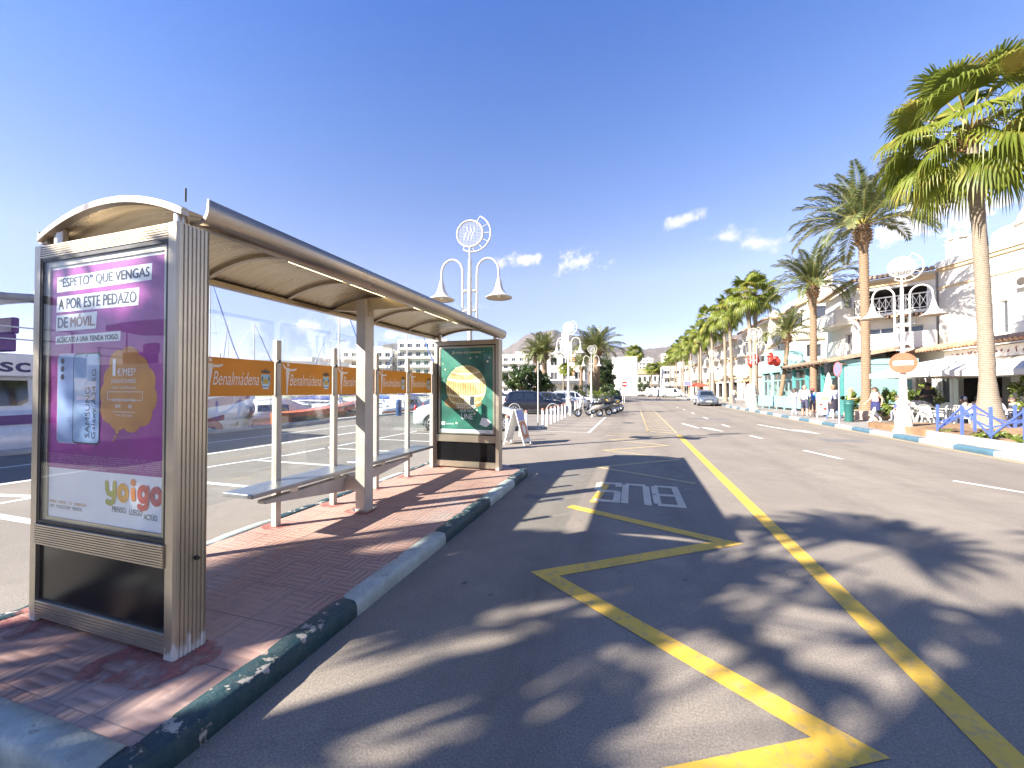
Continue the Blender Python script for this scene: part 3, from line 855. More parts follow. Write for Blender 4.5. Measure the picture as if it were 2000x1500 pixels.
for zc, wd in ((.16, .022), (-.14, .022), (.30, .012), (-.28, .012)):
    w_ = math.sqrt(gr * gr - zc * zc) * .985; pr_quad(q, [(gx + w_ * u, gz + zc - .05 * (1 - u * u) + s * wd) for s in (-1, 1) for u in ([-1 + i / 6 for i in range(13)] if s < 0 else [1 - i / 6 for i in range(13)])], 4, 2)
rr = random.Random(3)
for _ in range(26):
    pr_quad(q, circ(rr.uniform(-.52, .52), rr.uniform(.95, 2.4), *(2 * [rr.uniform(.006, .022)]), 10), 1.5, 2)
pr_quad(q, [(.08, 1.32), (.17, 1.32), (.17, 1.52), (.08, 1.52)], 4.4, 4)
ptext(q, 'LOTERÍA DE NAVIDAD', -.30, 2.355, .62, .045, 3, 2)
ptext(q, 'El', -.04, 1.40, .13, .10, 5, 3, shear=.2, offset=.01); ptext(q, 'Sorteo', -.20, 1.285, .40, .105, 5, 3, offset=.012); ptext(q, 'QUE NOS', -.13, 1.205, .30, .06, 5, 3, offset=.01); ptext(q, 'UNE', -.10, 1.075, .24, .105, 5, 3, offset=.012)
pr_quad(q, [(.28, .98), (.42, .93), (.52, 1.02), (.44, 1.10), (.33, 1.11)], 3, 3); ptext(q, 'Loterías', -.43, .965, .17, .04, 3, 3); pr_quad(q, rrect(-.53, -.455, .955, 1.02, .012), 3, 3)
ptext(q, 'Apuestas del Estado', -.53, .828, .30, .022, 3, 4); ptext(q, 'juego', .40, .828, .10, .026, 3, 4)
q.build('lettering', [m_gold, m_dgold, m_lgold, m_wht, m_ink], poster2)

sh = thing('bus_shelter', 'open bus shelter with an arched bronze roof over orange banded glass screens', 'bus shelter', SL(0, 0, 0), SA)
LEN0, LEN1 = .03, 5.72
def roof_z(u): return 2.705 + .155 * (1 - u * u)     # u from -1 (parking side) to 1 (road side)
XL, XR = -.735, .675
def rx(u): return (XL + XR) / 2 + (XR - XL) / 2 * u
rf = MB(); N = 20
top = [(rx(-1 + 2 * i / N), roof_z(-1 + 2 * i / N)) for i in range(N + 1)]
ringsec = top + [(x, z - .009) for x, z in reversed(top)]
rf.loft([[(x, y, z) for x, z in ringsec] for y in [LEN0 + (LEN1 - LEN0) * i / 14 for i in range(15)]], 0, True)
rf.build('roof', m_roof, sh, recalc=True)
rr_ = MB()
for y in (LEN0 + .02, 1.12, 2.02, 2.78, 3.62, 4.55, LEN1 - .02):
    w = .022
    sec = [(x, z - .0095) for x, z in top] + [(x, z - .040) for x, z in reversed(top)]
    r1 = [(x, y - w, z) for x, z in sec]; r2 = [(x, y + w, z) for x, z in sec]
    n = len(sec)
    rr_ = MB(); rr_.add(r1 + r2, [(i, (i + 1) % n, n + (i + 1) % n, n + i) for i in range(n)] + [(i, i + 1, n - 2 - i, n - 1 - i) for i in range(N)] + [(n + i + 1, n + i, n + n - 1 - i, n + n - 2 - i) for i in range(N)], 0)
    rr_.build('roof_rib', m_gutter, sh, recalc=True)
# road side gutter: a lip tilted outwards; parking side edge beam
gt = MB()
sec = [(XR - .085, 2.650), (XR - .01, 2.638), (XR + .025, 2.646), (XR + .05, 2.665), (XR + .068, 2.695), (XR + .076, 2.735), (XR + .076, 2.785), (XR + .064, 2.790), (XR + .058, 2.735), (XR + .045, 2.70), (XR + .018, 2.675), (XR - .015, 2.664), (XR - .085, 2.672)]
gt.loft([[(x, y, z) for x, z in sec] for y in (LEN0 + .10, LEN0 + 1.5, 3.2, LEN1 + .04)], 0, True)
gt.build('gutter', m_gutter, sh, recalc=True)
eb = MB()
sec = [(XL + .06, 2.655), (XL - .02, 2.655), (XL - .045, 2.70), (XL - .05, 2.745), (XL - .04, 2.745), (XL - .015, 2.715), (XL + .06, 2.700)]
eb.loft([[(x, y, z) for x, z in sec] for y in (LEN0 + .02, 2.0, 4.0, LEN1)], 0, False)
eb.build('edge_beam', m_gutter, sh, recalc=True)
lt = MB(); lt.bx(.10, .128, 1.3, 4.9, 2.832, 2.842)  # glowing strip added to imitate a sun gleam on the roof underside, no lamp
t = NT('warm_gleam_strip'); t.b.inputs['Emission Color'].default_value = (1, .80, .45, 1); t.b.inputs['Emission Strength'].default_value = 1.3; t.col((.9, .8, .6, 1))
lt.build('gleam_strip', t.mat, sh)
for y in (.09, 5.59):
    for x in (-.60, .575):
        st = MB(); st.tube([(x, y, 2.60), (x, y, roof_z((x - (XL + XR) / 2) / ((XR - XL) / 2)) - .006)], .034, 14); st.tube([(x, y, 2.62), (x, y, 2.625)], .045, 14)
        st.build('roof_stub', m_steel, sh)
an = MB(); an.tube([(.60, .10, 2.78), (.60, .10, 2.86)], .006, 6); an.build('bolt', m_black, sh)
# middle column with arm
COLX, COLY = -.155, 2.72
co = MB(); co.bx(COLX - .07, COLX + .07, COLY - .085, COLY + .085, .117, 2.80); co.build('column', m_paintpost, sh, bevel=.006)
bp = MB(); bp.bx(COLX - .11, COLX + .11, COLY - .12, COLY + .12, .117, .128)
for sx in (-1, 1):
    for sy in (-1, 1): bp.tube([(COLX + sx * .092, COLY + sy * .102, .128), (COLX + sx * .092, COLY + sy * .102, .142)], .011, 6)
bp.build('base_plate', m_steel, sh)
ar = MB(); sec = [(XL + .03, 2.700), (COLX - .08, 2.66), (COLX - .08, 2.60), (COLX + .08, 2.60), (COLX + .08, 2.66), (XR - .05, 2.672)]
pts = sec + [(rx(1 - 2 * i / 12), roof_z(1 - 2 * i / 12) - .045) for i in range(1, 12)]
vs = [(x, COLY - .035, z) for x, z in pts] + [(x, COLY + .035, z) for x, z in pts]; n = len(pts)
ar.add(vs, [(i, (i + 1) % n, n + (i + 1) % n, n + i) for i in range(n)])
for k in (0, 1):
    o = k * n
    ar.add([vs[o + i] for i in range(n)], [tuple(range(n))])
ar.build('roof_arm', m_roof, sh, recalc=True)
# glass screens on square posts
SX = -.70
posts = [1.02, 1.90, 2.78, 3.68, 4.56, 5.44]
m_band = leaf_mat('orange_film', (.60, .27, .02, 1), (.66, .30, .025, 1), None, .22, 2.0)
m_fig = flat((.80, .74, .66), .5, 'white_film')
m_crest = [flat(c, .5, 'crest_film') for c in ((.33, .55, .66), (.55, .38, .06), (.06, .05, .05), (.8, .8, .8), (.12, .25, .5))]
for k, y in enumerate(posts):
    p = MB(); h = 2.205
    p.bx(SX - .028, SX + .042, y - .033, y + .033, .117, 1.60); p.bx(SX - .0265, SX + .034, y - .030, y + .030, 1.60, h)
    po = p.build('screen_post', m_paintpost, sh, bevel=.004)
    kb_ = MB(); kb_.tube([(SX + .034, y - .012, 1.965), (SX + .056, y - .012, 1.965)], .020, 10); kb_.build('clamp_knob', m_black, po)
edges = [.20] + posts
for k in range(len(edges) - 1):
    y0 = edges[k] + (.037 if k else .0); y1 = edges[k + 1] - .037
    gl = MB(); gl.bx(SX - .005, SX + .005, y0, y1, .55, 2.415); go = gl.build('glass_screen', m_sglass, sh)
    bd = MB(); bd.bx(SX + .006, SX + .0085, y0 + .003, y1 - .003, 1.585, 1.965); bo = bd.build('orange_band', m_band, go)
    lt = MB(); L = y1 - y0; fx = SX + .0095
    def bt(s, u, z, w, h, **kw): put_text(lt, s, (fx, y0 + u, z), (0, 1, 0), (0, 0, 1), w, h, 0, **kw)
    def bp_(pts, m=0, d=0.0): lt.poly([(fx + d, y0 + u, z) for u, z in pts], m)
    s = L / .80
    bt('Benalmádena', .13 * s, 1.695, .48 * s, .135, shear=.28, offset=-.002)
    # dancing figure: head, torso, leg down, arms out
    bp_([(.095, 1.955), (.118, 1.955), (.122, 1.925), (.105, 1.915), (.09, 1.93)])
    bp_([(.075, 1.905), (.135, 1.90), (.12, 1.80), (.105, 1.70), (.10, 1.60), (.085, 1.60), (.085, 1.72), (.08, 1.80)])
    bp_([(.125, 1.888), (.20, 1.895), (.225, 1.905), (.225, 1.885), (.19, 1.868), (.125, 1.865)]); bp_([(.08, 1.90), (.045, 1.945), (.03, 1.94), (.06, 1.885)])
    cx = .69 * s
    sh_ = [(cx - .055, 1.815), (cx + .055, 1.815), (cx + .055, 1.715), (cx + .035, 1.672), (cx, 1.65), (cx - .035, 1.672), (cx - .055, 1.715)]
    bp_(sh_, 1, .0005); bp_([(cx - .035, 1.715), (cx - .03, 1.755), (cx, 1.775), (cx + .03, 1.755), (cx + .035, 1.715)], 2, .001)
    for zz_ in (1.705, 1.685, 1.668): bp_([(cx - .040, zz_), (cx + .040, zz_), (cx + .036, zz_ - .009), (cx - .036, zz_ - .009)], 4 if zz_ != 1.685 else 5, .001)
    bp_([(cx - .05, 1.83), (cx + .05, 1.83), (cx + .055, 1.87), (cx + .03, 1.845), (cx + .015, 1.885), (cx, 1.85), (cx - .015, 1.885), (cx - .03, 1.845), (cx - .055, 1.87)], 3, .0005)
    for sx in (-1, 1): bp_([(cx + sx * .032, 1.80), (cx + sx * .05, 1.78), (cx + sx * .045, 1.74), (cx + sx * .036, 1.74)], 3, .001)
    lt.build('lettering', [m_fig] + m_crest, bo)
# seat beams: tapering brackets to both sides of the column
for sy in (-1, 1):
    br = MB(); x0, x1 = COLX - .36, COLX - .26
    ya = COLY + sy * .03; yb = COLY + sy * (1.20 if sy < 0 else 1.45)
    za0, za1, zb = .34, .535, .525
    vs = [(x0, ya, za0), (x0, yb, zb - .035), (x0, yb, zb), (x0, ya, za1), (x1, ya, za0), (x1, yb, zb - .035), (x1, yb, zb), (x1, ya, za1)]
    br.add(vs, [(0, 1, 2, 3), (7, 6, 5, 4), (0, 4, 5, 1), (1, 5, 6, 2), (2, 6, 7, 3), (3, 7, 4, 0)])
    br.bx(x1 - .02, COLX - .069, COLY - .06 if sy < 0 else COLY + .012, COLY - .012 if sy < 0 else COLY + .06, .36, .52); br.build('seat_bracket', m_paintpost, sh, recalc=True, bevel=.004)
def bench(y0, y1, label):
    t = thing('bench', label, 'bench', SL(-.55, y0, 0), SA, 'bench seats of the bus shelter')
    L = y1 - y0
    s = MB(); s.bx(-.195, .195, 0, L, .590, .634); s.build('seat', m_seat, t, bevel=.008)
    for k in range(2):
        y = L * (.36 + .42 * k) if y0 < 2 else L * (.22 + .42 * k)
        c = MB(); c.bx(.02, .13, y - .05, y + .05, .522, .597); c.bx(.0, .15, y - .062, y + .062, .590, .5975); c.build('seat_support', m_steel, t, bevel=.003)
    return t
bench(1.33, 2.88, 'nearer steel bench seat, cantilevered before the middle column of the shelter')
bench(3.10, 4.88, 'farther steel bench seat, reaching from the middle column towards the green poster')
# ------------------------------------------------------------------ palms and trees
m_fan = leaf_mat('fan_palm_leaf', (.10, .135, .015, 1), (.21, .235, .03, 1), (.36, .29, .06, 1), .42, 1.4)
m_feather = leaf_mat('feather_palm_leaf', (.08, .105, .035, 1), (.16, .18, .065, 1), (.28, .25, .10, 1), .3, 1.6)
m_dead = M('dry_palm_fibre', (.24, .14, .06), .9, var=.4, scale=9, bump=.6, bscale=40)
m_petiole = M('palm_petiole', (.28, .24, .06), .55, var=.25, scale=5)
def trunk_mat(name, c, ring, bump=.9):
    t = NT(name)
    z = t.wave(ring, 'Z', vec=t.mapv((1, 1, 1)), profile='SIN')
    n = t.noise(14, 6, .7); v = t.noise(3, 4)
    k = t.math('ADD', t.math('MULTIPLY', z, .35), t.math('MULTIPLY', n, .75))
    t.col(t.mix(t.rng(k, .25, .85), sc3(c, .45), t.mix(v, c, sc3(c, 1.3)))); t.rough(.9); t.bump(k, bump, .03)
    return t.mat
m_trunk = trunk_mat('fan_palm_trunk', (.27, .215, .155), 5.2, .5)
m_dtrunk = trunk_mat('date_palm_trunk', (.25, .165, .10), 3.3)
m_bark = M('tree_bark', (.15, .11, .08), .9, var=.35, scale=8, bump=.8, bscale=25)

def fan_leaf(mb, o, d, L, rad, nseg, r, droop=.5, wf=.30):
    """petiole from o along d, then a pleated fan whose tips hang down"""
    d = d.normalized(); side = d.cross(Vector((0, 0, 1)))
    if side.length < .1: side = Vector((r.uniform(-1, 1), r.uniform(-1, 1), 0))
    side.normalize(); side.rotate(Matrix.Rotation(r.uniform(-.6, .6), 3, d))
    tip = o + d * L + Vector((0, 0, -.10 * L * (1 - abs(d.z))))
    mb.bar(o, tip, .03 * rad, .02 * rad, 1)
    d2 = (d + Vector((0, 0, -.35))).normalized()
    nrm = side.cross(d2).normalized()
    spread = 2.05
    for k in range(nseg):
        a = -spread + 2 * spread * (k + .5) / nseg
        q = (d2 * math.cos(a) + side * math.sin(a)).normalized()
        l = rad * (.82 + .18 * math.cos(a * .8)) * r.uniform(.9, 1.08)
        w = rad * 2.3 * spread / nseg * wf
        perp = nrm.cross(q).normalized()
        fold = nrm * (w * .55 * (1 if k % 2 else -1))
        m1 = tip + q * l * .52 + nrm * .05 * rad
        hang = droop * r.uniform(.6, 1.35)
        m2 = tip + q * l * .82 + Vector((0, 0, -.22 * l * hang))
        m3 = tip + q * l * (1.0 - .12 * hang) + Vector((0, 0, -.62 * l * hang))
        mb.add([tip, m1 + perp * w + fold, m1 - perp * w - fold, m2 + perp * w * .62, m2 - perp * w * .62, m3], [(0, 2, 1), (1, 2, 4, 3), (3, 4, 5)], 0)

def fan_palm_meshes(h, R, base_r, top_r, nleaf, nseg, seed, lean=(0, 0), skirt=True, fr=.52, wf=.30):
    r = random.Random(seed)
    tm = MB(); n = max(10, int(h / .16)); path = []; rad = []
    for i in range(n + 1):
        t_ = i / n; zz = h * t_
        path.append((lean[0] * (t_ ** 1.6) + .03 * math.sin(t_ * 5 + seed), lean[1] * (t_ ** 1.6) + .03 * math.cos(t_ * 4 + seed), zz))
        rad.append(top_r + (base_r - top_r) * max(0, 1 - t_ * h / 1.9) ** 2.0 + (base_r - top_r) * .18 * (1 - t_) + r.uniform(-.008, .008))
    tm.tube(path, rad, 16, 0)
    top = Vector(path[-1])
    for i in range(46 if R > 1.5 else 14):           # cut petiole stubs under the crown
        a = i * 2.4 + r.uniform(-.2, .2); zz = r.uniform(-.62, .12)
        d = Vector((math.cos(a), math.sin(a), r.uniform(.5, 1.3))).normalized()
        p = top + Vector((math.cos(a) * top_r * .75, math.sin(a) * top_r * .75, zz))
        tm.bar(p, p + d * r.uniform(.16, .32) * R / 2.6, .09, .025, 1)
    cm = MB(); c0 = top + Vector((0, 0, .05))
    for i in range(nleaf):
        t_ = (i + .5) / nleaf; az = i * 2.39996 + r.uniform(-.25, .25)
        el = R_(78 - 128 * t_ ** .85 + r.uniform(-8, 8))
        d = Vector((math.cos(az) * math.cos(el), math.sin(az) * math.cos(el), math.sin(el)))
        L = R * ((.96 - fr) + .1 * r.random())
        fan_leaf(cm, c0 + d * .1, d, L, R * fr * r.uniform(.88, 1.1), nseg, r, .35 + .75 * t_, wf)
    return tm.mesh('trunk', [m_trunk, m_dead]), cm.mesh('crown', [m_fan, m_petiole])

def frond(mb, o, az, el, L, nl, r, sag, w=.027):
    pts = []; p = Vector(o); e = el; st = L / 14
    for i in range(15):
        pts.append(p.copy())
        d = Vector((math.cos(az) * math.cos(e), math.sin(az) * math.cos(e), math.sin(e))); p = p + d * st
        e -= sag * (i + 2) / 105
    mb.tube(pts, [.028 * (1 - .85 * i / 14) * (L / 3) + .004 for i in range(15)], 4, 1, False)
    for k in range(nl):
        t_ = .14 + .86 * (k + .5) / nl; f = t_ * 14; i = min(13, int(f)); q = pts[i].lerp(pts[i + 1], f - i)
        tg = (pts[i + 1] - pts[i]).normalized(); sd = tg.cross(Vector((0, 0, 1)))
        sd = sd.normalized() if sd.length > .02 else Vector((1, 0, 0))
        up = sd.cross(tg)
        ll = L * .21 * math.sin(math.pi * (.12 + .84 * t_)) ** .7 * r.uniform(.85, 1.15)
        for s in (-1, 1):
            dd = (tg * .75 + sd * s * .8 + up * r.uniform(-.05, .38)).normalized()
            tip = q + dd * ll + Vector((0, 0, -.16 * ll))
            wv = tg.cross(dd).normalized().cross(dd).normalized() * w * L / 2.6
            md = q + dd * ll * .45
            mb.add([q, md + wv, tip, md - wv], [(0, 1, 2, 3)], 0)

def date_palm_meshes(h, L, base_r, top_r, nf, nl, seed, lean=(0, 0), ball=.5):
    r = random.Random(seed); tm = MB(); n = max(12, int(h / .11)); path = []; rad = []
    for i in range(n + 1):
        t_ = i / n
        path.append((lean[0] * math.sin(t_ * 1.7) + .04 * math.sin(t_ * 4 + seed), lean[1] * t_ ** 1.4, h * t_))
        b = top_r + (base_r - top_r) * max(0, 1 - t_ * h / 1.4) ** 2
        u = (h - h * t_) / ball
        if u < 1.9: b += top_r * .85 * math.exp(-((u - .75) / .55) ** 2)
        rad.append(b + (.022 if i % 2 else -.022) * top_r / .25)
    tm.tube(path, rad, 16, 0)
    top = Vector(path[-1])
    for i in range(70):
        a = i * 2.4; u = r.uniform(.15, 1.5) * ball; rr2 = top_r * (1 + .85 * math.exp(-((u / ball - .75) / .55) ** 2)) * .9
        p = top + Vector((math.cos(a) * rr2, math.sin(a) * rr2, -u)); d = Vector((math.cos(a), math.sin(a), r.uniform(.3, 1.0))).normalized()
        tm.bar(p, p + d * r.uniform(.10, .22), .085, .03, 1)
    cm = MB()
    for i in range(nf):
        t_ = (i + .5) / nf; az = i * 2.39996 + r.uniform(-.3, .3)
        el = R_(86 - 84 * t_ ** .9 + r.uniform(-7, 7))
        frond(cm, top + Vector((math.cos(az), math.sin(az), 0)) * top_r * .5, az, el, L * r.uniform(.86, 1.08), nl, r, .55 + .95 * t_ + r.uniform(-.1, .15))
    return tm.mesh('trunk', [m_dtrunk, m_dead]), cm.mesh('crown', [m_feather, m_petiole])

def palm(meshes, loc, rz, label, group, scale=1.0):
    t = thing('palm_tree', label, 'palm tree', loc, rz, group)
    for nm, me in zip(('trunk', 'crown'), meshes):
        o = bpy.data.objects.new(nm, me); C.objects.link(o); o.parent = t
    t.scale = (scale,) * 3 if not isinstance(scale, tuple) else scale
    return t

G_R = 'palms along the restaurant promenade'
big_fan = fan_palm_meshes(9.9, 2.75, .42, .165, 36, 46, 11, (-.75, -.1), True, .46)
palm(big_fan, (11.55, 17.5, .35), .4, 'tallest fan palm, its thick trunk rising behind the blue zigzag railing', G_R)
date_a = date_palm_meshes(9.9, 3.25, .36, .20, 44, 46, 5, (.25, .1), .75)
palm(date_a, (11.6, 25.0, .45), 1.0, 'tall feather palm with a thick stub ball, just left of the tallest fan palm', G_R)
date_b = date_palm_meshes(8.35, 2.9, .32, .20, 42, 40, 8, (.1, 0), .6)
palm(date_b, (11.5, 30.8, .2), 2.1, 'feather palm standing behind the white menu board, before the teal restaurant', G_R)
date_c = date_palm_meshes(5.8, 2.5, .24, .15, 36, 34, 21, (.75, .1), .45)
palm(date_c, (10.9, 35.9, .2), .0, 'short leaning feather palm with red baubles on its trunk', G_R)
fan_m = [fan_palm_meshes(10.6, 2.35, .36, .17, 27, 22, 31 + k, (.3 * (k - 1), .1), True, .45) for k in range(3)]
palm(fan_m[0], (11.0, 43.2, .13), .3, 'slim fan palm rising behind the white lamp post, left one of a close pair', G_R)
palm(fan_m[1], (11.9, 45.2, .13), 1.7, 'slim fan palm with the higher crown, right one of a close pair', G_R, 1.04)
row = [(11.1, 51.5, .95), (11.4, 56.5, .93), (10.9, 61.5, 1.0), (11.3, 66.5, .9), (10.9, 72, .97), (11.3, 77.5, .9), (10.8, 83, .96), (11.2, 88.5, .9), (10.8, 94.5, .98), (11.1, 101, .92), (10.7, 108, .98), (11.0, 116, .95), (10.6, 125, 1.0)]
words = ['nearest', 'second', 'third', 'fourth', 'fifth', 'sixth', 'seventh', 'eighth', 'ninth', 'tenth', 'eleventh', 'twelfth', 'thirteenth']
for i, (x, y, s) in enumerate(row):
    palm(fan_m[i % 3], (x, y, .13), i * 1.3, '%s fan palm of the dense receding row on the right, counted beyond the close pair' % words[i], G_R, (.98 * s, .98 * s, 1.07 * s))
G_L = 'palms on the planted island across the street'
date_d = date_palm_meshes(6.0, 3.0, .42, .34, 46, 38, 41, (.05, 0), .6)
date_e = date_palm_meshes(6.9, 3.5, .5, .4, 50, 40, 42, (0, .05), .7)
fan_s = fan_palm_meshes(5.6, 1.35, .2, .13, 26, 16, 51, (.15, 0))
palm(date_d, (-12.2 + .1, 51.3, 0), 0, 'feather palm left of a pair, next to the round dark green tree', G_L)
palm(date_d, (-10.9, 50.4, 0), 2.2, 'feather palm right of a pair, standing behind the dark parked car', G_L, (1.0, 1.0, 1.06))
palm(date_e, (-4.9, 57.5, 0), 1.1, 'massive feather palm with a broad trunk, beside the farther double lamp', G_L, (1.2, 1.2, 1.08))
palm(date_e, (-5.9, 60.5, 0), 3.0, 'massive feather palm half hidden behind a broader one', G_L, (.82, .82, .92))
palm(fan_s, (-12.6, 75, 0), 0, 'slender fan palm with a small crown before the white shopfront, left of two', G_L)
palm(fan_s, (-11.6, 74, 0), 2, 'slender fan palm with a small crown before the white shopfront, right of two', G_L, (1, 1, .93))
palm(date_d, (-8.6, 70, 0), .7, 'feather palm with a thin grey trunk seen between the two white lamps', G_L, (.8, .8, .97))
fan_f = fan_palm_meshes(10.0, 2.6, .3, .2, 30, 16, 61)
palm(fan_f, (.6, 130, 0), 0, 'lone fan palm rising above the blank white wall', 'palms at the end of the street', (1.25, 1.25, 1.3))
ends = [(6.5, 150), (9.5, 156), (12.5, 150), (15.5, 158), (18.5, 152), (22, 160), (14, 145), (25, 155)]
ew = ['leftmost', 'second', 'third', 'fourth', 'fifth', 'sixth', 'seventh', 'rightmost']
for i, (x, y) in enumerate(sorted(ends)):
    palm(fan_f, (x, y, 0), i * .9, '%s fan palm of the low clump above the tiled roof at the street end' % ew[i], 'palms at the end of the street', (1.15, 1.15, .92 + .06 * (i % 3)))
palm(date_d, (-27.5, 58.5, .1), .4, 'feather palm seen through the glass screen, over the orange band', 'palms beyond the harbour', .95)
palm(date_d, (-25.5, 62.5, .1), 1.9, 'smaller feather palm seen through the glass, close to the green poster', 'palms beyond the harbour', .82)

# palms behind the viewer's left shoulder: their shadows lie across the road
shade = [fan_palm_meshes(7.6, 2.75, .4, .2, (11, 19)[k], 13, 71 + k, (.2, .1), True, .37, .21) for k in range(2)] + [fan_palm_meshes(7.6, 1.05, .34, .15, 30, 13, 77, (.1, .1), True, .5, .26)]
for k, (hx, hy, rz, sc) in enumerate(((.35, 3.20, .5, .84), (-.15, 1.75, 2.0, .78), (2.75, 3.35, 1.2, 1.0), (-1.66, 3.34, 3.1, 1.0))):
    palm(shade[(0, 1, 0, 2)[k]], (hx - 7.75 * sc / .785, hy - 7.75 * sc * .88 / .785, 0), rz,
         ['fan palm behind the viewer throwing the middle crown shadow on the road', 'fan palm behind the viewer throwing the crown shadow nearest the kerb', 'fan palm behind the viewer throwing the crown shadow beyond the yellow line', 'fan palm behind the viewer shading the purple poster and the red paving'][k], 'palms shading the bus bay', sc)
# ------------------------------------------------------------------ lamps, vehicles
m_wpaint = M('white_paint', (.50, .475, .43), .4, var=.06, scale=4)
m_wpaint_in = M('lamp_inside', (.52, .42, .30), .5, var=.1)
m_letters = M('pale_blue_paint', (.45, .52, .68), .5)

def street_lamp(loc, label, group, rz=0.0, tall=6.35):
    t = thing('street_lamp', label, 'street lamp', loc, rz, group)
    b = MB()
    b.lathe([(0, 0), (.30, 0), (.30, .06), (.25, .12), (.17, .95), (.185, 1.0), (.20, 1.04), (.185, 1.09), (.12, 1.16), (.10, 1.9), (.085, 2.0), (.0, 2.0)], 10, (0, 0, 0), 0, False)
    b.build('base', m_wpaint, t)
    p = MB(); p.tube([(0, 0, 1.95), (0, 0, 3.4), (0, 0, 5.15)], [.078, .066, .050], 12); p.tube([(0, 0, 5.15), (0, 0, 5.52)], .028, 8)
    p.build('pole', m_wpaint, t)
    for s in (-1, 1):
        a = MB(); x0 = .20 * s; pts = [(x0, 0, 3.62), (x0, 0, 4.2), (x0, 0, 4.75)]
        for i in range(1, 13):
            an = math.pi * i / 12; pts.append((x0 + s * .295 * (1 - math.cos(an)), 0, 4.85 + .34 * math.sin(an)))
        pts.append((x0 + s * .60, 0, 4.62)); a.tube(pts, .030, 10)
        a.tube([(x0, 0, 3.62), (x0, 0, 3.54), (x0, 0, 3.50)], [.03, .034, .004], 8)
        for zz in (3.78, 4.32): a.tube([(0, 0, zz), (x0, 0, zz)], .030, 8); a.tube([(x0 * .55, 0, zz), (x0 * .8, 0, zz)], .045, 8)
        ao = a.build('arm', m_wpaint, t)
        xb = x0 + s * .60
        l = MB(); prof = [(.035, 4.66), (.075, 4.52), (.095, 4.42), (.13, 4.32), (.20, 4.22), (.31, 4.14), (.355, 4.115)]
        l.lathe(prof, 24, (xb, 0, 0), 0); l.lathe([(.352, 4.112), (.30, 4.125), (.19, 4.20), (.10, 4.30), (.02, 4.34)], 24, (xb, 0, 0), 1)
        l.lathe([(.358, 4.122), (.358, 4.100), (.335, 4.098), (.335, 4.11)], 24, (xb, 0, 0), 0)
        l.build('lamp_shade', [m_wpaint, m_wpaint_in], ao)
        u = MB(); u.sphere((xb, 0, 4.20), .07, 10, 6, 0, (1, 1, 1.2)); u.build('bulb', flat((.85, .8, .7), .3, 'bulb_glass'), ao)
    rg = MB(); cz = 5.88; R = .36
    ring = lambda r, a0, a1, n, cx=0, cz=cz: [(cx + r * math.cos(a0 + (a1 - a0) * i / n), 0, cz + r * math.sin(a0 + (a1 - a0) * i / n)) for i in range(n + 1)]
    rg.tube(ring(R, 0, 2 * math.pi, 36), .026, 8, 0, False)
    rg.build('ring', m_wpaint, t)
    cr = MB(); arc = ring(.50, R_(-122), R_(66), 26, .075, cz + .0); cr.tube(arc, .022, 8)
    for i in (0, 5, 9, 13, 17, 21, 26):
        q = Vector(arc[i]); c = Vector((0, 0, cz)); cr.tube([q, c + (q - c).normalized() * R], .010, 6)
    cr.build('crescent', m_wpaint, t)
    ms = MB()                                        # wire star inside the ring
    for k in range(18):
        q_ = -.34 + k * .04; w_ = math.sqrt(max(0, R * R - q_ * q_)); ms.bar((-w_, .006, cz + q_), (w_, .006, cz + q_), .004, .006); ms.bar((q_, -.006, cz - w_), (q_, -.006, cz + w_), .004, .006)
    for x_ in (-.10, .0, .10): ms.tube([(x_ - .05, 0, cz - .16), (x_ - .02, 0, cz + .02), (x_ + .05, 0, cz + .05), (x_ + .02, 0, cz + .18)], .012, 6, 1)
    ms.build('emblem', [m_wpaint, m_letters], t)
    return t
G_LAMP = 'white double bell lamps'
lamp0 = street_lamp((-4.2, 9.9, 0), 'white double bell lamp rising straight behind the green lottery poster', G_LAMP, R_(8))
dup(lamp0, (-4.15, 26.9, 0), R_(0), 'white double bell lamp standing in the row of bollards by the dark parked car')
dup(lamp0, (-4.1, 42.0, 0), R_(4), 'white double bell lamp half hidden by the broad palm trunk beyond the scooters')
dup(lamp0, (9.2, 17.5, .13), R_(-14), 'white double bell lamp carrying the round orange sign')
dup(lamp0, (8.95, 34.6, .13), R_(-5), 'white double bell lamp beside the red striped barrel pillar')
dup(lamp0, (9.1, 52.2, .13), R_(0), 'white double bell lamp just right of the oncoming grey car')
dup(lamp0, (9.1, 69.5, .13), R_(0), 'white double bell lamp farthest along the right pavement, near the red parasol')

m_tyre = M('tyre_rubber', (.018, .018, .019), .85, var=.3, scale=20)
m_rim = M('alloy_rim', (.55, .55, .56), .3, .9, var=.1)
m_carglass = NT('car_glass'); m_carglass.col((.012, .016, .022, 1)); m_carglass.rough(.04); m_carglass.b.inputs['Specular IOR Level'].default_value = .9; m_carglass = m_carglass.mat
m_plastic = M('dark_plastic', (.03, .03, .032), .6, var=.2)
m_tail = M('red_lamp_glass', (.45, .02, .02), .15, var=.1, coat=.6)
m_head = M('headlamp_glass', (.7, .72, .75), .08, .4, var=.2, scale=20, coat=.8)
m_plate = flat((.78, .78, .76), .4, 'number_plate')
def carpaint(name, c, flake=.25): return M(name, c, .28, flake, var=.06, scale=3, coat=1.0)

def interp(tab, x):
    for (x0, *a), (x1, *b) in zip(tab, tab[1:]):
        if x <= x1:
            u = 0 if x1 == x0 else max(0, (x - x0) / (x1 - x0)); return [p + (q - p) * u for p, q in zip(a, b)]
    return list(tab[-1][1:])

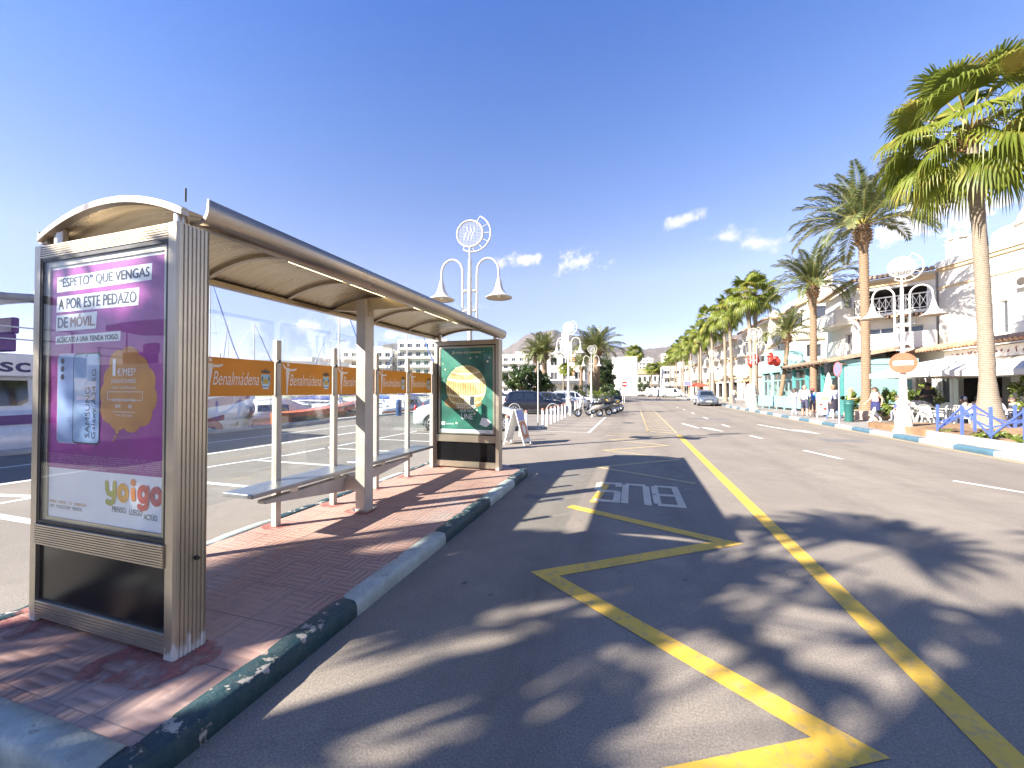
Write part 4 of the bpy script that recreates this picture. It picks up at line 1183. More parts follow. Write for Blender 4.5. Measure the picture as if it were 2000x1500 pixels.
def car(loc, rz, label, paint, kind='suv', group='parked and passing cars', trim=False, L=4.1, W=1.78, H=1.58):
    """front towards +x; stations along the length give belt height, roof height, roof half width factor"""
    t = thing('car' if kind != 'van' else 'van', label, 'car' if kind != 'van' else 'van', loc, rz, group)
    h = H
    if kind == 'suv':
        st = [(-.50, .62, .66, .72, .80), (-.492, .80, .90, .84, .93), (-.465, .92, 1.12, .78, .97), (-.40, .96, h * .955, .70, .99), (-.30, .97, h * .99, .70, 1), (-.12, .96, h, .72, 1), (-.01, .95, h * .985, .72, 1), (.07, .95, h * .93, .72, 1), (.215, .95, 1.02, .84, .99), (.37, .91, .955, .86, .97), (.455, .82, .86, .84, .92), (.488, .66, .72, .80, .85), (.50, .52, .58, .76, .78)]
        win = ((-.37, -.17), (-.155, .02), (.035, .145))
    elif kind == 'sedan':
        st = [(-.50, .60, .66, .74, .80), (-.49, .78, .88, .84, .92), (-.45, .90, .98, .80, .97), (-.36, .93, 1.08, .76, .99), (-.24, .94, h * .96, .70, 1), (-.08, .93, h, .70, 1), (.04, .92, h * .98, .70, 1), (.10, .92, h * .93, .72, 1), (.25, .92, .97, .82, .99), (.38, .86, .90, .86, .97), (.46, .74, .80, .84, .91), (.49, .6, .66, .8, .84), (.50, .48, .54, .76, .76)]
        win = ((-.29, -.12), (-.105, .06), (.075, .17))
    else:
        st = [(-.50, .9, h * .96, .88, .94), (-.49, 1.05, h * .99, .90, .98), (-.3, 1.05, h, .90, 1), (.0, 1.05, h, .90, 1), (.17, 1.05, h * .985, .88, 1), (.24, 1.04, h * .93, .86, 1), (.385, 1.02, 1.12, .88, .98), (.46, .88, .96, .86, .93), (.49, .66, .75, .82, .86), (.50, .5, .58, .78, .78)]
        win = ((.05, .21),)
    zb0 = .24
    def ring(x):
        belt, roof, rf, wf = interp(st, x); w = W / 2 * wf
        half = [(w * .90, zb0), (w * .97, zb0 + .10), (w * 1.0, .45), (w * .995, belt * .82), (w * .965, belt), (w * .965 * (1 + rf) / 2 if roof - belt > .15 else w * .93, (belt + roof) / 2 if roof - belt > .15 else belt + (roof - belt) * .4), (w * rf, roof - (.07 if roof - belt > .15 else .03)), (w * rf * .80, roof - .012), (w * rf * .4, roof + .004), (0, roof + .008)]
        return [Vector((x * L, y, z)) for y, z in half] + [Vector((x * L, -y, z)) for y, z in reversed(half[:-1])]
    xs = sorted({a for a, *_ in st} | {-.5 + i / 28 for i in range(29)})
    b = MB(); b.loft([ring(x) for x in xs], 0, True)
    b.build('body', paint, t)
    def side_patch(x0, x1, f0, f1, s, off=.006, n=4, lean0=0.0, lean1=0.0):
        rows = []
        for j in range(3):
            f = f0 + (f1 - f0) * j / 2; row = []
            for i in range(n + 1):
                xa = x0 + lean0 * (j / 2); xb = x1 + lean1 * (j / 2); x = xa + (xb - xa) * i / n
                r = ring(x); p4, p5, p6 = r[4], r[5], r[6]
                p = p4.lerp(p5, f * 2) if f < .5 else p5.lerp(p6, f * 2 - 1)
                row.append(Vector((p.x, (p.y + off) * s, p.z)))
            rows.append(row)
        m = MB(); vs = [p for r in rows for p in r]; k = n + 1
        m.add(vs, [(j * k + i, j * k + i + 1, (j + 1) * k + i + 1, (j + 1) * k + i) for j in range(2) for i in range(n)], 0, True)
        return m
    for s in (-1, 1):
        for i, (a, c) in enumerate(win):
            ln0 = .05 if (i == 0 and kind != 'van') else 0; ln1 = -.075 if i == len(win) - 1 else 0
            side_patch(a, c, .06, .93, s, .007, 4, ln0, ln1).build('side_window', m_carglass, t)
    def cross_patch(xa, xb, w0, w1, off):
        m = MB(); rows = []
        for j in range(5):
            x = xa + (xb - xa) * j / 4; r = ring(x); rf = w0 + (w1 - w0) * j / 4; row = []
            for i in range(7):
                u = -1 + 2 * i / 6; a = abs(u); p6, p7, p9 = r[6], r[7], r[9]
                p = p9.lerp(p7, a / .75) if a < .75 else p7.lerp(p6, (a - .75) / .25 * .8)
                row.append(Vector((p.x + off * .6, p.y * (1 if u < 0 else -1) * rf, p.z + abs(off))))
            rows.append(row)
        vs = [p for r in rows for p in r]
        m.add(vs, [(j * 7 + i, j * 7 + i + 1, (j + 1) * 7 + i + 1, (j + 1) * 7 + i) for j in range(4) for i in range(6)], 0, True)
        return m
    wa = {'suv': (.205, .085), 'sedan': (.24, .115), 'van': (.375, .25)}[kind]
    cross_patch(wa[0], wa[1], .97, .95, .012).build('windscreen', m_carglass, t)
    if kind != 'van':
        ra = {'suv': (-.462, -.405), 'sedan': (-.36, -.25)}[kind]
        cross_patch(ra[0], ra[1], .93, .93, -.012).build('rear_window', m_carglass, t)
    wr = .33 if kind == 'suv' else .31
    for xw in (-.315 * L, .31 * L):
        for s in (-1, 1):
            wh = MB(); y = s * (W / 2 - .085)
            T = Matrix.Translation((xw, y, wr)) @ Matrix.Rotation(R_(90) * -s, 4, 'X')
            wh.lathe([(0, -.10), (wr * .9, -.10), (wr, -.06), (wr, .075), (wr * .93, .10), (wr * .68, .10)], 26, (0, 0, 0), 0, True, T)
            wo = wh.build('wheel', m_tyre, t)
            rm = MB(); rm.lathe([(wr * .69, .10), (wr * .66, .085), (wr * .60, .045), (0, .04)], 22, (0, 0, 0), 1, False, T)
            for k in range(6):
                a = k * math.pi / 3
                rm.bar(T @ Vector((wr * .08 * math.cos(a), wr * .08 * math.sin(a), .088)), T @ Vector((wr * .66 * math.cos(a), wr * .66 * math.sin(a), .088)), .065, .02, 0, (0, 1, 0))
            rm.lathe([(0, .10), (wr * .16, .10), (wr * .18, .08)], 12, (0, 0, 0), 0, True, T); rm.lathe([(wr * .62, .092), (wr * .69, .102), (wr * .70, .095)], 22, (0, 0, 0), 0, True, T)
            rm.build('rim', [m_rim, m_plastic], wo)
            ac = MB(); arc = [(xw + (wr + .055) * math.cos(a), s * (W / 2 - .012), wr + (wr + .055) * math.sin(a)) for a in [R_(-12 + 204 * i / 16) for i in range(17)]]
            ac.tube(arc, .042, 6, 0); ac.poly([(xw + (wr + .05) * math.cos(R_(i * 15)), s * (W / 2 - .0015), wr + (wr + .05) * math.sin(R_(i * 15))) for i in range(13)], 1)
            ac.build('wheel_arch', [m_plastic if not trim else M('grey_cladding', (.25, .25, .25), .6), m_black], t)
    for s in (-1, 1):
        sk = MB(); sk.bx(-.24 * L, .235 * L, s * W * .478 - .02, s * W * .478 + .02, .215, .33); sk.build('sill', m_plastic, t, bevel=.01)
        hl = MB(); x = .452 * L; r = ring(.455); zz = .70 if kind != 'van' else .82
        hl.sphere((x, s * W * .35, zz), .13, 12, 8, 0, (.85, 1.25, .55)); hl.build('headlight', m_head, t)
        tl = MB(); tl.sphere((-.475 * L, s * W * .41, .90 if kind != 'van' else 1.1), .12, 10, 8, 0, (.6, .72, 1.35 if kind != 'van' else 2.2)); tl.build('tail_light', m_tail, t)
        mi = MB(); xm = .165 * L if kind != 'van' else .26 * L; mi.sphere((xm, s * (W / 2 + .085), 1.02), .085, 10, 8, 0, (.75, 1.15, .85)); mi.bar((xm, s * W * .47, .98), (xm, s * (W / 2 + .06), 1.0), .05, .03); mi.build('wing_mirror', paint, t)
        for xh in ((-.10, .09) if kind != 'van' else (.02,)):
            dh = MB(); r = ring(xh); dh.bx(xh * L - .09, xh * L + .09, s * (W / 2 + .004) - .012, s * (W / 2 + .004) + .012, .825, .852); dh.build('door_handle', paint, t, bevel=.006)
        for xl in (win[0][1] + .0075, win[-1][0] + .012, win[-1][1] + .05):
            dl = MB(); r = ring(xl); dl.bx(xl * L - .004, xl * L + .004, s * (W / 2) - .004, s * (W / 2) + .0025, .36, .88); dl.build('door_gap', m_black, t)
    bp = MB(); bp.loft([[Vector((x * L + dx_, y, z)) for y, z in ((-W * .40, .22), (W * .40, .22), (W * .42, .40), (-W * .42, .40))] for x, dx_ in ((.455, 0), (.50, .012))], 0, False); bp.build('bumper', m_plastic, t, bevel=.03)
    bq = MB(); bq.loft([[Vector((x * L + dx_, y, z)) for y, z in ((-W * .40, .24), (W * .40, .24), (W * .42, .46), (-W * .42, .46))] for x, dx_ in ((-.455, 0), (-.50, -.012))], 0, False, True, True); bq.build('bumper', m_plastic, t, bevel=.03, recalc=True)
    gr = MB(); gr.bx(.486 * L, .502 * L, -W * .25, W * .25, .56, .68); gr.build('grille', m_plastic, t, bevel=.01)
    pt = MB(); pt.bx(.506 * L, .510 * L, -.26, .26, .42, .53); pt.bx(.5105 * L, .511 * L, -.25, -.22, .43, .52, 1); pt.build('number_plate', [m_plate, flat((.03, .06, .4), .4, 'plate_blue')], t)
    if trim:
        for s in (-1, 1):
            rl = MB(); rl.tube([(x * L, s * W * .335, interp(st, x)[1] + .035) for x in (-.36, -.33, -.2, -.05, .05, .08)], .018, 6); rl.build('roof_rail', m_plastic, t)
    return t

HD = R_(16.9)
car((-6.55, 26.55, 0), HD, 'dark navy hatchback with pale wheel arches, parked nearest behind the white bollards', carpaint('navy_paint', (.007, .008, .015)), 'suv', trim=True, H=1.56)
car((-6.5, 15.35, 0), HD, 'white car mostly hidden behind the green lottery poster, red tail light showing', carpaint('white_car_paint', (.5, .5, .51), .0), 'sedan', L=4.4, H=1.48)
car((-6.2, 29.6, 0), HD, 'dark grey car whose windscreen shows just beyond the navy hatchback', carpaint('graphite_paint', (.05, .055, .07)), 'sedan', L=4.3, H=1.5)
car((-5.7, 32.8, 0), HD, 'silver car parked third in the row behind the bollards', carpaint('silver_paint', (.42, .43, .44), .5), 'sedan', L=4.4, H=1.47)
car((-5.2, 36.0, 0), HD, 'white car parked farthest in the row beside the scooters', carpaint('white_car_paint', (.62, .62, .63), .0), 'suv', L=4.2, H=1.55)
car((7.3, 45.6, 0), R_(-90) - R_(1), 'grey blue estate car facing the viewer at the right kerb', carpaint('grey_blue_paint', (.17, .20, .25), .5), 'suv', L=4.5, W=1.84, H=1.62, trim=True)
car((8.0, 90, 0), R_(0), 'white delivery van standing sideways at the far end of the street', carpaint('white_van_paint', (.7, .7, .7), 0), 'van', 'white vans at the street end', L=4.9, W=1.9, H=1.95)
car((5.2, 95, 0), R_(8), 'white van partly hidden behind another van at the street end', carpaint('white_van_paint', (.7, .7, .7), 0), 'van', 'white vans at the street end', L=4.6, W=1.9, H=1.85)
for i, (x, y, lab) in enumerate(((-24, 57, 'small dark car on the lawn side road, seen under the orange band at left'), (-20, 58, 'small dark car on the lawn side road, seen under the orange band at right'))):
    car((x, y, .1), R_(5), lab, carpaint('black_paint', (.02, .02, .025)), 'sedan', 'cars beyond the harbour')
for i, (x, y) in enumerate(((-2.4, 62), (-2.9, 68))):
    car((x, y, 0), R_(88), ['blue car parked in the shade left of the far street, nearer one', 'dark car parked in the shade left of the far street, farther one'][i], carpaint('blue_paint', (.03, .06, .16)), 'suv', 'cars in the shade of the far street')

m_chrome = M('chrome', (.6, .6, .6), .15, 1.0, var=.1)
m_seatv = M('black_vinyl', (.015, .015, .016), .45, var=.2)
def motorbike(loc, rz, label, paint, scooter=True):
    """front towards +x"""
    t = thing('scooter' if scooter else 'motorbike', label, 'scooter' if scooter else 'motorbike', loc, rz, 'two-wheelers parked beyond the bollards')
    wb, wr = (.66, .24) if scooter else (.72, .30)
    for x in (-wb, wb):
        w = MB(); T = Matrix.Translation((x, 0, wr)) @ Matrix.Rotation(R_(90), 4, 'X')
        w.lathe([(wr * .6, -.05), (wr * .92, -.055), (wr, -.02), (wr, .02), (wr * .92, .055), (wr * .6, .05)], 22, (0, 0, 0), 0, True, T); wo = w.build('wheel', m_tyre, t)
        r = MB(); r.lathe([(wr * .62, -.035), (wr * .5, -.02), (.05, -.02), (.05, .02), (wr * .5, .02), (wr * .62, .035)], 18, (0, 0, 0), 0, True, T); r.build('rim', m_rim, wo)
    f = MB(); f.tube([(wb, .07, wr), (wb - .17, .05, .78), (wb - .26, .03, 1.02)], .026, 8); f.tube([(wb, -.07, wr), (wb - .17, -.05, .78), (wb - .26, -.03, 1.02)], .026, 8); f.build('fork', m_chrome, t)
    def blob(secs):
        m = MB(); rings = []
        for x, z, hw, hh in secs: rings.append([Vector((x, hw * math.cos(a), z + hh * math.sin(a))) for a in [2 * math.pi * k / 12 for k in range(12)]])
        return m.loft(rings, 0, True)
    if scooter:
        blob([(-.92, .72, .03, .03), (-.85, .66, .13, .12), (-.6, .58, .19, .19), (-.35, .55, .18, .18), (-.15, .46, .13, .10), (-.05, .34, .14, .05), (.25, .32, .15, .04), (.32, .34, .12, .05)]).build('body', paint, t, recalc=True)
        s = MB(); s.loft([[Vector((x, y, z)) for y, z in ((-.22 * k, 0 + z0), (.22 * k, z0), (.17 * k, z0 + .03), (-.17 * k, z0 + .03))] for x, z0, k in ((.30, .30, .9), (.38, .55, 1.0), (.36, .85, .95), (.30, 1.02, .55))], 0, False); s.build('leg_shield', paint, t, recalc=True, bevel=.02)
        blob([(wb - .26, .50, .04, .02), (wb - .12, .53, .09, .05), (wb + .1, .50, .09, .05), (wb + .24, .40, .06, .03)]).build('mudguard', paint, t, recalc=True)
        b = MB(); b.bx(-1.02, -.68, -.17, .17, .86, 1.14); b.build('top_box', m_plastic, t, bevel=.05)
    else:
        blob([(-.95, .86, .03, .03), (-.8, .80, .10, .07), (-.45, .74, .13, .09), (-.2, .80, .15, .13), (.1, .86, .17, .14), (.3, .84, .10, .10)]).build('tank', paint, t, recalc=True)
        blob([(-.35, .42, .06, .10), (-.2, .42, .17, .19), (.12, .42, .17, .19), (.28, .46, .06, .10)]).build('engine', m_plastic, t, recalc=True)
        e = MB(); e.tube([(.2, .16, .34), (-.2, .17, .26), (-.55, .17, .32), (-.95, .17, .42)], [.03, .03, .05, .055], 8); e.build('exhaust', m_chrome, t)
    blob([(-.80, .80, .08, .03), (-.6, .82, .15, .06), (-.25, .80, .15, .055), (.0, .78, .08, .03)]).build('saddle', m_seatv, t, recalc=True)
    h = MB(); h.tube([(wb - .42, .34, 1.06), (wb - .30, .2, 1.08), (wb - .26, 0, 1.04), (wb - .30, -.2, 1.08), (wb - .42, -.34, 1.06)], .016, 8); h.build('handlebar', m_plastic, t)
    l = MB(); l.sphere((wb - .18, 0, .96), .10, 12, 8, 0, (.8, 1, 1)); l.build('headlight', m_head, t)
    for s_ in (-1, 1):
        mr = MB(); mr.tube([(wb - .30, s_ * .2, 1.08), (wb - .28, s_ * .30, 1.24)], .008, 6); mr.sphere((wb - .28, s_ * .31, 1.27), .06, 8, 6, 0, (.3, 1, .7)); mr.build('mirror', m_plastic, t)
    k = MB(); k.tube([(-.1, .06, .28), (-.18, .24, .02)], .014, 6); k.build('stand', m_chrome, t)
    return t
motorbike((-2.55, 24.4, 0), R_(200), 'cream scooter with a black top box, nearest of the parked two-wheelers', carpaint('cream_paint', (.3, .28, .24), .1))
motorbike((-2.05, 25.7, 0), R_(205), 'dark grey scooter standing second behind the cream one', carpaint('grey_scooter_paint', (.05, .055, .06), .3))
motorbike((-1.9, 27.2, 0), R_(198), 'black motorbike parked third along the row of two-wheelers', carpaint('black_bike_paint', (.02, .02, .022)), False)
motorbike((-1.75, 28.7, 0), R_(202), 'yellow tanked motorbike parked fourth along the row of two-wheelers', carpaint('yellow_bike_paint', (.6, .36, .02), 0), False)
motorbike((-1.6, 30.4, 0), R_(195), 'dark blue motorbike parked last along the row of two-wheelers', carpaint('blue_bike_paint', (.03, .05, .12)), False)
# ------------------------------------------------------------------ buildings, hills
def plaster(name, c):
    t = NT(name)
    f = t.rng(t.noise(.5, 6, .6), .3, .7); streak = t.rng(t.noise(1.0, 5, .6, vec=t.mapv((1.6, 1.6, .12))), .55, .75)
    a = t.mix(f, sc3(c, .95), c); a = t.mix(t.math('MULTIPLY', streak, .16), a, sc3(c, .62))
    t.col(a); t.rough(.85); t.bump(t.noise(28, 6), .15, .01)
    return t.mat
m_wall = plaster('white_plaster', (.70, .66, .59))
m_cream = plaster('cream_plaster', (.58, .42, .24))
m_greywall = plaster('soft_white_plaster', (.5, .48, .45))
m_tileroof = M('terracotta_tile', (.40, .20, .11), .8, var=.4, scale=3, c2=(.52, .33, .2, 1), bump=.2, bscale=20)
m_oldtile = M('weathered_roof_tile', (.26, .18, .13), .85, var=.45, scale=4, c2=(.42, .30, .20, 1))
m_frame = flat((.7, .68, .64), .5, 'white_window_frame')
m_win = NT('window_glass'); m_win.col((.045, .05, .06, 1)); m_win.rough(.06); m_win.b.inputs['Specular IOR Level'].default_value = .8; m_win = m_win.mat
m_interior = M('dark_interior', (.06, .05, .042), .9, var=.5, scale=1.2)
m_wood = M('dark_wood', (.12, .07, .04), .7, var=.3, scale=6)
m_ironw = M('white_ironwork', (.72, .70, .66), .5)
m_mint = M('mint_paint', (.22, .42, .39), .5, var=.08)
m_teal = M('teal_paint', (.07, .24, .23), .5, var=.12)
m_aqua = M('aqua_sheet', (.21, .37, .36), .5, var=.06)

def facade(mb, P0, P1, z0, h, ops, inward, depth=.22, m=0):
    """one wall with real openings: outer skin plus reveals"""
    P0 = Vector((*P0, 0)); P1 = Vector((*P1, 0)); d = P1 - P0; L = d.length; d.normalize()
    us = sorted({0, L} | {u for o in ops for u in o[:2]}); zs = sorted({z0, h} | {z for o in ops for z in o[2:4]})
    pt = lambda u, z, k=0: P0 + d * u + inward * k + Vector((0, 0, z))
    for a, b in zip(us, us[1:]):
        for c, e in zip(zs, zs[1:]):
            mu, mz = (a + b) / 2, (c + e) / 2
            if any(o[0] < mu < o[1] and o[2] < mz < o[3] for o in ops): continue
            mb.poly([pt(a, c), pt(b, c), pt(b, e), pt(a, e)], m)
    for o in ops:
        a, b, c, e = o[:4]; k = depth
        mb.poly([pt(a, c), pt(a, e), pt(a, e, k), pt(a, c, k)], m); mb.poly([pt(b, c), pt(b, e), pt(b, e, k), pt(b, c, k)], m)
        mb.poly([pt(a, e), pt(b, e), pt(b, e, k), pt(a, e, k)], m); mb.poly([pt(a, c), pt(b, c), pt(b, c, k), pt(a, c, k)], m)

def building(label, foot, h, ops=None, wall=None, name='building', group=None, z0=0.0, parapet=.0, cat='building', roofm=None):
    cen = sum((Vector((*p, 0)) for p in foot), Vector()) / len(foot)
    t = thing(name, label, cat, (cen.x, cen.y, 0), 0, group)
    ops = ops or {}; n = len(foot); mb = MB(); f = [(p[0] - cen.x, p[1] - cen.y) for p in foot]
    for i in range(n):
        P0, P1 = f[i], f[(i + 1) % n]; d = (Vector(P1) - Vector(P0)).normalized(); inn = Vector((-d.y, d.x, 0))
        if inn.dot(-(Vector((*P0, 0)) + Vector((*P1, 0)))) < 0: inn = -inn
        ol = ops.get(i, [])
        facade(mb, P0, P1, z0, h + parapet, ol, inn)
        for o in ol:
            a, b, c, e = o[:4]; kind = o[4] if len(o) > 4 else 'win'
            pt = lambda u, z, k=0: Vector((*P0, 0)) + Vector((*d, 0)) * u + inn * k + Vector((0, 0, z))
            if kind == 'win':
                fr = MB(); wd = .06; nb = max(1, round((b - a) / .8))
                for u0, u1, c0, e0 in [(a, b, c, c + wd), (a, b, e - wd, e), (a, a + wd, c + wd, e - wd), (b - wd, b, c + wd, e - wd)] + [(a + (b - a) * k / nb - wd / 2, a + (b - a) * k / nb + wd / 2, c + wd, e - wd) for k in range(1, nb)]:
                    fr.bar(pt((u0 + u1) / 2, c0, .15), pt((u0 + u1) / 2, e0, .15), u1 - u0, .05, 0, tuple(inn))
                w = fr.build('window', m_frame, t)
                pn = MB(); pn.poly([pt(a, c, .18), pt(b, c, .18), pt(b, e, .18), pt(a, e, .18)]); pn.build('pane', m_win, w)
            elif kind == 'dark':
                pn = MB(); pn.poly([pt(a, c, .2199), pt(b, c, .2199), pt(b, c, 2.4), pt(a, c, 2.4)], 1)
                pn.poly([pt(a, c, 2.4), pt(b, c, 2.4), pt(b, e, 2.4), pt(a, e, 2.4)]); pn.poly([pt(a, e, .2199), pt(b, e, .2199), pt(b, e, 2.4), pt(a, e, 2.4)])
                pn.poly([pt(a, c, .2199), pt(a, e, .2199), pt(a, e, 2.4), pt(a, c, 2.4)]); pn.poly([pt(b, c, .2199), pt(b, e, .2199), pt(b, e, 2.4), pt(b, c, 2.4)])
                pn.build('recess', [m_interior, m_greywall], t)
    mb.poly([(x, y, h) for x, y in f], 0)
    mb.build('wall', wall or m_wall, t)
    t['_c'] = (cen.x, cen.y)
    return t
def rel(t, p, z=0.0): return Vector((p[0] - t.location.x, p[1] - t.location.y, z))

def tile_eave(t, P0, P1, z, out, drop=.28, depth=.75, mat=None, sp=.24, name='tile_eave'):
    """row of barrel tiles running out over the wall head"""
    a = rel(t, P0, z); b = rel(t, P1, z); d = b - a; L = d.length; d.normalize(); o = Vector((*out, 0)).normalized()
    mb = MB(); n = int(L / sp)
    mb.add([a - o * .1, b - o * .1, b + o * depth + Vector((0, 0, -drop)), a + o * depth + Vector((0, 0, -drop))], [(0, 1, 2, 3)], 0)
    mb.add([a - o * .1 - Vector((0, 0, .1)), b - o * .1 - Vector((0, 0, .1)), b + o * (depth - .08) + Vector((0, 0, -drop - .09)), a + o * (depth - .08) + Vector((0, 0, -drop - .09))], [(0, 3, 2, 1)], 1)
    for i in range(n):
        p = a + d * ((i + .5) * L / n); r = sp * .36
        mb.tube([p - o * .1 + Vector((0, 0, .01)), p + o * depth * .45 + Vector((0, 0, -drop * .45 + .015)), p + o * (depth + .04) + Vector((0, 0, -drop + .01))], [r * .85, r * .95, r], 7, 0)
    mb.build(name, [mat or m_tileroof, m_cream], t)
def band(t, P0, P1, z0, z1, out, depth, mat, name='cornice'):
    a = rel(t, P0); b = rel(t, P1); o = Vector((*out, 0)).normalized(); mb = MB()
    vs = [a - o * .01, b - o * .01, b + o * depth, a + o * depth]; 
    V = [v + Vector((0, 0, z)) for z in (z0, z1) for v in vs]
    mb.add(V, [(3, 2, 1, 0), (4, 5, 6, 7), (0, 1, 5, 4), (1, 2, 6, 5), (2, 3, 7, 6), (3, 0, 4, 7)])
    mb.build(name, mat, t, bevel=.02)
def balcony(t, P0, P1, z, out, depth=1.0, rail='wall', slabm=None):
    band(t, P0, P1, z - .16, z, out, depth, slabm or m_wall, 'balcony')
    sl = t.children[-1]
    a = rel(t, P0, z); b = rel(t, P1, z); o = Vector((*out, 0)).normalized(); d = (b - a).normalized()
    mb = MB(); q = [a, a + o * depth, b + o * depth, b]
    if rail == 'wall':
        for u, v in zip(q, q[1:]): mb.bar(u + Vector((0, 0, .47)), v + Vector((0, 0, .47)), .12, .94)
    else:
        for u, v in zip(q, q[1:]):
            mb.bar(u + Vector((0, 0, .98)), v + Vector((0, 0, .98)), .07, .06); mb.bar(u + Vector((0, 0, .14)), v + Vector((0, 0, .14)), .05, .04)
            L = (v - u).length; k = max(2, int(L / .28))
            for i in range(k + 1):
                p = u.lerp(v, i / k); mb.bar(p, p + Vector((0, 0, .98)), .035, .035)
                if i < k:
                    p2 = u.lerp(v, (i + 1) / k); mb.bar(p + Vector((0, 0, .2)), p2 + Vector((0, 0, .9)), .025, .025); mb.bar(p2 + Vector((0, 0, .2)), p + Vector((0, 0, .9)), .025, .025)
    mb.build('railing', m_wall if rail == 'wall' else m_ironw, sl)
def chimney(t, x, y, z, h, w=.7):
    c = rel(t, (x, y)); m = MB(); m.box((c.x, c.y, z + h * .35), (w, w, h * .7)); m.box((c.x, c.y, z + h * .72), (w * 1.12, w * 1.12, h * .06))
    for sx in (-1, 1):
        for sy in (-1, 1): m.box((c.x + sx * w * .38, c.y + sy * w * .38, z + h * .80), (w * .2, w * .2, h * .12))
    m.add([(c.x - w * .55, c.y - w * .55, z + h * .85), (c.x + w * .55, c.y - w * .55, z + h * .85), (c.x + w * .55, c.y + w * .55, z + h * .85), (c.x - w * .55, c.y + w * .55, z + h * .85), (c.x, c.y, z + h * 1.15)], [(0, 1, 4), (1, 2, 4), (2, 3, 4), (3, 0, 4), (3, 2, 1, 0)])
    m.build('chimney', m_wall, t)

G_B = 'white buildings behind the promenade'
# A: the nearest white house, right edge of the picture
A0, A1 = (19.3, 21.5), (17.3, 29.6)
bA = building('tall white house at the right edge with a dome and two narrow windows', [A0, A1, (26, 33), (31, 22)], 9.05, {0: [(4.95, 5.3, 4.5, 6.2), (5.6, 5.95, 4.5, 6.2), (1.2, 2.2, 4.4, 6.2)]}, group=G_B)
oA = (-.97, -.24)
band(bA, A0, A1, 8.75, 9.12, oA, .22, m_wall); band(bA, A0, A1, 8.56, 8.75, oA, .12, m_cream, 'moulding'); band(bA, A0, A1, 7.55, 7.66, oA, .08, m_cream, 'moulding')
dm = MB(); c = rel(bA, (20.3, 25.3)); dm.lathe([(2.2, 9.0), (2.2, 9.75), (2.3, 9.78), (2.3, 9.92), (2.1, 9.96), (2.02, 10.4), (1.75, 10.95), (1.25, 11.45), (.6, 11.75), (0.01, 11.85)], 36, (c.x, c.y, 0)); dm.build('dome', m_wall, bA)
pa_ = MB(); c = rel(bA, (18.75, 26.6)); pa_.lathe([(.9, 9.0), (.9, 9.5), (.84, 9.75), (.6, 9.95), (.2, 10.04), (.01, 10.05)], 24, (c.x, c.y, 0)); pa_.build('roof_step', m_wall, bA)
chimney(bA, 17.95, 29.1, 9.0, 1.55, .75)
# ground floor restaurant under A and B
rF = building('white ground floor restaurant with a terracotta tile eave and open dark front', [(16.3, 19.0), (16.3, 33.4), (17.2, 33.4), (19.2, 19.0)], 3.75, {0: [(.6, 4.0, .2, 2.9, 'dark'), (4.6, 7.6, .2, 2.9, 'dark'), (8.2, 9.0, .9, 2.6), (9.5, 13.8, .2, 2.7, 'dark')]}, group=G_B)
tile_eave(rF, (16.3, 19.0), (16.3, 33.4), 4.12, (-1, 0), .32, .85)
sg = MB(); o = rel(rF, (15.93, 26.6), 3.27); sg.box((o.x + .03, o.y - 2.9, 3.40), (.1, 6.4, .50)); sgo = sg.build('signboard', m_wall, rF)
sl = MB(); rq = random.Random(12)
for k in range(13):
    yy = o.y - .2 - k * .36; pts_ = [(o.x - .03, yy - rq.uniform(0, .26), 3.24 + rq.uniform(0, .30)) for _ in range(4)]
    sl.tube(pts_, .022, 5); sl.build('lettering', M('faded_red_paint', (.55, .22, .18), .6), sgo)
# B: block with loggia and ornamented balcony
B0, B1 = (17.25, 29.75), (14.3, 31.75)
oB = (-.56, -.83)
bB = building('white block with a tiled eave over an ornamented balcony and blue windows', [B0, B1, (15.2, 38.5), (22, 39), (22, 32)], 8.75, {0: [(.35, 3.2, 6.55, 8.05, 'dark'), (.5, 1.5, 4.5, 5.6), (1.8, 3.1, 4.5, 5.6)], 1: [(1.0, 2.2, 6.6, 7.9), (3.2, 4.6, 6.6, 7.9), (1.0, 2.4, 4.4, 5.6)]}, group=G_B)
tile_eave(bB, B0, (14.0, 31.95), 9.0, oB, .26, .7, m_oldtile); band(bB, B0, B1, 8.25, 8.5, oB, .12, m_cream, 'moulding')
balcony(bB, B0, B1, 6.4, oB, .8, 'iron'); balcony(bB, B0, B1, 4.15, oB, 1.2, 'wall'); tile_eave(bB, B0, B1, 6.25, oB, .12, .95, m_tileroof, .2)
tile_eave(bB, B1, (15.2, 38.5), 9.0, (-.99, .13), .26, .6, m_oldtile); balcony(bB, (14.4, 32.6), (15.0, 37), 6.3, (-.99, .13), .9, 'wall')
# C: stepped block
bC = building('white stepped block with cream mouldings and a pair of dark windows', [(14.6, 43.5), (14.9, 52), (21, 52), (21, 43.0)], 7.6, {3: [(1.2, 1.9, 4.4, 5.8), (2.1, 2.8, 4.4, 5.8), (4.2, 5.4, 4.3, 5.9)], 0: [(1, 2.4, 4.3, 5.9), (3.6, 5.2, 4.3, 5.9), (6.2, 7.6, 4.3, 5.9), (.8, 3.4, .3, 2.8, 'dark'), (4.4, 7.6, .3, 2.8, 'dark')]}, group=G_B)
for z_ in (3.5, 6.35): band(bC, (21, 43.0), (14.6, 43.5), z_, z_ + .25, (-.08, -1), .25, m_cream, 'moulding'); band(bC, (14.6, 43.5), (14.9, 52), z_, z_ + .25, (-1, 0), .25, m_cream, 'moulding')
balcony(bC, (14.65, 45), (14.85, 51), 3.75, (-1, 0), 1.1, 'wall'); balcony(bC, (18.4, 43.2), (15.0, 43.47), 3.75, (-.08, -1), .9, 'wall')
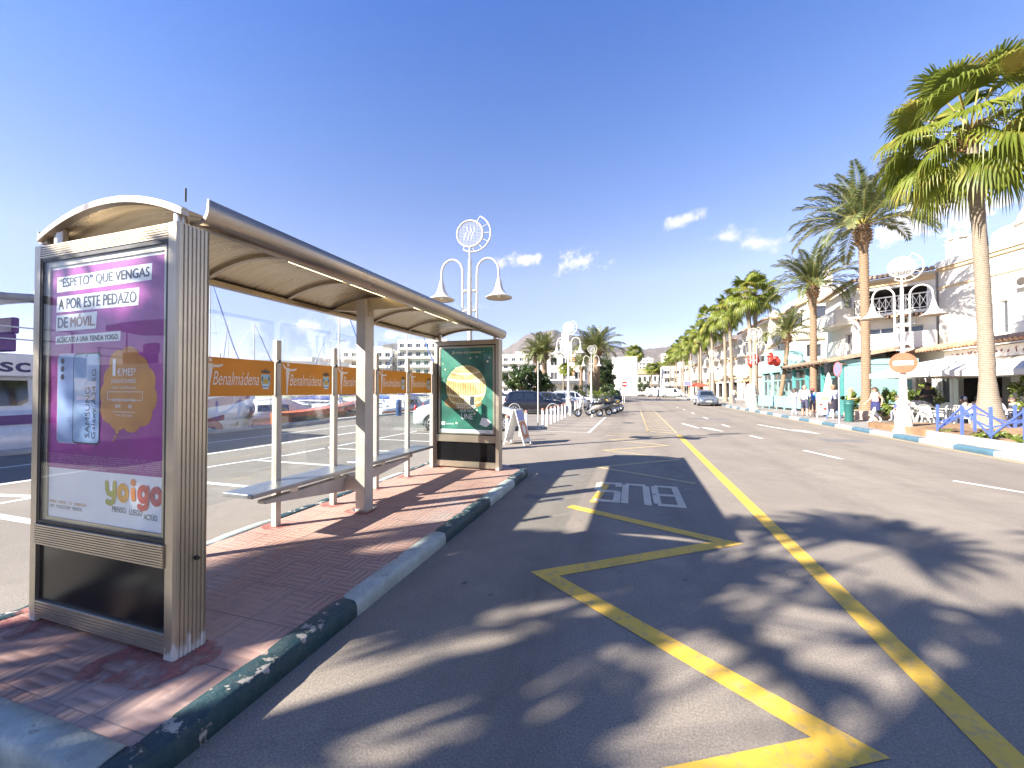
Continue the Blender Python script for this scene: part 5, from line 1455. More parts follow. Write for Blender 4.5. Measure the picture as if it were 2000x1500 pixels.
bC2 = building('white upper storey set back above the stepped block, with a tall chimney tower', [(16.0, 44.2), (16.1, 51.5), (21, 51.5), (21, 44.0)], 10.9, {3: [(1.6, 2.3, 8.2, 8.9), (3.4, 4.6, 7.9, 9.6)], 0: [(1, 2.2, 8.0, 9.6), (3.6, 5.2, 8.0, 9.6)]}, group=G_B, z0=7.55)
band(bC2, (21, 44.0), (16.0, 44.2), 10.0, 10.2, (-.04, -1), .3, m_cream, 'moulding'); band(bC2, (16, 44.2), (16.1, 51.5), 10.0, 10.2, (-1, 0), .3, m_cream, 'moulding')
tw = MB(); c = rel(bC2, (17.9, 44.9)); tw.bx(c.x - .9, c.x + .9, c.y - .5, c.y + .8, 10.5, 11.5); tw.bx(c.x - .28, c.x + .28, c.y - .3, c.y + .3, 11.5, 13.1); tw.build('chimney', m_wall, bC2)
m_ac = M('air_conditioner', (.55, .54, .5), .5)
def acunit(t, p, z, out):
    o = Vector((*out, 0)).normalized(); c = rel(t, p, z) + o * .2; s_ = Vector((-o.y, o.x, 0)); m = MB()
    m.bar(c - s_ * .42, c + s_ * .42, .32, .58); n_ = 14; m.poly([c + o * .175 - s_ * .12 + s_ * .2 * math.cos(6.283 * i / n_) + Vector((0, 0, .2 * math.sin(6.283 * i / n_))) for i in range(n_)], 1)
    m.build('air_conditioner', [m_ac, m_interior], t)
acunit(bB, (16.2, 30.45), 5.9, oB); acunit(bA, (18.4, 25.4), 6.9, oA); acunit(bC, (17.4, 43.25), 6.1, (-.08, -1)); acunit(bC, (14.7, 46.5), 6.0, (-1, 0))
def rowblock(label, x0, y0, x1, y1, h, xb, nb, seed, arcade=True):
    r = random.Random(seed); L = math.hypot(x1 - x0, y1 - y0); st = L / nb; ops = []
    for k in range(nb):
        u = k * st
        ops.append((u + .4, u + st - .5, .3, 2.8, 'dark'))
        ops.append((u + st * .2, u + st * .48, 4.2, 5.9)); ops.append((u + st * .58, u + st * .85, 4.2, 5.9, 'dark' if r.random() < .4 else 'win'))
        if h > 8.5: ops.append((u + st * .25, u + st * .72, 7.1, 8.6, 'dark' if r.random() < .5 else 'win'))
    side = [(1.0, 2.0, 4.3, 5.8), (2.8, 3.8, 4.3, 5.8), (.6, 3.2, .3, 2.7, 'dark')] + ([(1.4, 2.6, 7.2, 8.5)] if h > 8.5 else [])
    t = building(label, [(x0, y0), (x1, y1), (xb, y1), (xb, y0)], h, {0: ops, 3: [(xb - x0 - b, xb - x0 - a, c, e, *k) for a, b, c, e, *k in side]}, group=G_B)
    band(t, (x0, y0), (x1, y1), 3.3, 3.55, (-1, 0), .3, m_cream, 'moulding'); band(t, (x0, y0), (x1, y1), 6.25, 6.45, (-1, 0), .2, m_cream, 'moulding')
    for k in range(nb):
        a = (x0 + (x1 - x0) * (k + .12) / nb, y0 + (y1 - y0) * (k + .12) / nb); b = (x0 + (x1 - x0) * (k + .9) / nb, y0 + (y1 - y0) * (k + .9) / nb)
        if r.random() < .7: balcony(t, a, b, 4.0, (-1, 0), r.uniform(.8, 1.5), 'wall' if r.random() < .6 else 'iron')
        if h > 8.5 and r.random() < .6: balcony(t, a, b, 6.9, (-1, 0), r.uniform(.6, 1.1), 'wall')
        if r.random() < .5: tile_eave(t, a, b, 3.15, (-1, 0), .5, 1.6, m_tileroof, .3)
    tile_eave(t, (x0, y0), (x1, y1), h + .2, (-1, 0), .25, .7, m_tileroof, .3)
    return t
bD = rowblock('white terraced block with loggias and tile eaves, behind the close pair of fan palms', 15.4, 53, 15.6, 66, 9.9, 23, 3, 4)
tile_eave(bD, (23, 53), (15.4, 53), 10.1, (0, -1), .25, .6, m_tileroof, .3)
chimney(bD, 16.6, 55.5, 9.9, 1.3, .8)
bE = rowblock('long white terraced block half hidden by the dense palm row', 15.2, 67, 15.0, 92, 9.2, 23, 5, 6)
bF = rowblock('low white arcaded block at the far end of the palm row', 14.6, 93, 14.2, 130, 7.4, 22, 7, 9)

# mint and teal terrace restaurant standing forward on the pavement
tr = thing('restaurant_pavilion', 'mint and teal terrace restaurant with a dark tiled canopy standing on the promenade', 'restaurant', (13.6, 36, .13), 0)
def trp(name, mb, mats, par=None, **k): return mb.build(name, mats, par or tr, **k)
for y in (-7.5, -5.1, -2.7, -.3, 2.0, 4.6, 7.2):
    c = MB(); c.bx(-1.72, -1.52, y - .10, y + .10, 0, 3.0); c.bx(-1.78, -1.46, y - .16, y + .16, 0, .12); c.bx(-1.78, -1.46, y - .16, y + .16, 2.84, 3.0); trp('column', c, m_teal if y < 1 else m_mint, bevel=.01)
f = MB(); f.bx(-1.80, 2.0, -7.7, 7.4, 3.0, 3.32); trp('fascia', f, m_aqua)
cn = MB()
cn.add([(-2.45, -8.0, 3.24), (-2.45, -.2, 3.24), (1.5, -.2, 4.0), (1.5, -8.0, 4.0), (-2.45, -8.0, 3.14), (-2.45, -.2, 3.14), (1.5, -.2, 3.9), (1.5, -8.0, 3.9)], [(0, 1, 2, 3), (7, 6, 5, 4), (0, 4, 5, 1), (2, 6, 7, 3), (1, 5, 6, 2), (0, 3, 7, 4)])
for i in range(32): cn.tube([(-2.52, -7.9 + i * .245, 3.255), (1.45, -7.9 + i * .245, 4.02)], .085, 7, 0)
for i in range(9): cn.bx(-2.4, -1.5, -7.8 + i * .95, -7.7 + i * .95, 3.02, 3.13, 1)
trp('canopy', cn, [m_oldtile, m_wood])
bx_ = MB(); bx_.bx(-1.5, .6, 4.2, 7.3, 3.33, 4.95); trp('sign_box', bx_, m_aqua, bevel=.02)
bl = MB()
for k, yy in enumerate((-2.2, -1.35, -.5)): bl.sphere((-1.9, yy, 3.75 + .1 * k), .42, 10, 6, 0, (.35, 1, .75))
trp('name_sign', bl, M('aqua_sign', (.30, .58, .66), .4))
for i, (y0, y1) in enumerate(((-7.4, -5.2), (-5.0, -2.8), (-2.6, -.4), (-.2, 1.9), (2.1, 4.5), (4.7, 7.1))):
    g = MB(); g.bx(-1.62, -1.6, y0, y1, .15, 2.85); 
    w = MB()
    for (a, b, c, e) in ((y0, y1, 2.25, 2.35), (y0, y1, .9, .98), (y0, y0 + .07, 0.1, 3.0), (y1 - .07, y1, 0.1, 3.0), ((y0 + y1) / 2 - .03, (y0 + y1) / 2 + .03, .1, 2.3)): w.bx(-1.65, -1.57, a, b, c, e)
    wo = trp('window', w, m_teal if i < 3 else m_mint)
    if i not in (0,): g.build('pane', m_sglass, wo)
bk = MB(); bk.bx(1.7, 1.9, -7.6, 7.4, 0, 3.0, 0); bk.bx(-1.5, 1.7, -7.6, 7.3, 2.92, 2.99, 1); bk.bx(1.66, 1.72, -5, -2, .2, 2.4, 1); bk.bx(1.66, 1.72, 0, 5, .9, 2.4, 1); bk.bx(-.2, .5, -4, 3, 0, 1.05, 2); bk.bx(1.4, 1.65, -1.5, -.5, 1.2, 2.2, 3); trp('back_wall', bk, [m_wall, m_interior, m_wood, m_frame])
for y0_, y1_ in ((-7.65, -7.5), (7.3, 7.4)):
    eb_ = MB(); eb_.bx(-1.5, 1.7, y0_, y1_, 0, 3.0); trp('end_wall', eb_, m_aqua)
mc = MB(); mc.bx(.3, 1.2, -2.5, -2.4, 1, 2.0); mc.bx(-1.2, -.4, 2.5, 4, .0, .75)
trp('counter', mc, m_wood)

# plain blocks of the town
def block(label, cx, cy, w, d, h, floors, cols, rz=0.0, group='distant white buildings', wall=None, balc=True, z0=0.0, tiles=False):
    cs, sn = math.cos(rz), math.sin(rz)
    P = lambda x, y: (cx + x * cs - y * sn, cy + x * sn + y * cs)
    ops = []; fh = h / floors; cw = w / cols
    for f in range(floors):
        for c in range(cols): ops.append((c * cw + cw * .22, c * cw + cw * .78, f * fh + fh * .28, f * fh + fh * .80, 'win'))
    side = [(d * (k + .25) / 3, d * (k + .7) / 3, f * fh + fh * .3, f * fh + fh * .78, 'win') for f in range(floors) for k in range(3)]
    t = building(label, [P(-w / 2, -d / 2), P(w / 2, -d / 2), P(w / 2, d / 2), P(-w / 2, d / 2)], h, {0: ops, 1: side}, wall, group=group, parapet=.0 if tiles else .9)
    if balc:
        for f in range(1, floors):
            a, b = P(-w / 2 + .3, -d / 2), P(w / 2 - .3, -d / 2); balcony(t, a, b, f * fh + .15, (sn, -cs), 1.3, 'wall')
    if tiles:
        m = MB(); q = [rel(t, P(sx * (w / 2 + .5), sy * (d / 2 + .5)), h) for sx, sy in ((-1, -1), (1, -1), (1, 1), (-1, 1))]; r1, r2 = rel(t, P(-w * .22, 0), h + 2.0), rel(t, P(w * .22, 0), h + 2.0)
        m.add(q + [r1, r2], [(0, 1, 5, 4), (1, 2, 5), (2, 3, 4, 5), (3, 0, 4), (3, 2, 1, 0)]); m.build('roof', m_tileroof, t)
    else:
        m = MB(); c = rel(t, P(w * .2, 0)); m.box((c.x, c.y, h + 1.2), (w * .2, d * .4, 2.4)); m.build('roof_hut', m_wall, t)
    return t
block('tall white hotel with balcony rows, seen left of the green poster', -83, 150, 20, 16, 21, 6, 6, R_(14))
block('stepped white hotel wing left of the tall hotel', -104, 142, 20, 16, 17, 5, 6, R_(18))
block('long low white building far behind the masts', -118, 108, 46, 14, 10.5, 3, 12, R_(40))
block('white hotel peeping over the round dark green tree', -50, 165, 20, 14, 15.5, 5, 6, R_(8))
bH = block('white house with a bell tower beyond the two massive palms', -14.6, 86, 10, 9, 8.8, 3, 4, R_(3), balc=False)
tw = MB(); c = rel(bH, (-13.6, 84.5)); tw.box((c.x, c.y, 10.2), (2.2, 2.2, 3.2)); tw.box((c.x, c.y, 11.9), (2.6, 2.6, .25)); tw.box((c.x, c.y, 12.7), (1.5, 1.5, 1.5)); tw.sphere((c.x, c.y, 13.3), .95, 14, 8, 0, (1, 1, 1), 0, .5); tw.build('bell_tower', m_wall, bH)
aw = MB(); a = rel(bH, (-19.4, 81.3), 3.6); aw.add([a, a + Vector((9.8, .5, 0)), a + Vector((9.9, -2.2, -.7)), a + Vector((.1, -2.7, -.7)), a - Vector((0, 0, .1)), a + Vector((9.8, .5, -.1)), a + Vector((9.9, -2.2, -.8)), a + Vector((.1, -2.7, -.8))], [(0, 1, 2, 3), (7, 6, 5, 4), (2, 6, 7, 3), (0, 3, 7, 4), (1, 5, 6, 2)]); aw.build('awning', flat((.05, .05, .055), .8, 'black_canvas'), bH)
bn = MB(); a = rel(bH, (-12.2, 81.5), 6.4); bn.box((a.x, a.y, 5.2), (1.6, .2, 1.1)); bn.box((a.x + .2, a.y, 8.0), (1.6, .2, .9)); bn.build('wooden_panel', M('brown_panel', (.42, .22, .10), .7), bH)
building('blank white end wall beside the start of the far street', [(-5.2, 110), (1.2, 110), (1.2, 124), (-5.2, 124)], 10.4, {}, group='distant white buildings')
block('white house with a terracotta hipped roof closing the street', 5.4, 160, 11, 9, 7.4, 2, 6, 0, balc=True, tiles=True)
block('white terraced house right of the tiled roof at the street end', 13.4, 139, 8.5, 9, 8.2, 3, 3, 0, balc=True)
block('small white block on the hillside above the hipped roof', 13.0, 430, 14, 12, 32.5, 9, 4, 0)
block('larger white block on the hillside above the low palm clump', 31.5, 378, 13, 12, 32.5, 10, 3, 0)

# hills
t = NT('dry_hillside')
n1 = t.rng(t.noise(.004, 8, .62), .35, .68); n2 = t.rng(t.noise(.03, 7, .7), .4, .62); n3 = t.rng(t.noise(.09, 5, .6), .45, .6)
a = t.mix(n1, (.085, .066, .056), (.13, .10, .082)); a = t.mix(t.math('MULTIPLY', n2, .75), a, (.03, .036, .026)); a = t.mix(t.math('MULTIPLY', n3, .35), a, (.22, .19, .165))
t.col(a); t.rough(.95)
m_hill = t.mat
def hill(name, prof, d0, d1, seed, n=150, rows=34):
    """profile: (azimuth from +Y towards +X, crest elevation angle) both in degrees, crest at distance d0..d1"""
    mb = MB(); rings = []; a0, a1 = prof[0][0], prof[-1][0]; dm = (d0 + d1) / 2
    for j in range(rows + 1):
        v = j / rows; row = []
        for i in range(n + 1):
            az = a0 + (a1 - a0) * i / n; el = interp(prof, az)[0]; A = R_(az)
            crest = dm * math.tan(R_(max(0.05, el)))
            d = d0 * .55 + (d1 * 1.25 - d0 * .55) * v
            u = (d - d0 * .55) / (dm - d0 * .55)
            s = (u ** 1.15 if u < 1 else max(0, 1 - (u - 1) * .9))
            x, y = math.sin(A) * d, math.cos(A) * d
            nz = mnoise.hetero_terrain(Vector((x * .0022, y * .0022, seed)), .9, 2.1, 6, .7) if False else mnoise.fractal(Vector((x * .0032, y * .0032, seed)), .9, 2.1, 6)
            z_ = crest * s + nz * 95 * (dm / 3000) * min(1, u * 1.2) * (0.55 if .85 < u < 1.15 else 1.0) - 2
            row.append(Vector((x, y, max(z_, -3))))
        rings.append(row)
    mb.loft(rings, 0, True, False, False)
    return struct(mb.build(name, m_hill))
def az_el(x, y): a = math.atan((x - 1000) / 774.0); return (math.degrees(a) - 16.9, math.degrees(math.atan((761 - y) / 774.0 * math.cos(a))))
crest1 = [az_el(*p) for p in ((940, 715), (975, 688), (1000, 674), (1020, 660), (1040, 645), (1060, 637), (1082, 634), (1105, 643), (1135, 656), (1170, 672), (1230, 690), (1300, 715), (1340, 735))]
hill('hill', crest1, 2300, 2900, 3.1)
crest2 = [az_el(*p) for p in ((1080, 720), (1130, 690), (1180, 668), (1225, 664), (1262, 671), (1300, 668), (1340, 658), (1400, 648), (1480, 655), (1600, 690), (1700, 730))]
hill('hill', crest2, 1500, 2100, 8.7)
crest3 = [az_el(*p) for p in ((520, 745), (600, 715), (640, 695), (690, 684), (730, 672), (780, 660), (820, 657), (870, 668), (920, 690), (980, 720))]
hill('hill', crest3, 2600, 3300, 5.5)
# ------------------------------------------------------------------ leafy trees, shrubs, lawn
m_leaf = leaf_mat('dark_green_leaf', (.022, .045, .012, 1), (.065, .10, .022, 1), None, .25, 1.2)
m_leaf2 = leaf_mat('yellow_green_leaf', (.08, .12, .015, 1), (.17, .21, .03, 1), None, .3, 2.0)
def leafy(label, loc, h, rx_, rz_, seed, nclump=34, nleaf=75, leaf=.17, trunk_h=None, mat=None, name='tree', cat='tree', group=None, trunk_r=.16, limbs=6):
    r = random.Random(seed); t = thing(name, label, cat, loc, r.uniform(0, 6), group)
    th = trunk_h if trunk_h is not None else h - 1.5 * rz_
    cz = h - rz_
    tk = MB()
    tk.tube([(0, 0, 0), (.04, .03, th * .5), (0, .05, th)], [trunk_r * 1.25, trunk_r, trunk_r * .85], 9)
    for i in range(limbs):
        a = 2 * math.pi * i / limbs + r.uniform(-.3, .3); e = r.uniform(.35, .8)
        p = Vector((math.cos(a) * rx_ * e, math.sin(a) * rx_ * e, cz + rz_ * r.uniform(-.35, .35)))
        tk.tube([(0, .05, th * .92), (p.x * .45, p.y * .45, (th + p.z) / 2 + .1), p], [trunk_r * .6, trunk_r * .4, trunk_r * .12], 6)
    tk.build('trunk', m_bark, t)
    cm = MB()
    for c in range(nclump):
        a = r.uniform(0, 2 * math.pi); u = r.uniform(-1, 1); q = r.random() ** .4
        s = math.sqrt(1 - u * u); cc = Vector((math.cos(a) * s * rx_ * q, math.sin(a) * s * rx_ * q, cz + u * rz_ * q)); cr = min(rx_, rz_) * r.uniform(.2, .38)
        for k in range(nleaf):
            d = Vector((r.gauss(0, 1), r.gauss(0, 1), r.gauss(0, .8))).normalized(); p = cc + d * cr * r.uniform(.55, 1.05)
            n_ = (d + Vector((r.uniform(-.6, .6), r.uniform(-.6, .6), r.uniform(-.2, .8)))).normalized()
            x = n_.cross(Vector((r.uniform(-1, 1), r.uniform(-1, 1), r.uniform(-1, 1)))).normalized(); y = n_.cross(x); l = leaf * r.uniform(.6, 1.3)
            cm.add([p - x * l * .5, p + y * l * .3, p + x * l * .6, p - y * l * .3], [(0, 1, 2, 3)])
    cm.build('crown', mat or m_leaf, t)
    return t
G_T = 'round trees on the planted island'
leafy('round dark green tree just right of the lottery poster', (-12.6, 45.5, 0), 4.7, 2.4, 1.6, 1, 64, 120, .24, 1.5, group=G_T, limbs=8)
leafy('smaller round dark green tree touching the left of a feather palm', (-10.6, 46.8, 0), 3.9, 1.4, 1.3, 2, 44, 110, .23, 1.4, group=G_T)
leafy('tall clipped green tree beside the massive palm trunk', (-4.4, 66, 0), 6.6, 1.9, 2.6, 3, 64, 110, .27, 1.6, group=G_T)
leafy('low dense shrub at the foot of the no entry sign', (-2.6, 54.5, 0), 2.3, 1.4, 1.1, 4, 34, 70, .14, .3, name='shrub', cat='shrub', trunk_r=.06)
leafy('flowering yellow green shrub left of the no entry sign', (-4.5, 51.5, 0), 1.7, 1.3, .8, 5, 26, 60, .13, .3, mat=m_leaf2, name='shrub', cat='shrub', trunk_r=.05)
leafy('dark bush under the broad palm, behind the motorbikes', (-6.2, 53.5, 0), 2.6, 1.5, 1.2, 6, 30, 60, .15, .4, name='shrub', cat='shrub', trunk_r=.06)
leafy('green tree in front of the tiled roof at the street end', (3.0, 135, 0), 5.2, 2.6, 2.2, 7, 40, 60, .28, 1.0, group='trees at the street end')
leafy('wide green tree under the hillside blocks at the street end', (15.0, 168, 0), 11, 9.5, 3.6, 8, 70, 70, .5, 4.5, mat=m_leaf2, group='trees at the street end', trunk_r=.3)
leafy('pale green tree rising behind the blank white wall', (4.5, 190, 0), 12, 6, 4, 9, 60, 60, .45, 4, mat=m_leaf2, group='trees at the street end', trunk_r=.3)
# restaurant plants
m_pot = M('terracotta_pot', (.42, .22, .13), .8, var=.2)
G_P = 'green plants of the restaurant terrace'
for i, (x, y, h, rr_, mt, lab) in enumerate(((13.2, 26.6, 1.75, .65, m_leaf2, 'bushy yellow green plant behind the waiter, left one'), (14.3, 25.6, 1.9, .7, m_leaf2, 'bushy yellow green plant under the edge of the white parasol'), (12.0, 27.2, 1.4, .5, m_leaf2, 'low yellow plant beside the short black lantern'), (14.8, 20.4, 2.1, .75, m_leaf2, 'tall leafy plant at the right picture edge'), (12.0, 24.3, .9, .5, m_leaf2, 'low plant at the foot of the tall feather palm'))):
    leafy(lab, (x, y, .13), h, rr_, h * .4, 20 + i, 22, 60, .12, .3, mat=mt, name='plant', cat='plant', group=G_P, trunk_r=.03, limbs=4)
t = NT('lawn'); t.col(t.mix(t.rng(t.noise(.4, 6), .3, .7), (.09, .15, .025), (.16, .22, .045))); t.rough(.95); t.bump(t.noise(6, 6), .6, .05)
lw = MB(); lw.bx(-90, -16, 63.2, 76, -.1, .12); lw.bx(-14.5, -2.2, 47.5, 62, -.1, .14)
stuff(lw.build('grass', t.mat), 'mown green lawn strips beyond the harbour and under the palms', 'grass')
kw = MB(); kw.bx(-14.9, -1.9, 46.9, 47.4, -.05, .3); kw.bx(-2.3, -1.9, 47.4, 62, -.05, .3)
struct(kw.build('kerb', m_kpale))
wl_ = MB(); wl_.bx(-16, -9.5, 44.0, 44.3, -.05, .85); tag(wl_.build('low_wall', m_wall, bevel=.02), 'low white wall at the foot of the round dark green tree', 'wall')
# ------------------------------------------------------------------ street furniture
m_red = M('red_sign', (.55, .03, .025), .4, var=.08)
m_blue = M('blue_sign', (.03, .10, .42), .4, var=.08)
m_signw = flat((.62, .61, .59), .4, 'sign_white')
m_greyst = M('galvanised_steel', (.45, .45, .45), .4, .7, var=.15)
# white bollards with reddish caps
m_cap = M('faded_red_cap', (.42, .16, .11), .6, var=.2)
m_bol = M('bollard_white', (.74, .72, .68), .55, var=.12, scale=8)
bl0 = thing('bollard', 'white bollard with a faded red cap', 'bollard', (0, 0, 0), 0, 'row of white bollards')
b = MB(); b.lathe([(.055, 0), (.055, .74), (0, .74)], 14); b.build('post', m_bol, bl0)
b = MB(); b.lathe([(.058, .74), (.058, .80), (.04, .835), (0, .84)], 14); b.build('cap', m_cap, bl0)
bpos = [(-3.84, 12.08), (-3.80, 13.55), (-3.98, 15.0), (-3.75, 16.95), (-3.75, 17.9), (-3.76, 18.9), (-3.76, 19.9), (-3.78, 21.0), (-3.78, 22.1), (-3.80, 23.3), (-3.80, 25.4), (-3.85, 27.9), (-3.80, 28.9), (-3.75, 30.0), (-4.19, 8.15)]
blab = ['white bollard hidden in part by the leaning sign board, nearest of the row', 'white bollard just right of the sign board', 'white bollard standing in the dark shadow patch right of the sign board', 'first white bollard to the right of the thin flagpole', 'second white bollard to the right of the thin flagpole', 'third white bollard to the right of the thin flagpole', 'fourth white bollard to the right of the thin flagpole', 'fifth white bollard to the right of the thin flagpole', 'sixth white bollard to the right of the thin flagpole', 'white bollard last before the lamp base', 'white bollard touching the left of the lamp base', 'first white bollard past the lamp base', 'second white bollard past the lamp base', 'white bollard behind the front wheel of the cream scooter', 'white bollard with a red cap at the left foot of the green poster box']
for i, ((x, y), l) in enumerate(zip(bpos, blab)):
    if i == 0: bl0.location = (x, y, 0); bl0['label'] = l
    else: dup(bl0, (x, y, 0), i * .7, l)
fp = thing('flagpole', 'thin bare white pole between the sign board and the dark hatchback', 'pole', (-3.78, 16.2, 0))
b = MB(); b.tube([(0, 0, 0), (0, 0, 2.85)], [.028, .022], 8); b.build('pole', m_wpaint, fp); b = MB(); b.lathe([(.09, 0), (.09, .012), (.03, .03)], 12); b.build('base_plate', m_greyst, fp)
# A-board
ab = thing('sandwich_board', 'white folding sign board with a red and orange picture, leaning open on the asphalt', 'sign board', (-3.35, 11.6, 0), R_(-6))
m_abp = M('red_orange_print', (.60, .16, .07), .5, var=.4, scale=6, c2=(.7, .38, .2, 1)); m_abb = flat((.25, .3, .55), .5, 'blue_print')
for s in (-1, 1):
    b = MB(); lean = .30
    P = lambda u, v, k: Vector((s * (lean * (1 - v / 1.06) + .015 + k), u, v))
    vs = [P(u, v, k) for k in (0, .025) for u, v in ((-.29, .09), (.29, .09), (.29, 1.06), (-.29, 1.06))]
    b.add(vs, [(0, 1, 2, 3), (7, 6, 5, 4), (0, 4, 5, 1), (1, 5, 6, 2), (2, 6, 7, 3), (3, 7, 4, 0)], 0)
    for u in (-.27, .27): b.bar(P(u, .0, .012), P(u, .12, .012), .04, .03, 0)
    bo = b.build('board', m_signw, ab, recalc=True)
    pr = MB(); q = [P(u, v, .0275) for u, v in ((-.25, .18), (.25, .18), (.25, .70), (-.25, .70))]; pr.poly(q, 0); pr.poly([P(u, v, .0275) for u, v in ((-.25, .72), (.25, .72), (.25, 1.02), (-.25, 1.02))], 1)
    pr.poly([P(.12 * math.cos(a), .45 + .15 * math.sin(a), .0285) for a in [i * .39 for i in range(16)]], 2); pr.build('picture', [m_abp if s > 0 else m_signw, m_abb if s > 0 else m_signw, m_signw], bo)

def round_sign(t, z, r, nrm, kind, off=.05):
    n = Vector((*nrm, 0)).normalized(); sd = Vector((-n.y, n.x, 0)); c = n * off + Vector((0, 0, z))
    T = Matrix((sd, Vector((0, 0, 1)), n)).transposed().to_4x4(); T.translation = c
    b = MB(); b.lathe([(0, -.008), (r, -.008), (r + .006, 0), (r, .006), (0, .006)], 32, (0, 0, 0), 0, False, T)
    so = b.build('sign_disc', m_orsign if kind == 'orange' else m_palered if kind == 'noparking' else m_red, t)
    f = MB(); D = lambda rr, z_: [T @ Vector((rr * math.cos(i * math.pi / 16), rr * math.sin(i * math.pi / 16), z_)) for i in range(32)]
    Q = lambda pts, z_: [T @ Vector((x, y, z_)) for x, y in pts]
    if kind == 'noparking':
        f.poly(D(r * .84, .0075), 1); f.poly(Q([(-r * .66, r * .52), (-r * .52, r * .66), (r * .66, -r * .52), (r * .52, -r * .66)], .009), 2)
    elif kind == 'noentry': f.poly(Q([(-r * .72, -r * .17), (r * .72, -r * .17), (r * .72, r * .17), (-r * .72, r * .17)], .0075), 0)
    else:
        f.poly(D(r * .9, .0075), 3); f.poly(Q([(-r * .72, -r * .20), (r * .72, -r * .20), (r * .72, r * .22), (-r * .72, r * .22)], .009), 0)
        f.poly(Q([(-r * .5, r * .04), (-r * .1, r * .04), (-r * .1, r * .10), (-r * .5, r * .10)], .0095), 1)
    f.build('face', [m_signw, m_blue if kind != 'noparking' else m_paleblue, m_red if kind != 'noparking' else m_palered, m_orsign], so)
m_paleblue = M('bleached_blue_sign', (.16, .17, .34), .45, var=.1); m_palered = M('bleached_red_sign', (.36, .13, .11), .45, var=.1)
m_orsign = M('sunbleached_orange_sign', (.27, .085, .035), .45, var=.15, scale=4, c2=(.33, .125, .06, 1))
np_ = thing('road_sign', 'no parking sign seen edge on, on a grey post at the kerb before the waiters', 'road sign', (9.0, 21.6, .13))
b = MB(); b.tube([(0, 0, 0), (0, 0, 2.75)], .036, 10); b.build('post', m_greyst, np_); round_sign(np_, 2.45, .33, (-.998, -.06), 'noparking')
b = MB(); b.box((.14, .08, 2.62), (.05, .05, .22)); b.build('bracket', m_greyst, np_)
ne = thing('road_sign', 'no entry sign on a white post beside the planted island', 'road sign', (-.95, 52.0, 0))
b = MB(); b.tube([(-.22, 0, 0), (-.22, 0, 2.3)], .06, 10); b.tube([(0, .03, 0), (0, .03, 2.7)], .04, 8); b.build('post', m_wpaint, ne); round_sign(ne, 2.35, .36, (0, -1), 'noentry', .06)
osn = thing('road_sign', 'round sunbleached orange sign with a white bar, clamped to the nearest right lamp', 'road sign', (9.2, 17.5, .13))
round_sign(osn, 2.46, .36, (-.42, -.9), 'orange', .14); b = MB(); b.lathe([(.10, 2.40), (.10, 2.52)], 14); b.bar((0, 0, 2.46), (-.05, -.115, 2.46), .05, .05); b.build('bracket', m_greyst, osn)
bs_ = thing('road_sign', 'blue rectangular direction sign far down the right kerb', 'road sign', (8.85, 72, .13))
b = MB(); b.tube([(-.5, 0, 0), (-.5, 0, 2.9)], .04, 8); b.tube([(.5, 0, 0), (.5, 0, 2.9)], .04, 8); b.build('post', m_greyst, bs_); b = MB(); b.bx(-.62, .62, -.06, -.03, 2.2, 2.95, 0); b.bx(-.57, .57, -.065, -.061, 2.25, 2.90, 1); b.build('panel', [m_signw, m_paleblue], bs_)

# planter with blue zigzag railing
m_soil = M('orange_earth', (.22, .12, .055), .95, var=.3, scale=1.5, bump=.6, bscale=12, c2=(.30, .19, .10, 1))
pk = kerb_strip([(13.4, 16.2), (9.15, 16.2), (8.92, 15.9), (8.92, 4)], .2, .34, [40], [m_kpale], 0)
for p in pk.v: pass
struct(pk.build('planter_kerb', [M('cream_kerb_stone', (.38, .35, .29), .8, var=.12, scale=2.5)]))
so = MB(); N = 24
for i in range(N):
    for j in range(N):
        pass
gx0, gx1, gy0, gy1 = 9.1, 13.6, 4.0, 16.0
vs = [(gx0 + (gx1 - gx0) * i / N, gy0 + (gy1 - gy0) * j / N, .30 + .10 * mnoise.noise(Vector((i * .5, j * .6, 1))) + .16 * math.exp(-((gx0 + (gx1 - gx0) * i / N - 11.5) ** 2 + (gy0 + (gy1 - gy0) * j / N - 16.5) ** 2) / 3)) for j in range(N + 1) for i in range(N + 1)]
so.add(vs, [(j * (N + 1) + i, j * (N + 1) + i + 1, (j + 1) * (N + 1) + i + 1, (j + 1) * (N + 1) + i) for j in range(N) for i in range(N)], 0, True)
so.bx(9.1, 14, 16.0, 19.5, -.05, .36)
struct(so.build('planter_soil', m_soil))
gp = MB(); r = random.Random(4)
for _ in range(520):
    x, y = r.uniform(9.15, 10.6), r.uniform(8, 15.8)
    if mnoise.noise(Vector((x * 1.3, y * .9, 4))) < .02: continue
    for k in range(5):
        a = r.uniform(0, 6.28); l = r.uniform(.06, .16); gp.add([(x, y, .28), (x + l * .5 * math.cos(a) - .02 * math.sin(a), y + l * .5 * math.sin(a) + .02 * math.cos(a), .30 + l * .8), (x + l * math.cos(a), y + l * math.sin(a), .28 + l)], [(0, 1, 2)])
stuff(gp.build('ground_cover', m_leaf2), 'low yellow green weeds along the planter edge', 'weeds')
m_bluep = M('periwinkle_paint', (.07, .11, .34), .45, var=.12, scale=6)
fe = thing('zigzag_railing', 'periwinkle blue railing of posts and zigzag bars around the palm planter', 'railing', (9.25, 15.6, .30))
path = [(3.9, .42), (2.9, .42), (1.9, .42), (.95, .42), (0, .35)] + [(0.0, -.62 - .98 * k) for k in range(11)]
for i, (x, y) in enumerate(path):
    p = MB(); p.bar((x, y, -.03), (x, y, .88), .055, .055, 0, (0, 1, 0)); p.build('post', m_bluep, fe)
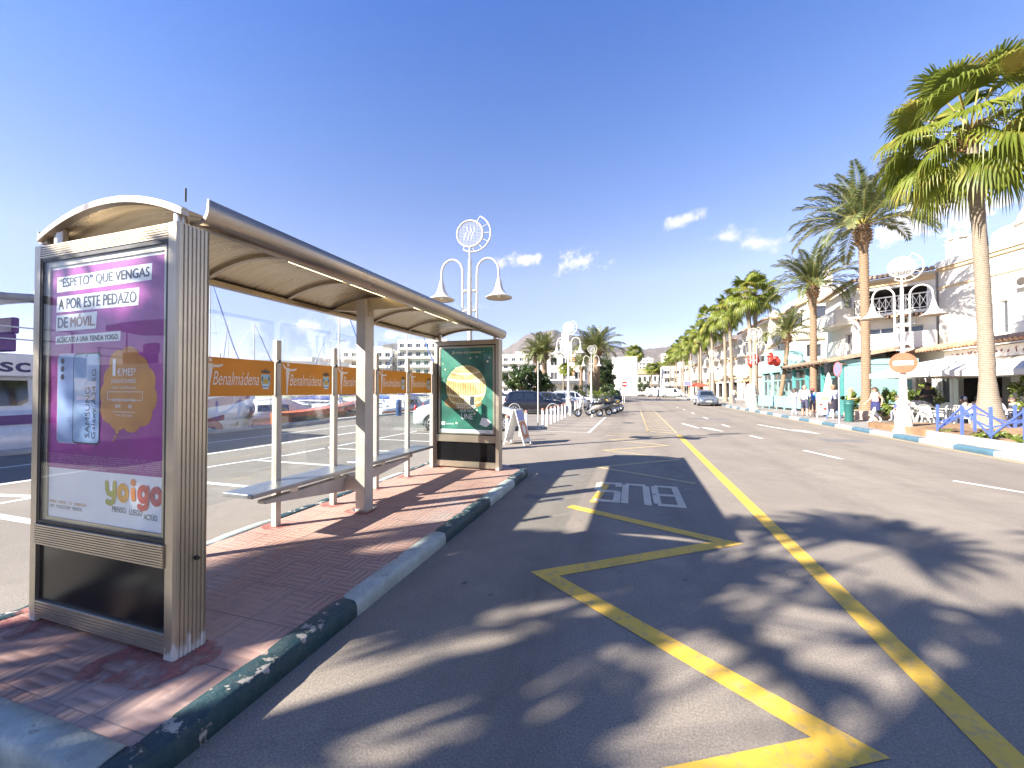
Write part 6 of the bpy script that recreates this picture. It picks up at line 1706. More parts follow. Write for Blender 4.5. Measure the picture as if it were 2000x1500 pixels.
for i, (a, b_) in enumerate(zip(path, path[1:])):
    z0, z1 = (.84, .10) if i % 2 else (.10, .84)
    p = MB(); p.bar((*a, z0), (*b_, z1), .028, .05); p.bar((a[0], a[1], z0 - (.22 if z0 > .5 else -.22)), (b_[0], b_[1], z1 - (.22 if z1 > .5 else -.22)), .02, .035); p.build('zigzag_bar', m_bluep, fe)

# teal fence, barrel pillar, boards, bins
tf = thing('picket_fence', 'pale aqua picket fence in front of the mint restaurant', 'fence', (10.3, 38.6, .13), 0)
for k in range(6):
    y0 = .4 - k * 1.12; x0 = .16 * k
    p = MB()
    for i in range(9):
        y = y0 - i * .12; x = x0 + .16 * i / 9; p.bar((x, y, .18), (x, y, 1.02), .03, .06, 0, (1, 0, 0))
    p.bar((x0, y0 + .05, .98), (x0 + .16, y0 - 1.02, .98), .04, .06); p.bar((x0, y0 + .05, .24), (x0 + .16, y0 - 1.02, .24), .04, .06); p.bar((x0, y0 + .06, 0), (x0, y0 + .06, 1.1), .06, .06, 0, (1, 0, 0)); p.add([(x0, y0, .26), (x0 + .16, y0 - 1.0, .26), (x0 + .16, y0 - 1.0, .96), (x0, y0, .96)], [(0, 1, 2, 3)], 0)
    p.build('fence_panel', m_aqua, tf)
bp_ = thing('striped_pillar', 'bulging pillar striped red brown and white like a barrel, beside the lamp post', 'pillar', (9.85, 38.9, .13))
t = NT('barrel_stripes'); z3 = t.sep(); st = t.math('FLOORED_MODULO', t.math('ADD', t.math('MULTIPLY', z3[2], 3.6), t.math('MULTIPLY', z3[1], .7)), 1.0)
t.col(t.mix(t.math('LESS_THAN', st, .46), (.70, .66, .60), (.40, .17, .11))); t.rough(.6)
b = MB(); b.lathe([(.38, 0), (.42, .3), (.45, .8), (.43, 1.3), (.36, 1.8), (.30, 2.05), (0, 2.06)], 18); b.build('barrel', t.mat, bp_)
mb_ = thing('menu_board', 'white menu board with food pictures standing on legs by the closed parasol', 'menu board', (9.75, 24.9, .13), R_(-24))
b = MB(); b.bx(-.34, .34, -.02, .02, .22, 1.36)
for sx in (-1, 1):
    for sy in (-1, 1): b.bar((sx * .30, 0, .3), (sx * .34, sy * .26, 0), .035, .035)
bo = b.build('board', m_signw, mb_); f = MB()
for i, (u, v, r_) in enumerate(((0, 1.05, .17), (-.16, .72, .08), (.14, .72, .08), (0, .5, .09), (-.17, .38, .06), (.17, .4, .06))): f.poly([(u + r_ * math.cos(a), -.022 - .0004 * i, v + r_ * .8 * math.sin(a)) for a in [k * math.pi / 10 for k in range(20)]], i % 2)
f.bx(-.25, .25, -.0225, -.021, 1.26, 1.31, 1); f.build('picture', [M('food_print', (.45, .22, .12), .5, var=.5, scale=9), m_red], bo)
cp = thing('closed_parasol', 'folded grey parasol standing behind the menu board', 'parasol', (10.6, 26.6, .13))
b = MB(); b.tube([(0, 0, 0), (0, 0, 2.5)], .03, 8); b.build('pole', m_greyst, cp)
b = MB(); n = 18; prof = [(.27, .75), (.25, 1.1), (.19, 1.6), (.12, 2.1), (.05, 2.42)]; rings = [[Vector(((r_ * (1 + .16 * (k % 2))) * math.cos(2 * math.pi * k / n), (r_ * (1 + .16 * (k % 2))) * math.sin(2 * math.pi * k / n), z_)) for k in range(n)] for r_, z_ in prof]; b.loft(rings, 0, False); b.build('canopy', M('grey_canvas', (.46, .44, .44), .8, var=.1), cp)
b = MB(); b.lathe([(.26, 0), (.26, .08), (.1, .12), (.04, .2)], 16); b.build('base', m_concrete, cp)
ln = thing('lantern', 'black lantern on a slim post above the closed parasol', 'lantern', (11.2, 28.2, .13))
b = MB(); b.tube([(0, 0, 0), (0, 0, 2.5)], .04, 8); b.build('post', m_black, ln); b = MB(); b.lathe([(.06, 2.45), (.16, 2.5), (.2, 2.95), (.24, 2.98), (.08, 3.15), (.0, 3.2)], 6, (0, 0, 0), 0, False); b.build('lamp_head', m_black, ln)
def bin_(loc, label, c):
    t = thing('litter_bin', label, 'litter bin', loc)
    b = MB(); b.lathe([(.15, 0), (.17, .05), (.19, .80), (.21, .82), (.21, .9), (.17, .92), (.15, .86), (.0, .3)], 16); b.build('bin', M('bin_paint', c, .5), t); l = MB(); l.lathe([(.215, .93), (.19, 1.0), (0, 1.05)], 16); l.build('lid', M('bin_lid', sc3(c, .7)[:3], .5), t)
bin_((9.85, 22.7, .13), 'turquoise litter bin between the couple and the waiters', (.02, .11, .095)); bin_((-14.2, 22.0, 0), 'blue litter bin on the quay seen past the shelter column', (.03, .09, .24))
tb = thing('tree_planter', 'low stone planter at the foot of the tall feather palm', 'planter', (11.6, 25.0, .13))
b = MB(); b.lathe([(.95, 0), (1.0, .25), (.95, .42), (.72, .45), (.66, .3), (0, .3)], 8, (0, 0, 0), 0, False); b.build('rim', M('warm_stone', (.50, .36, .25), .85, var=.25), tb)
# Christmas decorations on palms
for i, (x, y, z_, l) in enumerate(((10.55, 35.55, 3.9, 'big red bauble flower tied to the short leaning feather palm'), (11.6, 44.4, 4.5, 'red round bauble on the right palm of the close pair'), (10.9, 42.8, 4.2, 'red round bauble on the left palm of the close pair'))):
    t = thing('bauble', l, 'decoration', (x, y, z_), 0, 'red Christmas decorations on the palms')
    r = random.Random(i); b = MB()
    for k in range(9 if i == 0 else 2): b.sphere((r.uniform(-.4, .4) if i == 0 else 0, r.uniform(-.25, .1), r.uniform(-.5, .45) if i == 0 else k * .3), .24 if i == 0 else .38, 10, 8, 0, (1, .7, 1))
    b.build('petals', M('red_tinsel', (.62, .035, .02), .5, var=.4, scale=12), t)
# icicle lights in front of the restaurant
il = thing('icicle_lights', 'curtain of white hanging icicle lights under the restaurant eave', 'string lights', (15.95, 26.0, 3.1))
b = MB(); r = random.Random(8); b.tube([(0, -1.5, 0), (0, 6.5, 0)], .012, 5)
for k in range(64):
    y = -1.5 + k * .125; L = r.choice((.35, .6, .85, 1.0)); b.bar((0, y, 0), (0, y, -L), .02, .02)
    for q in range(int(L / .12)): b.box((r.uniform(-.03, .03), y + r.uniform(-.04, .04), -q * .12), (.05, .05, .05))
b.build('string', m_signw, il)

# terrace parasols, awning
m_canvas = M('white_canvas', (.54, .51, .46), .85, var=.05)
def parasol(loc, w, zt, zb, label, mat, val=.25, rz=0):
    t = thing('parasol', label, 'parasol', loc, rz, 'open parasols')
    b = MB(); b.tube([(0, 0, 0), (0, 0, zt + .05)], .03, 10); b.build('pole', m_wpaint, t)
    c = MB(); n = 8; R = [Vector((sx * w / 2, sy * w / 2, zb)) for sx, sy in ((-1, -1), (0, -1.0), (1, -1), (1.0, 0), (1, 1), (0, 1.0), (-1, 1), (-1.0, 0))]
    mid = [v * .5 + Vector((0, 0, zt * .5 + .10)) - Vector((0, 0, 0)) for v in R]; top = Vector((0, 0, zt))
    for k in range(8):
        a, b2 = R[k], R[(k + 1) % 8]; m1, m2 = mid[k], mid[(k + 1) % 8]; m1 = Vector((m1.x, m1.y, (zt + zb) / 2 + .08)); m2 = Vector((m2.x, m2.y, (zt + zb) / 2 + .08))
        c.add([top, m1, m2], [(0, 1, 2)]); c.add([m1, a, b2, m2], [(0, 1, 2, 3)]); dn = Vector((0, 0, -val)); c.add([a, a + dn, b2 + dn, b2], [(0, 1, 2, 3)])
    co = c.build('canopy', mat, t)
    s = co.modifiers.new('thick', 'SOLIDIFY'); s.thickness = .012
    for k in range(0, 8):
        b = MB(); b.bar((0, 0, zt - .06), R[k] + Vector((0, 0, -.02)), .018, .018); b.build('rib', m_greyst, t)
    return t
parasol((13.4, 22.2, .13), 3.9, 2.95, 2.28, 'large white square parasol over the tables, behind the orange sign', m_canvas, .22, R_(8))
parasol((15.3, 19.6, .13), 3.2, 2.85, 2.30, 'white parasol half hidden by the tallest fan palm trunk', m_canvas, .22, R_(8))
parasol((10.3, 71, .13), 2.6, 2.6, 2.2, 'bright red parasol far down the pavement behind the grey car', M('red_canvas', (.62, .06, .03), .8), .2)
aw = thing('awning', 'wide beige sloping awning along the restaurant front, above the white parasol', 'awning', (16.2, 23.5, 3.2))
b = MB(); y0, y1 = -4.4, 3.6; b.add([(0, y0, .0), (0, y1, .0), (-2.3, y1, -.75), (-2.3, y0, -.75), (-2.3, y1, -.98), (-2.3, y0, -.98)], [(0, 1, 2, 3), (3, 2, 4, 5)]); bo = b.build('canvas', M('beige_canvas', (.62, .54, .43), .85, var=.08), aw); s = bo.modifiers.new('thick', 'SOLIDIFY'); s.thickness = .015
for y in (y0 + .2, y1 - .2, -.4):
    b = MB(); b.bar((0, y, -.06), (-2.25, y, -.80), .04, .05); b.build('arm', m_wpaint, aw)

# ------------------------------------------------------------------ chairs, tables
m_chair = M('white_plastic', (.48, .455, .40), .4, var=.05)
def chair(loc, rz, label):
    t = thing('chair', label, 'chair', loc, rz, 'white plastic terrace chairs')
    s = MB(); s.loft([[Vector((x, y, z_)) for x, z_ in ((-.22, .42), (.22, .42), (.22, .45), (-.22, .45))] for y in (-.22, .22)], 0, False); s.build('seat', m_chair, t, bevel=.012)
    b = MB()
    for i in range(7): x = -.19 + i * .0633; b.bar((x, -.22, .45), (x * 1.05, -.32, .86), .034, .018)
    b.tube([(-.23, -.215, .44), (-.235, -.31, .80), (-.18, -.335, .89), (0, -.345, .90), (.18, -.335, .89), (.235, -.31, .80), (.23, -.215, .44)], .020, 6); b.build('backrest', m_chair, t)
    for sx in (-1, 1):
        for y, yy in ((.2, .25), (-.2, -.27)):
            l = MB(); l.bar((sx * .20, y, .44), (sx * .245, yy, 0), .042, .042); l.build('leg', m_chair, t)
        a = MB(); a.tube([(sx * .23, -.28, .66), (sx * .26, 0, .66), (sx * .25, .2, .64), (sx * .235, .22, .44)], .022, 6); a.build('armrest', m_chair, t)
    return t
def table(loc, label):
    t = thing('table', label, 'table', loc, 0, 'round terrace tables')
    b = MB(); b.lathe([(0, .70), (.42, .70), (.43, .715), (.42, .73), (0, .73)], 24); b.build('tabletop', m_chair, t)
    for k in range(4):
        a = k * math.pi / 2 + .4; l = MB(); l.bar((.06 * math.cos(a), .06 * math.sin(a), .70), (.32 * math.cos(a), .32 * math.sin(a), 0), .04, .04); l.build('leg', m_chair, t)
CH = []
cspec = [(10.95, 20.9, 150, 'empty white chair facing away, just left of the nearest right lamp'), (11.4, 19.9, 200, 'empty white chair just right of the nearest right lamp, seen from behind'), (12.0, 19.6, 170, 'empty white chair in front of the waiter, left of the zigzag railing'), (12.9, 20.4, 20, 'white chair under the orange capped guest'), (13.3, 19.4, 60, 'white chair behind the blue railing corner'), (14.1, 19.2, 210, 'white chair right behind the tallest palm trunk'), (13.9, 21.9, 270, 'white chair under the middle guest in a pale blouse'), (14.6, 20.8, 90, 'white chair under the guest turned left'), (12.4, 23.6, 100, 'white chair beside the bushy plants'), (13.2, 24.2, 300, 'white chair farthest back beside the bushy plants'), (13.4, 16.6, 80, 'white chair of the woman with the red scarf'), (14.4, 17.2, 260, 'white chair at the right picture edge')]
for x, y, a, l in cspec: CH.append(chair((x, y, .13), R_(a), l))
for x, y, l in ((12.7, 21.2, 'white round table in front of the waiter'), (14.0, 20.5, 'white round table under the large white parasol'), (12.9, 23.2, 'white round table beside the bushy plants'), (13.9, 17.9, 'white round table right of the tallest palm trunk')): table((x, y, .13), l)

# ------------------------------------------------------------------ people
m_skin = M('skin', (.50, .28, .19), .55, var=.1, scale=8); m_skin2 = M('dark_skin', (.16, .085, .055), .55, var=.1)
m_shoe = M('pale_shoes', (.45, .42, .38), .6); m_eye = flat((.02, .015, .012), .3, 'eye')
def cloth(c): return M('cloth', c, .85, var=.14, scale=7)
def person(loc, rz, label, pose='stand', H=1.7, top=(.5, .5, .5), legs=(.05, .06, .12), hair=(.06, .04, .03), skin=None, sleeves='short', trousers='long', hairlen=0, cap=None, skirt=None, bag=None, group=None, build_=1.0, female=False, lean=0.0, arms=None):
    k = H / 1.7; sk = skin or m_skin
    J = {'pelvis': (0, 0, .93), 'waist': (0, .01, 1.08), 'chest': (0, .02, 1.27), 'neck': (0, .02, 1.44), 'head': (0, .045, 1.555), 'crown': (0, .04, 1.63)}
    for s, n in ((-1, 'l'), (1, 'r')):
        J['sh' + n] = (s * .165, .01, 1.385); J['el' + n] = (s * .225, -.03, 1.11); J['wr' + n] = (s * .225, .06, .88); J['ha' + n] = (s * .22, .09, .81)
        J['hip' + n] = (s * .085, 0, .88); J['kn' + n] = (s * .09, .03, .49); J['an' + n] = (s * .09, -.02, .09); J['toe' + n] = (s * .105, .13, .035)
    if pose == 'walk':
        J.update({'knl': (-.09, .16, .51), 'anl': (-.09, .27, .10), 'toel': (-.10, .42, .06), 'knr': (.09, -.04, .48), 'anr': (.09, -.30, .15), 'toer': (.10, -.20, .03), 'ell': (-.22, -.14, 1.13), 'wrl': (-.21, -.10, .90), 'hal': (-.2, -.08, .83), 'elr': (.22, .05, 1.12), 'wrr': (.20, .24, .96), 'har': (.19, .30, .92)})
    if pose == 'sit':
        dz = -.43
        for n_ in ('pelvis', 'waist', 'chest', 'neck', 'head', 'crown', 'shl', 'shr'): x, y, z_ = J[n_]; J[n_] = (x, y + lean * (z_ - .9), z_ + dz)
        for s, n in ((-1, 'l'), (1, 'r')):
            J['hip' + n] = (s * .10, .02, .49); J['kn' + n] = (s * .12, .43, .50); J['an' + n] = (s * .12, .42, .09); J['toe' + n] = (s * .13, .56, .035)
            J['el' + n] = (s * .24, .06 + lean * .2, .70); J['wr' + n] = (s * .17, .29 + lean * .25, .74); J['ha' + n] = (s * .13, .36 + lean * .25, .755)
    if arms == 'hold':
        for s, n in ((-1, 'l'), (1, 'r')): J['el' + n] = (s * .23, .02, 1.12); J['wr' + n] = (s * .13, .24, 1.14); J['ha' + n] = (s * .08, .30, 1.16)
    b = build_; rad = {'pelvis': (.155 * b, .115 * b), 'waist': (.135 * b * (.9 if female else 1), .105 * b), 'chest': (.155 * b, .115 * b), 'neck': (.056, .056), 'head': (.082, .102), 'crown': (.066, .08)}
    for n in 'lr': rad.update({'sh' + n: (.068, .068), 'el' + n: (.046, .046), 'wr' + n: (.032, .030), 'ha' + n: (.036, .018), 'hip' + n: (.098 * b, .098 * b), 'kn' + n: (.060, .060), 'an' + n: (.042, .042), 'toe' + n: (.038, .030)})
    E = [('pelvis', 'waist'), ('waist', 'chest'), ('chest', 'neck'), ('neck', 'head'), ('head', 'crown')]
    for n in 'lr': E += [('chest', 'sh' + n), ('sh' + n, 'el' + n), ('el' + n, 'wr' + n), ('wr' + n, 'ha' + n), ('pelvis', 'hip' + n), ('hip' + n, 'kn' + n), ('kn' + n, 'an' + n), ('an' + n, 'toe' + n)]
    names = list(J); me = bpy.data.meshes.new('person'); me.from_pydata([Vector(J[n]) * k for n in names], [(names.index(a), names.index(c)) for a, c in E], [])
    o = bpy.data.objects.new('person', me); C.objects.link(o)
    md = o.modifiers.new('skin', 'SKIN'); md.use_smooth_shade = True
    for i, n in enumerate(names):
        sv = me.skin_vertices[0].data[i]; sv.radius = (rad[n][0] * k, rad[n][1] * k); sv.use_root = (n == 'pelvis')
    ss = o.modifiers.new('smooth', 'SUBSURF'); ss.levels = ss.render_levels = 1
    dg = bpy.context.evaluated_depsgraph_get(); ev = bpy.data.meshes.new_from_object(o.evaluated_get(dg))
    bpy.data.objects.remove(o); bpy.data.meshes.remove(me)
    mb = MB(); P = [v.co.copy() for v in ev.vertices]
    TOP, LEG, SK, SHOE = 0, 1, 2, 3
    bm_ = {}
    for a, c in E:
        key = (a, c); m = TOP
        if a in ('neck', 'head'): m = SK
        if a[:2] == 'el': m = TOP if sleeves == 'long' else SK
        if a[:2] == 'sh' and sleeves == 'none': m = SK
        if a[:2] == 'wr': m = SK
        if a[:3] == 'hip' or (a == 'pelvis' and c != 'waist'): m = LEG
        if a[:2] == 'kn': m = LEG if trousers == 'long' else SK
        if a[:2] == 'an': m = SHOE
        bm_[key] = m
    segs = [(Vector(J[a]) * k, Vector(J[c]) * k, bm_[(a, c)], (a, c)) for a, c in E]
    faces = {TOP: [], LEG: [], SK: [], SHOE: []}
    for p in ev.polygons:
        c = p.center; best = None
        for a, q, m, key in segs:
            d = q - a; u = max(0, min(1, (c - a).dot(d) / d.length_squared)); dist = (c - (a + d * u)).length - .5 * (rad[key[0]][0] + rad[key[1]][0]) * k * .8
            if best is None or dist < best[0]: best = (dist, m, key, u)
        m = best[1]
        if best[2] == ('chest', 'neck'): m = TOP if best[3] < .72 else SK
        if best[2][0] == 'pelvis' and best[2][1] == 'waist': m = LEG if best[3] < .35 else TOP
        faces[m].append(tuple(p.vertices))
    for m, fs in faces.items():
        if fs: o_ = len(mb.v); mb.add(P, fs, m, True) if o_ == 0 else [mb.f.append(list(f)) or mb.m.append(m) or mb.s.append(True) for f in fs]
    hd = Vector(J['head']) * k
    for s in (-1, 1): mb.sphere(hd + Vector((s * .032, .088, .012)) * k, .011 * k, 6, 4, 4); mb.sphere(hd + Vector((s * .088, .0, .0)) * k, .024 * k, 6, 5, 2, (.5, .8, 1.3))
    mb.sphere(hd + Vector((0, .103, -.018)) * k, .018 * k, 6, 5, 2, (.8, 1, 1.3)); mb.box(hd + Vector((0, .094, -.055)) * k, (.045 * k, .012 * k, .010 * k), 5)
    for s, n in ((-1, 'l'), (1, 'r')):
        w = Vector(J['wr' + n]) * k; h_ = Vector(J['ha' + n]) * k; d = (h_ - w).normalized(); sd = d.cross(Vector((0, 0, 1)))
        sd = sd.normalized() if sd.length > .2 else Vector((0, 1, 0)); cu = sd.cross(d)
        for q in range(4):
            L = (.062, .072, .068, .054)[q] * k; a = h_ + sd * (.024 - q * .016) * k + d * .012; mid = a + d * L * .55; mb.tube([a, mid, mid + (d * .6 + cu * -s * .5).normalized() * L * .5], [.0085 * k, .008 * k, .0055 * k], 5, 2)
        a = (w + h_) / 2 + sd * .03 * k; mb.tube([a, a + (d * .6 + sd * .7).normalized() * .045 * k, a + (d * .95 + sd * .5).normalized() * .075 * k], [.011 * k, .010 * k, .007 * k], 5, 2)
    t = mb.build('person', [cloth(top), cloth(legs), sk, m_shoe, m_eye, flat((.35, .12, .10), .5, 'lips')], None, loc=loc, rz=rz)
    bpy.data.meshes.remove(ev)
    tag(t, label, 'person', group or 'people on the promenade')
    hm = MB()
    hm.sphere(hd + Vector((0, -.012, .03)) * k, .112 * k, 12, 8, 0, (.92, 1.02, 1.0), 0, .52)
    hm.sphere(hd + Vector((0, -.042, .0)) * k, .098 * k, 12, 8, 0, (.95, .85, 1.15))
    if hairlen: hm.loft([[hd + Vector((.10 * math.cos(a) * w, -.055 + .05 * math.sin(a) - .01 * i, .03 - .07 * i)) * k for a in [2 * math.pi * q / 10 for q in range(10)]] for i, w in enumerate([1, 1.05, 1.05, .9, .5][:hairlen + 2])])
    hm.build('hair', M('hair', hair, .6, var=.3, scale=20), t)
    if cap:
        c = MB(); c.sphere(hd + Vector((0, -.005, .045)) * k, .118 * k, 14, 8, 0, (.95, 1.05, .9), 0, .5); c.box(hd + Vector((0, .13, .05)) * k, (.13 * k, .11 * k, .012 * k)); c.build('cap', M('cap', cap, .7), t)
    if skirt:
        c = MB(); z1, z0, r1, r0 = skirt[1:]; n = 18
        c.loft([[Vector((rr2 * 1.1 * math.cos(2 * math.pi * q / n) * (1 + .05 * math.sin(q * 2.1) * (i > 0)), rr2 * .85 * math.sin(2 * math.pi * q / n), z_)) * k for q in range(n)] for i, (z_, rr2) in enumerate(((z1, r1), ((z1 + z0) / 2, (r1 + r0) / 2 + .02), (z0, r0)))], 0, True, True, False); c.build('skirt', cloth(skirt[0]), t)
    if bag:
        c = MB(); c.tube([Vector((-.17, .10, 1.40)) * k, Vector((-.03, .155, 1.22)) * k, Vector((.17, .10, .98)) * k, Vector((.20, -.04, .94)) * k, Vector((.05, -.14, 1.15)) * k, Vector((-.15, -.08, 1.41)) * k], .011, 6); c.sphere(Vector((.24, .02, .90)) * k, .12, 10, 8, 0, (.5, 1.1, 1.0)); c.build('shoulder_bag', M('bag', bag, .6), t)
    return t
Z = .13
person((8.95, 26.7, Z), R_(-60), 'woman in a long lilac outfit walking beside a man in dark shorts', 'walk', 1.62, (.42, .38, .58), (.42, .38, .58), sleeves='long', hairlen=2, female=True)
person((9.05, 25.5, Z), R_(-20), 'man in a white shirt and dark shorts with a bag strap across his back', 'walk', 1.78, (.72, .70, .64), (.05, .05, .09), trousers='short', hair=(.25, .2, .16), bag=(.05, .05, .05), build_=1.12)
person((9.55, 25.9, Z), R_(-40), 'person in a red cap and blue top half hidden by the man in white', 'stand', 1.6, (.08, .20, .50), (.10, .10, .14), trousers='short', cap=(.6, .05, .04))
person((9.35, 23.0, Z), R_(15), 'waiter in a pale blue shirt and black apron behind the no parking post', 'walk', 1.78, (.48, .52, .64), (.10, .14, .24), skirt=((.02, .018, .03), 1.02, .55, .16, .20), hair=(.2, .12, .07), sleeves='long')
person((10.15, 23.3, Z), R_(-120), 'person in a yellow green top holding something, beside the turquoise bin', 'stand', 1.62, (.55, .58, .16), (.3, .3, .32), hair=(.45, .25, .12), arms='hold', hairlen=1, female=True)
person((10.55, 22.0, Z), R_(100), 'dark haired woman in a pink top, navy skirt and white leggings', 'walk', 1.66, (.55, .34, .32), (.70, .70, .72), skirt=((.02, .025, .09), 1.02, .60, .155, .185), sleeves='none', hairlen=1, female=True)
person((13.0, 23.0, Z), R_(160), 'waiter in a black printed T-shirt standing at the tables', 'stand', 1.84, (.025, .025, .028), (.03, .03, .035), skin=m_skin2, hair=(.01, .01, .01), build_=1.1, arms='hold')
wt = bpy.context.scene.collection.objects[-1]
sit = [(10.95, 20.9, 150, 'guest in a blue top sitting sideways on a white chair, bare legs stretched out', (.06, .08, .25), (.5, .28, .19), None, .1), (12.9, 20.4, 20, 'guest in a dark cap and pale brown top leaning over the table', (.62, .45, .34), (.06, .07, .1), (.03, .04, .08), .35), (13.9, 21.9, 270, 'guest in a pale blouse facing the road at the middle table', (.66, .62, .66), (.3, .34, .45), None, .2), (14.6, 20.8, 90, 'guest in a white shirt turned to the left under the parasol', (.74, .72, .70), (.10, .14, .3), None, .25), (12.4, 23.6, 100, 'guest in white sitting left of the black shirted waiter', (.76, .74, .72), (.2, .2, .25), None, .3), (13.2, 24.2, 300, 'guest in white farthest back by the plants', (.76, .74, .72), (.2, .2, .25), None, .1), (13.4, 16.6, 80, 'woman in a white blouse with a red scarf and jeans at the right picture edge', (.74, .72, .72), (.05, .09, .25), None, .1), (13.3, 19.4, 60, 'guest in a lilac blouse behind the blue railing corner', (.55, .52, .66), (.1, .1, .14), None, .3)]
for x, y, a, l, c1, c2, cp_, ln_ in sit: person((x, y, Z), R_(a), l, 'sit', 1.68, c1, c2, cap=cp_, lean=ln_, sleeves='long' if c1[0] > .7 else 'short', hairlen=1 if 'woman' in l or 'lilac' in l else 0)
sc_ = MB(); sc_.lathe([(.075, 0), (.095, -.04), (.09, -.09), (.07, -.10)], 12); sc_.bar((.03, .09, -.05), (.05, .14, -.38), .07, .02); sc_.bar((-.03, .09, -.05), (-.04, .13, -.32), .07, .02)
tag(sc_.build('scarf', M('red_scarf', (.6, .07, .05), .8), None, loc=(13.41, 16.64, Z + 1.06), rz=R_(80)), 'red scarf round the neck of the woman at the right edge', 'scarf')
far = [(10.6, 41.5, 20, 'walk', 'distant walker in a pale top before the dark shop opening', (.6, .58, .55), (.08, .08, .12)), (11.4, 46.0, 200, 'walk', 'distant walker in dark clothes near the close pair of palms', (.05, .05, .08), (.06, .06, .09)), (10.3, 47.0, 10, 'stand', 'distant person in a beige coat standing by a palm trunk', (.5, .42, .3), (.1, .1, .12)), (12.5, 44.5, 90, 'stand', 'distant person in white near the restaurant doors', (.7, .7, .7), (.2, .22, .3)), (10.0, 64, 180, 'walk', 'tiny walker under the red parasol side of the pavement', (.4, .3, .3), (.1, .1, .12)), (3.9, 66, 80, 'walk', 'pedestrian with a pale top crossing the middle of the far street', (.55, .45, .5), (.05, .07, .16)), (-13.6, 30.5, 120, 'stand', 'tiny person in blue on the quay by the boats', (.1, .2, .5), (.2, .25, .4))]
for x, y, a, p, l, c1, c2 in far: person((x, y, Z if x > 8.7 else 0), R_(a), l, p, 1.72, c1, c2, sleeves='long')

# ------------------------------------------------------------------ boats
m_hull = M('white_gelcoat', (.62, .62, .64), .25, var=.05, scale=2, coat=.6)
m_mag = M('magenta_band', (.20, .02, .10), .4); m_vio = M('purple_band', (.13, .05, .20), .4); m_navy = M('navy_letters', (.02, .03, .12), .4); m_greyb = M('grey_canvas_top', (.30, .30, .32), .85)
m_dolph = flat((.10, .09, .13), .4, 'dolphin_print'); m_greyp = flat((.45, .46, .48), .4, 'grey_print')
bt = thing('excursion_boat', 'big white excursion boat with purple bands and leaping dolphins, moored along the quay', 'boat', (-18.4, 5.5, -1.1))
def hullsec(y, w, zb, zt, flare=.25): return [Vector((w - flare, y, zb)), Vector((w, y, zt * .55)), Vector((w + .03, y, zt)), Vector((-w - .03, y, zt)), Vector((-w, y, zt * .55)), Vector((-w + flare, y, zb))]
b = MB(); st = [(-10, 2.6, 2.05), (-4, 2.85, 2.1), (2, 2.9, 2.2), (5, 2.8, 2.4), (7.0, 2.45, 2.65), (8.4, 1.75, 2.95), (9.3, .75, 3.2), (9.7, .12, 3.3)]
b.loft([hullsec(y, w, 0, zt, .25 if w > .3 else .05) for y, w, zt in st], 0, True); b.build('hull', m_hull, bt, recalc=True)
def on_hull(y, f, off=.02):
    """point on the quay side of the hull at height fraction f"""
    for (y0, w0, t0), (y1, w1, t1) in zip(st, st[1:]):
        if y0 <= y <= y1 + 1e-6:
            u = (y - y0) / (y1 - y0); w = w0 + (w1 - w0) * u; zt = t0 + (t1 - t0) * u
            fl = .25; x = w - fl + fl * min(1, f / .55) if f < .55 else w + .03 * (f - .55) / .45
            return Vector((x + off, y, zt * f))
def hband(f0, f1, ya, yb, mat, name, wob=0.0):
    m = MB(); n = 40; lo = []; hi = []
    for i in range(n + 1):
        y = ya + (yb - ya) * i / n; a0, a1 = f0(y) if callable(f0) else f0, f1(y) if callable(f1) else f1
        lo.append(on_hull(y, a0)); hi.append(on_hull(y, a1))
    m.add(lo + hi, [(i, i + 1, n + 2 + i, n + 1 + i) for i in range(n)]); m.build(name, mat, bt)
hband(lambda y: .885 - .004 * (y + 9.9), .955, -9.9, 9.5, m_vio, 'purple_stripe'); hband(lambda y: .30 + .028 * (y + 4), lambda y: .36 + .030 * (y + 4), -6, 6.5, m_mag, 'magenta_stripe')
dl = MB()
def hpoly(pts, m, off): dl.poly([on_hull(y * .97, f, off) for y, f in pts], m)
hpoly([(5.6 + 1.0 * math.cos(a), .45 + .20 * math.sin(a)) for a in [i * .21 for i in range(31)]], 0, .12); hpoly([(5.5 + .75 * math.cos(a), .42 + .11 * math.sin(a)) for a in [i * .21 for i in range(31)]], 1, .14)
hpoly([(7.5, .30), (7.9, .42), (8.3, .55), (8.55, .62), (8.5, .75), (8.75, .68), (9.2, .70), (9.6, .66), (9.3, .62), (8.9, .58), (8.3, .48), (7.8, .36)], 2, .15)
hpoly([(6.6, .18), (7.4, .30), (8.2, .44), (9.0, .52), (9.1, .49), (8.3, .38), (7.5, .24), (6.8, .15)], 3, .12); hpoly([(7.4, .16), (8.2, .27), (9.2, .40), (9.3, .37), (8.4, .22), (7.6, .12)], 2, .13); hpoly([(7.2, .44), (7.25, .52), (7.4, .54), (7.42, .47)], 2, .12)
dl.build('artwork', [m_mag, m_hull, m_dolph, m_greyp], bt)
b = MB(); b.loft([[Vector((2.45 - i_, y, 2.05)), Vector((2.3 - i_, y, 3.15)), Vector((-2.3 + i_, y, 3.15)), Vector((-2.45 + i_, y, 2.05))] for y, i_ in ((-9.5, 0), (2.5, 0), (4.6, .5))], 0, False); b.build('cabin', m_hull, bt, recalc=True)
for k in range(7):
    y0 = -9 + k * 1.75; w = MB(); q = lambda y, z_: (2.475 - (z_ - 2.05) * .115, y, z_)
    w.poly([q(y, z_) for y, z_ in ((y0, 2.42), (y0 + .15, 2.32), (y0 + 1.2, 2.32), (y0 + 1.35, 2.42), (y0 + 1.35, 3.0), (y0, 3.0))]); w.build('window', m_carglass, bt)
b = MB(); b.bx(-2.5, 2.5, -9.7, 4.0, 3.10, 3.72); uo = b.build('upper_bulwark', m_hull, bt, bevel=.03)
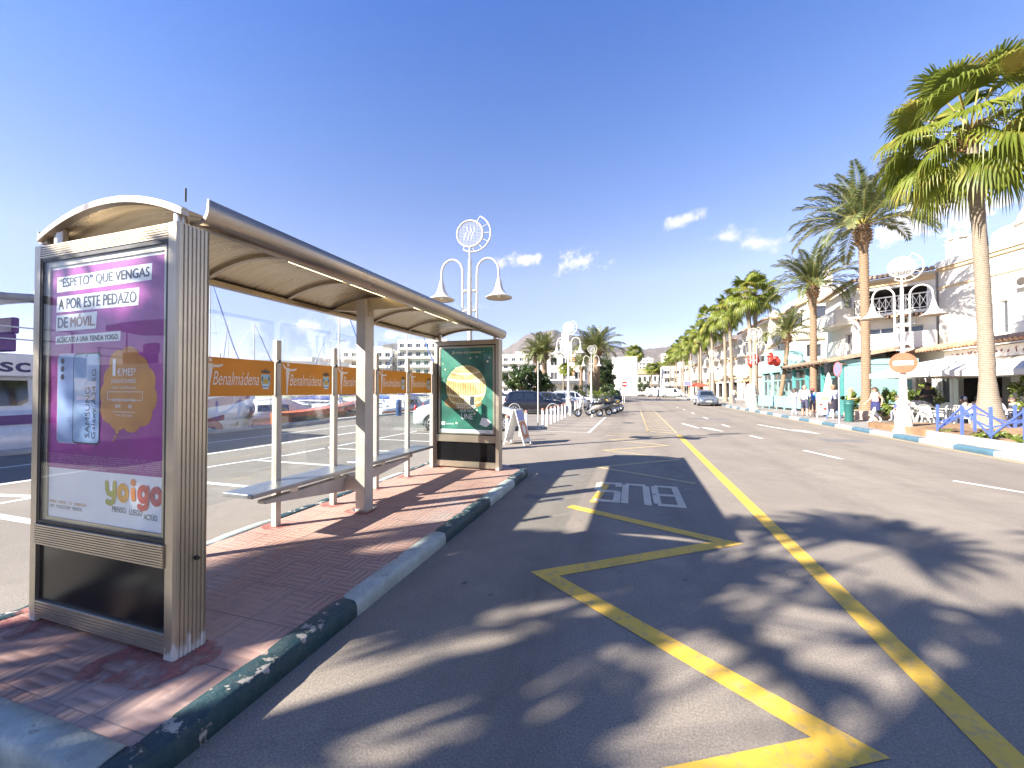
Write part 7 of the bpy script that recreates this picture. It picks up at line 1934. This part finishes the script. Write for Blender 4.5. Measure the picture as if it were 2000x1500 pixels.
lt = MB(); put_text(lt, 'asc', (2.505, .22, 3.22), (0, 1, 0), (0, 0, 1), .88, .27, 0, offset=.02); lt.build('lettering', m_navy, uo)
for k in range(9):
    b = MB(); b.tube([(2.4, -9.4 + k * 1.6, 3.8), (2.4, -9.4 + k * 1.6, 4.45)], .025, 6); b.build('rail_post', m_hull, bt)
for z_ in (4.12, 4.45):
    b = MB(); b.tube([(2.4, -9.5, z_), (2.4, 3.6, z_)], .022, 6); b.build('rail', m_hull, bt)
for k in range(4):
    b = MB(); b.tube([(2.2, -8.6 + k * 3.3, 3.8), (2.2, -8.6 + k * 3.3, 5.6)], .035, 8); b.build('canopy_post', m_hull, bt)
b = MB(); n = 24; b.loft([[Vector((x, -9.2 + 10.8 * i / n, 5.35 + .12 * math.cos(x * .6) + .05 * math.sin(i * 1.7))) for x in (-2.4, -1.2, 0, 1.2, 2.4)] + [Vector((x, -9.2 + 10.8 * i / n, 5.25 + .12 * math.cos(x * .6) + .05 * math.sin(i * 1.7) - (.1 if abs(x) > 2 else 0))) for x in (2.4, 1.2, 0, -1.2, -2.4)] for i in range(n + 1)], 0, True); b.build('canopy', m_greyb, bt)
for k in range(6):
    b = MB(); b.bx(1.2, 2.1, -8.8 + k * 1.8, -8.0 + k * 1.8, 3.8, 4.3); b.bx(1.2, 2.1, -8.1 + k * 1.8, -7.95 + k * 1.8, 4.3, 4.75); b.build('deck_seat', m_vio, bt, bevel=.04)
b = MB(); b.lathe([(.05, 2.2), (.05, 4.4), (0, 4.5)], 8, (0, 8.2, 0)); b.build('bow_mast', m_hull, bt)

dup(bt, (-18.4, -16.2, -1.1), R_(180), 'second white excursion boat moored behind the viewer, mirrored in the poster glass')
def yacht(loc, rz, label, L=9.0, stripe=(.03, .05, .2), mast=9.0, cover=(.03, .05, .2), cabin=True, hull=None, zs=1.0):
    t = thing('sailing_yacht' if mast else 'motor_boat', label, 'boat', loc, rz, 'boats moored in the harbour')
    s_ = [(-.5, .30, .78), (-.3, .36, .80), (0, .38, .86), (.25, .31, .96), (.42, .16, 1.08), (.5, .01, 1.18)]; B = L * .36
    b = MB(); b.loft([[Vector((y * L, (w - .1 if w > .15 else w * .3) * B, 0)), Vector((y * L, w * B, .5 * h)), Vector((y * L, w * B * 1.08, h * 1.05)), Vector((y * L, -w * B * 1.08, h * 1.05)), Vector((y * L, -w * B, .5 * h)), Vector((y * L, -(w - .1 if w > .15 else w * .3) * B, 0))] for y, w, h in s_], 0, True); b.build('hull', hull or m_hull, t, recalc=True)
    for sd in (-1, 1):
        m = MB(); lo = []; hi = []
        for y, w, h in s_: lo.append((y * L, sd * (w * B * 1.05 + .012), h * .74)); hi.append((y * L, sd * (w * B * 1.068 + .014), h * .92))
        m.add(lo + hi, [(i, i + 1, 6 + i + 1, 6 + i) for i in range(5)]); m.build('stripe', M('boat_stripe', stripe, .4), t)
    if cabin:
        c = MB(); c.loft([[Vector((x, w, .8)), Vector((x - .1, w * .8, 1.45 * k_)), Vector((x - .1, -w * .8, 1.45 * k_)), Vector((x, -w, .8))] for x, w, k_ in ((-.15 * L, .75, 1), (.12 * L, .7, 1), (.28 * L, .35, .75))], 0, True); c.build('cabin', m_hull, t, recalc=True)
        for sd in (-1, 1):
            w_ = MB(); w_.poly([(-.12 * L, sd * .725, 1.0), (.10 * L, sd * .70, 1.0), (.10 * L, sd * .64, 1.25), (-.12 * L, sd * .66, 1.25)]); w_.build('window', m_carglass, t)
    for sd in (-1, 1):
        r_ = MB(); pts = [(y * L, sd * w * B * 1.04, h * 1.05 + .55) for y, w, h in s_]; r_.tube(pts, .014, 5)
        for p in pts: r_.tube([(p[0], p[1], p[2] - .56), p], .012, 5)
        r_.build('guard_rail', m_chrome, t)
    if mast:
        m = MB(); m.tube([(.05 * L, 0, .9), (.05 * L, 0, mast)], [.06, .04], 8); m.tube([(.05 * L, -.8, mast * .62), (.05 * L, .8, mast * .62)], .02, 5); m.build('mast', m_wpaint, t)
        r_ = MB(); r_.tube([(.05 * L, 0, 1.75), (-.42 * L, 0, 1.7)], .05, 6); r_.tube([(.04 * L, 0, 1.92), (-.2 * L, 0, 1.95), (-.42 * L, 0, 1.82)], [.17, .15, .06], 8, 1); r_.build('boom', [m_wpaint, M('sail_cover', cover, .8)], t)
        for a_, b_ in (((.49 * L, 0, 1.2), (.05 * L, 0, mast - .1)), ((-.49 * L, 0, .9), (.05 * L, 0, mast)), ((.05 * L, .34 * B, .9), (.05 * L, .8, mast * .62)), ((.05 * L, -.34 * B, .9), (.05 * L, -.8, mast * .62)), ((.05 * L, .8, mast * .62), (.05 * L, 0, mast))):
            w_ = MB(); w_.tube([a_, b_], .010, 4); w_.build('rigging', m_greyst, t)
        f = MB(); f.tube([(.485 * L, 0, 1.3), (.26 * L, 0, mast * .52), (.06 * L, 0, mast - .3)], [.03, .06, .03], 6); f.build('furled_sail', M('furled_sail', (.1, .16, .4), .8), t)
    t.scale.z = zs
    return t
W_ = -1.0
yacht((-19.6, 17.6, W_), R_(60), 'white motor boat with a dark stripe moored just past the excursion boat', 7.0, (.1, .03, .12), 0, zs=1.45)
yacht((-17.0, 19.3, W_), R_(86), 'orange and black striped speedboat moored along the quay', 6.6, (.02, .02, .02), 0, hull=M('orange_hull', (.42, .09, .02), .3), cabin=False, zs=1.75)
yacht((-24, 27.5, W_), R_(5), 'sailing yacht with a tall mast and dark blue sail cover, nearer one beyond the speedboats', 10, (.03, .05, .2), 11.0)
yacht((-17.2, 27.6, W_), R_(80), 'white speedboat moored beyond the orange one', 6.5, (.4, .08, .03), 0, zs=1.5)
yacht((-20.0, 31.5, W_), R_(6), 'sailing yacht with a bright blue sail cover, farther one beyond the speedboats', 10, (.02, .06, .3), 11.5, (.02, .08, .4))
for i, (x, y, m_) in enumerate(((-34, 24, 12), (-40, 33, 10), (-46, 28, 11), (-36, 42, 12), (-52, 40, 12), (-30, 47, 9), (-44, 50, 12))):
    yacht((x, y, W_), R_(20 + 35 * i), 'distant moored yacht, %s from the left among the far masts' % ['second', 'fourth', 'first', 'sixth', 'third', 'seventh', 'fifth'][i], 9, (.03, .05, .2), m_)
yc = thing('life_ring_box', 'yellow life ring cabinet on a post by the far quay', 'cabinet', (-17.5, 62.8, .2)); b = MB(); b.bx(-.35, .35, -.15, .15, .8, 1.7); b.build('cabinet', M('yellow_paint', (.65, .45, .03), .5), yc, bevel=.03); b = MB(); b.tube([(0, 0, 0), (0, 0, .8)], .05, 8); b.build('post', m_greyst, yc)
# ------------------------------------------------------------------ haze
hz = MB(); hz.bx(-5200, 5200, -1500, 5200, -2.6, 470)
t = NT('thin_haze'); t.n.remove(t.b)
pv_ = t.n.new('ShaderNodeVolumePrincipled'); pv_.inputs['Color'].default_value = (.78, .82, .95, 1); pv_.inputs['Density'].default_value = .000038; pv_.inputs['Anisotropy'].default_value = .0
t.l.new(pv_.outputs[0], t.out.inputs['Volume'])
stuff(hz.build('haze', t.mat), 'thin bluish air in front of the far hills', 'haze')
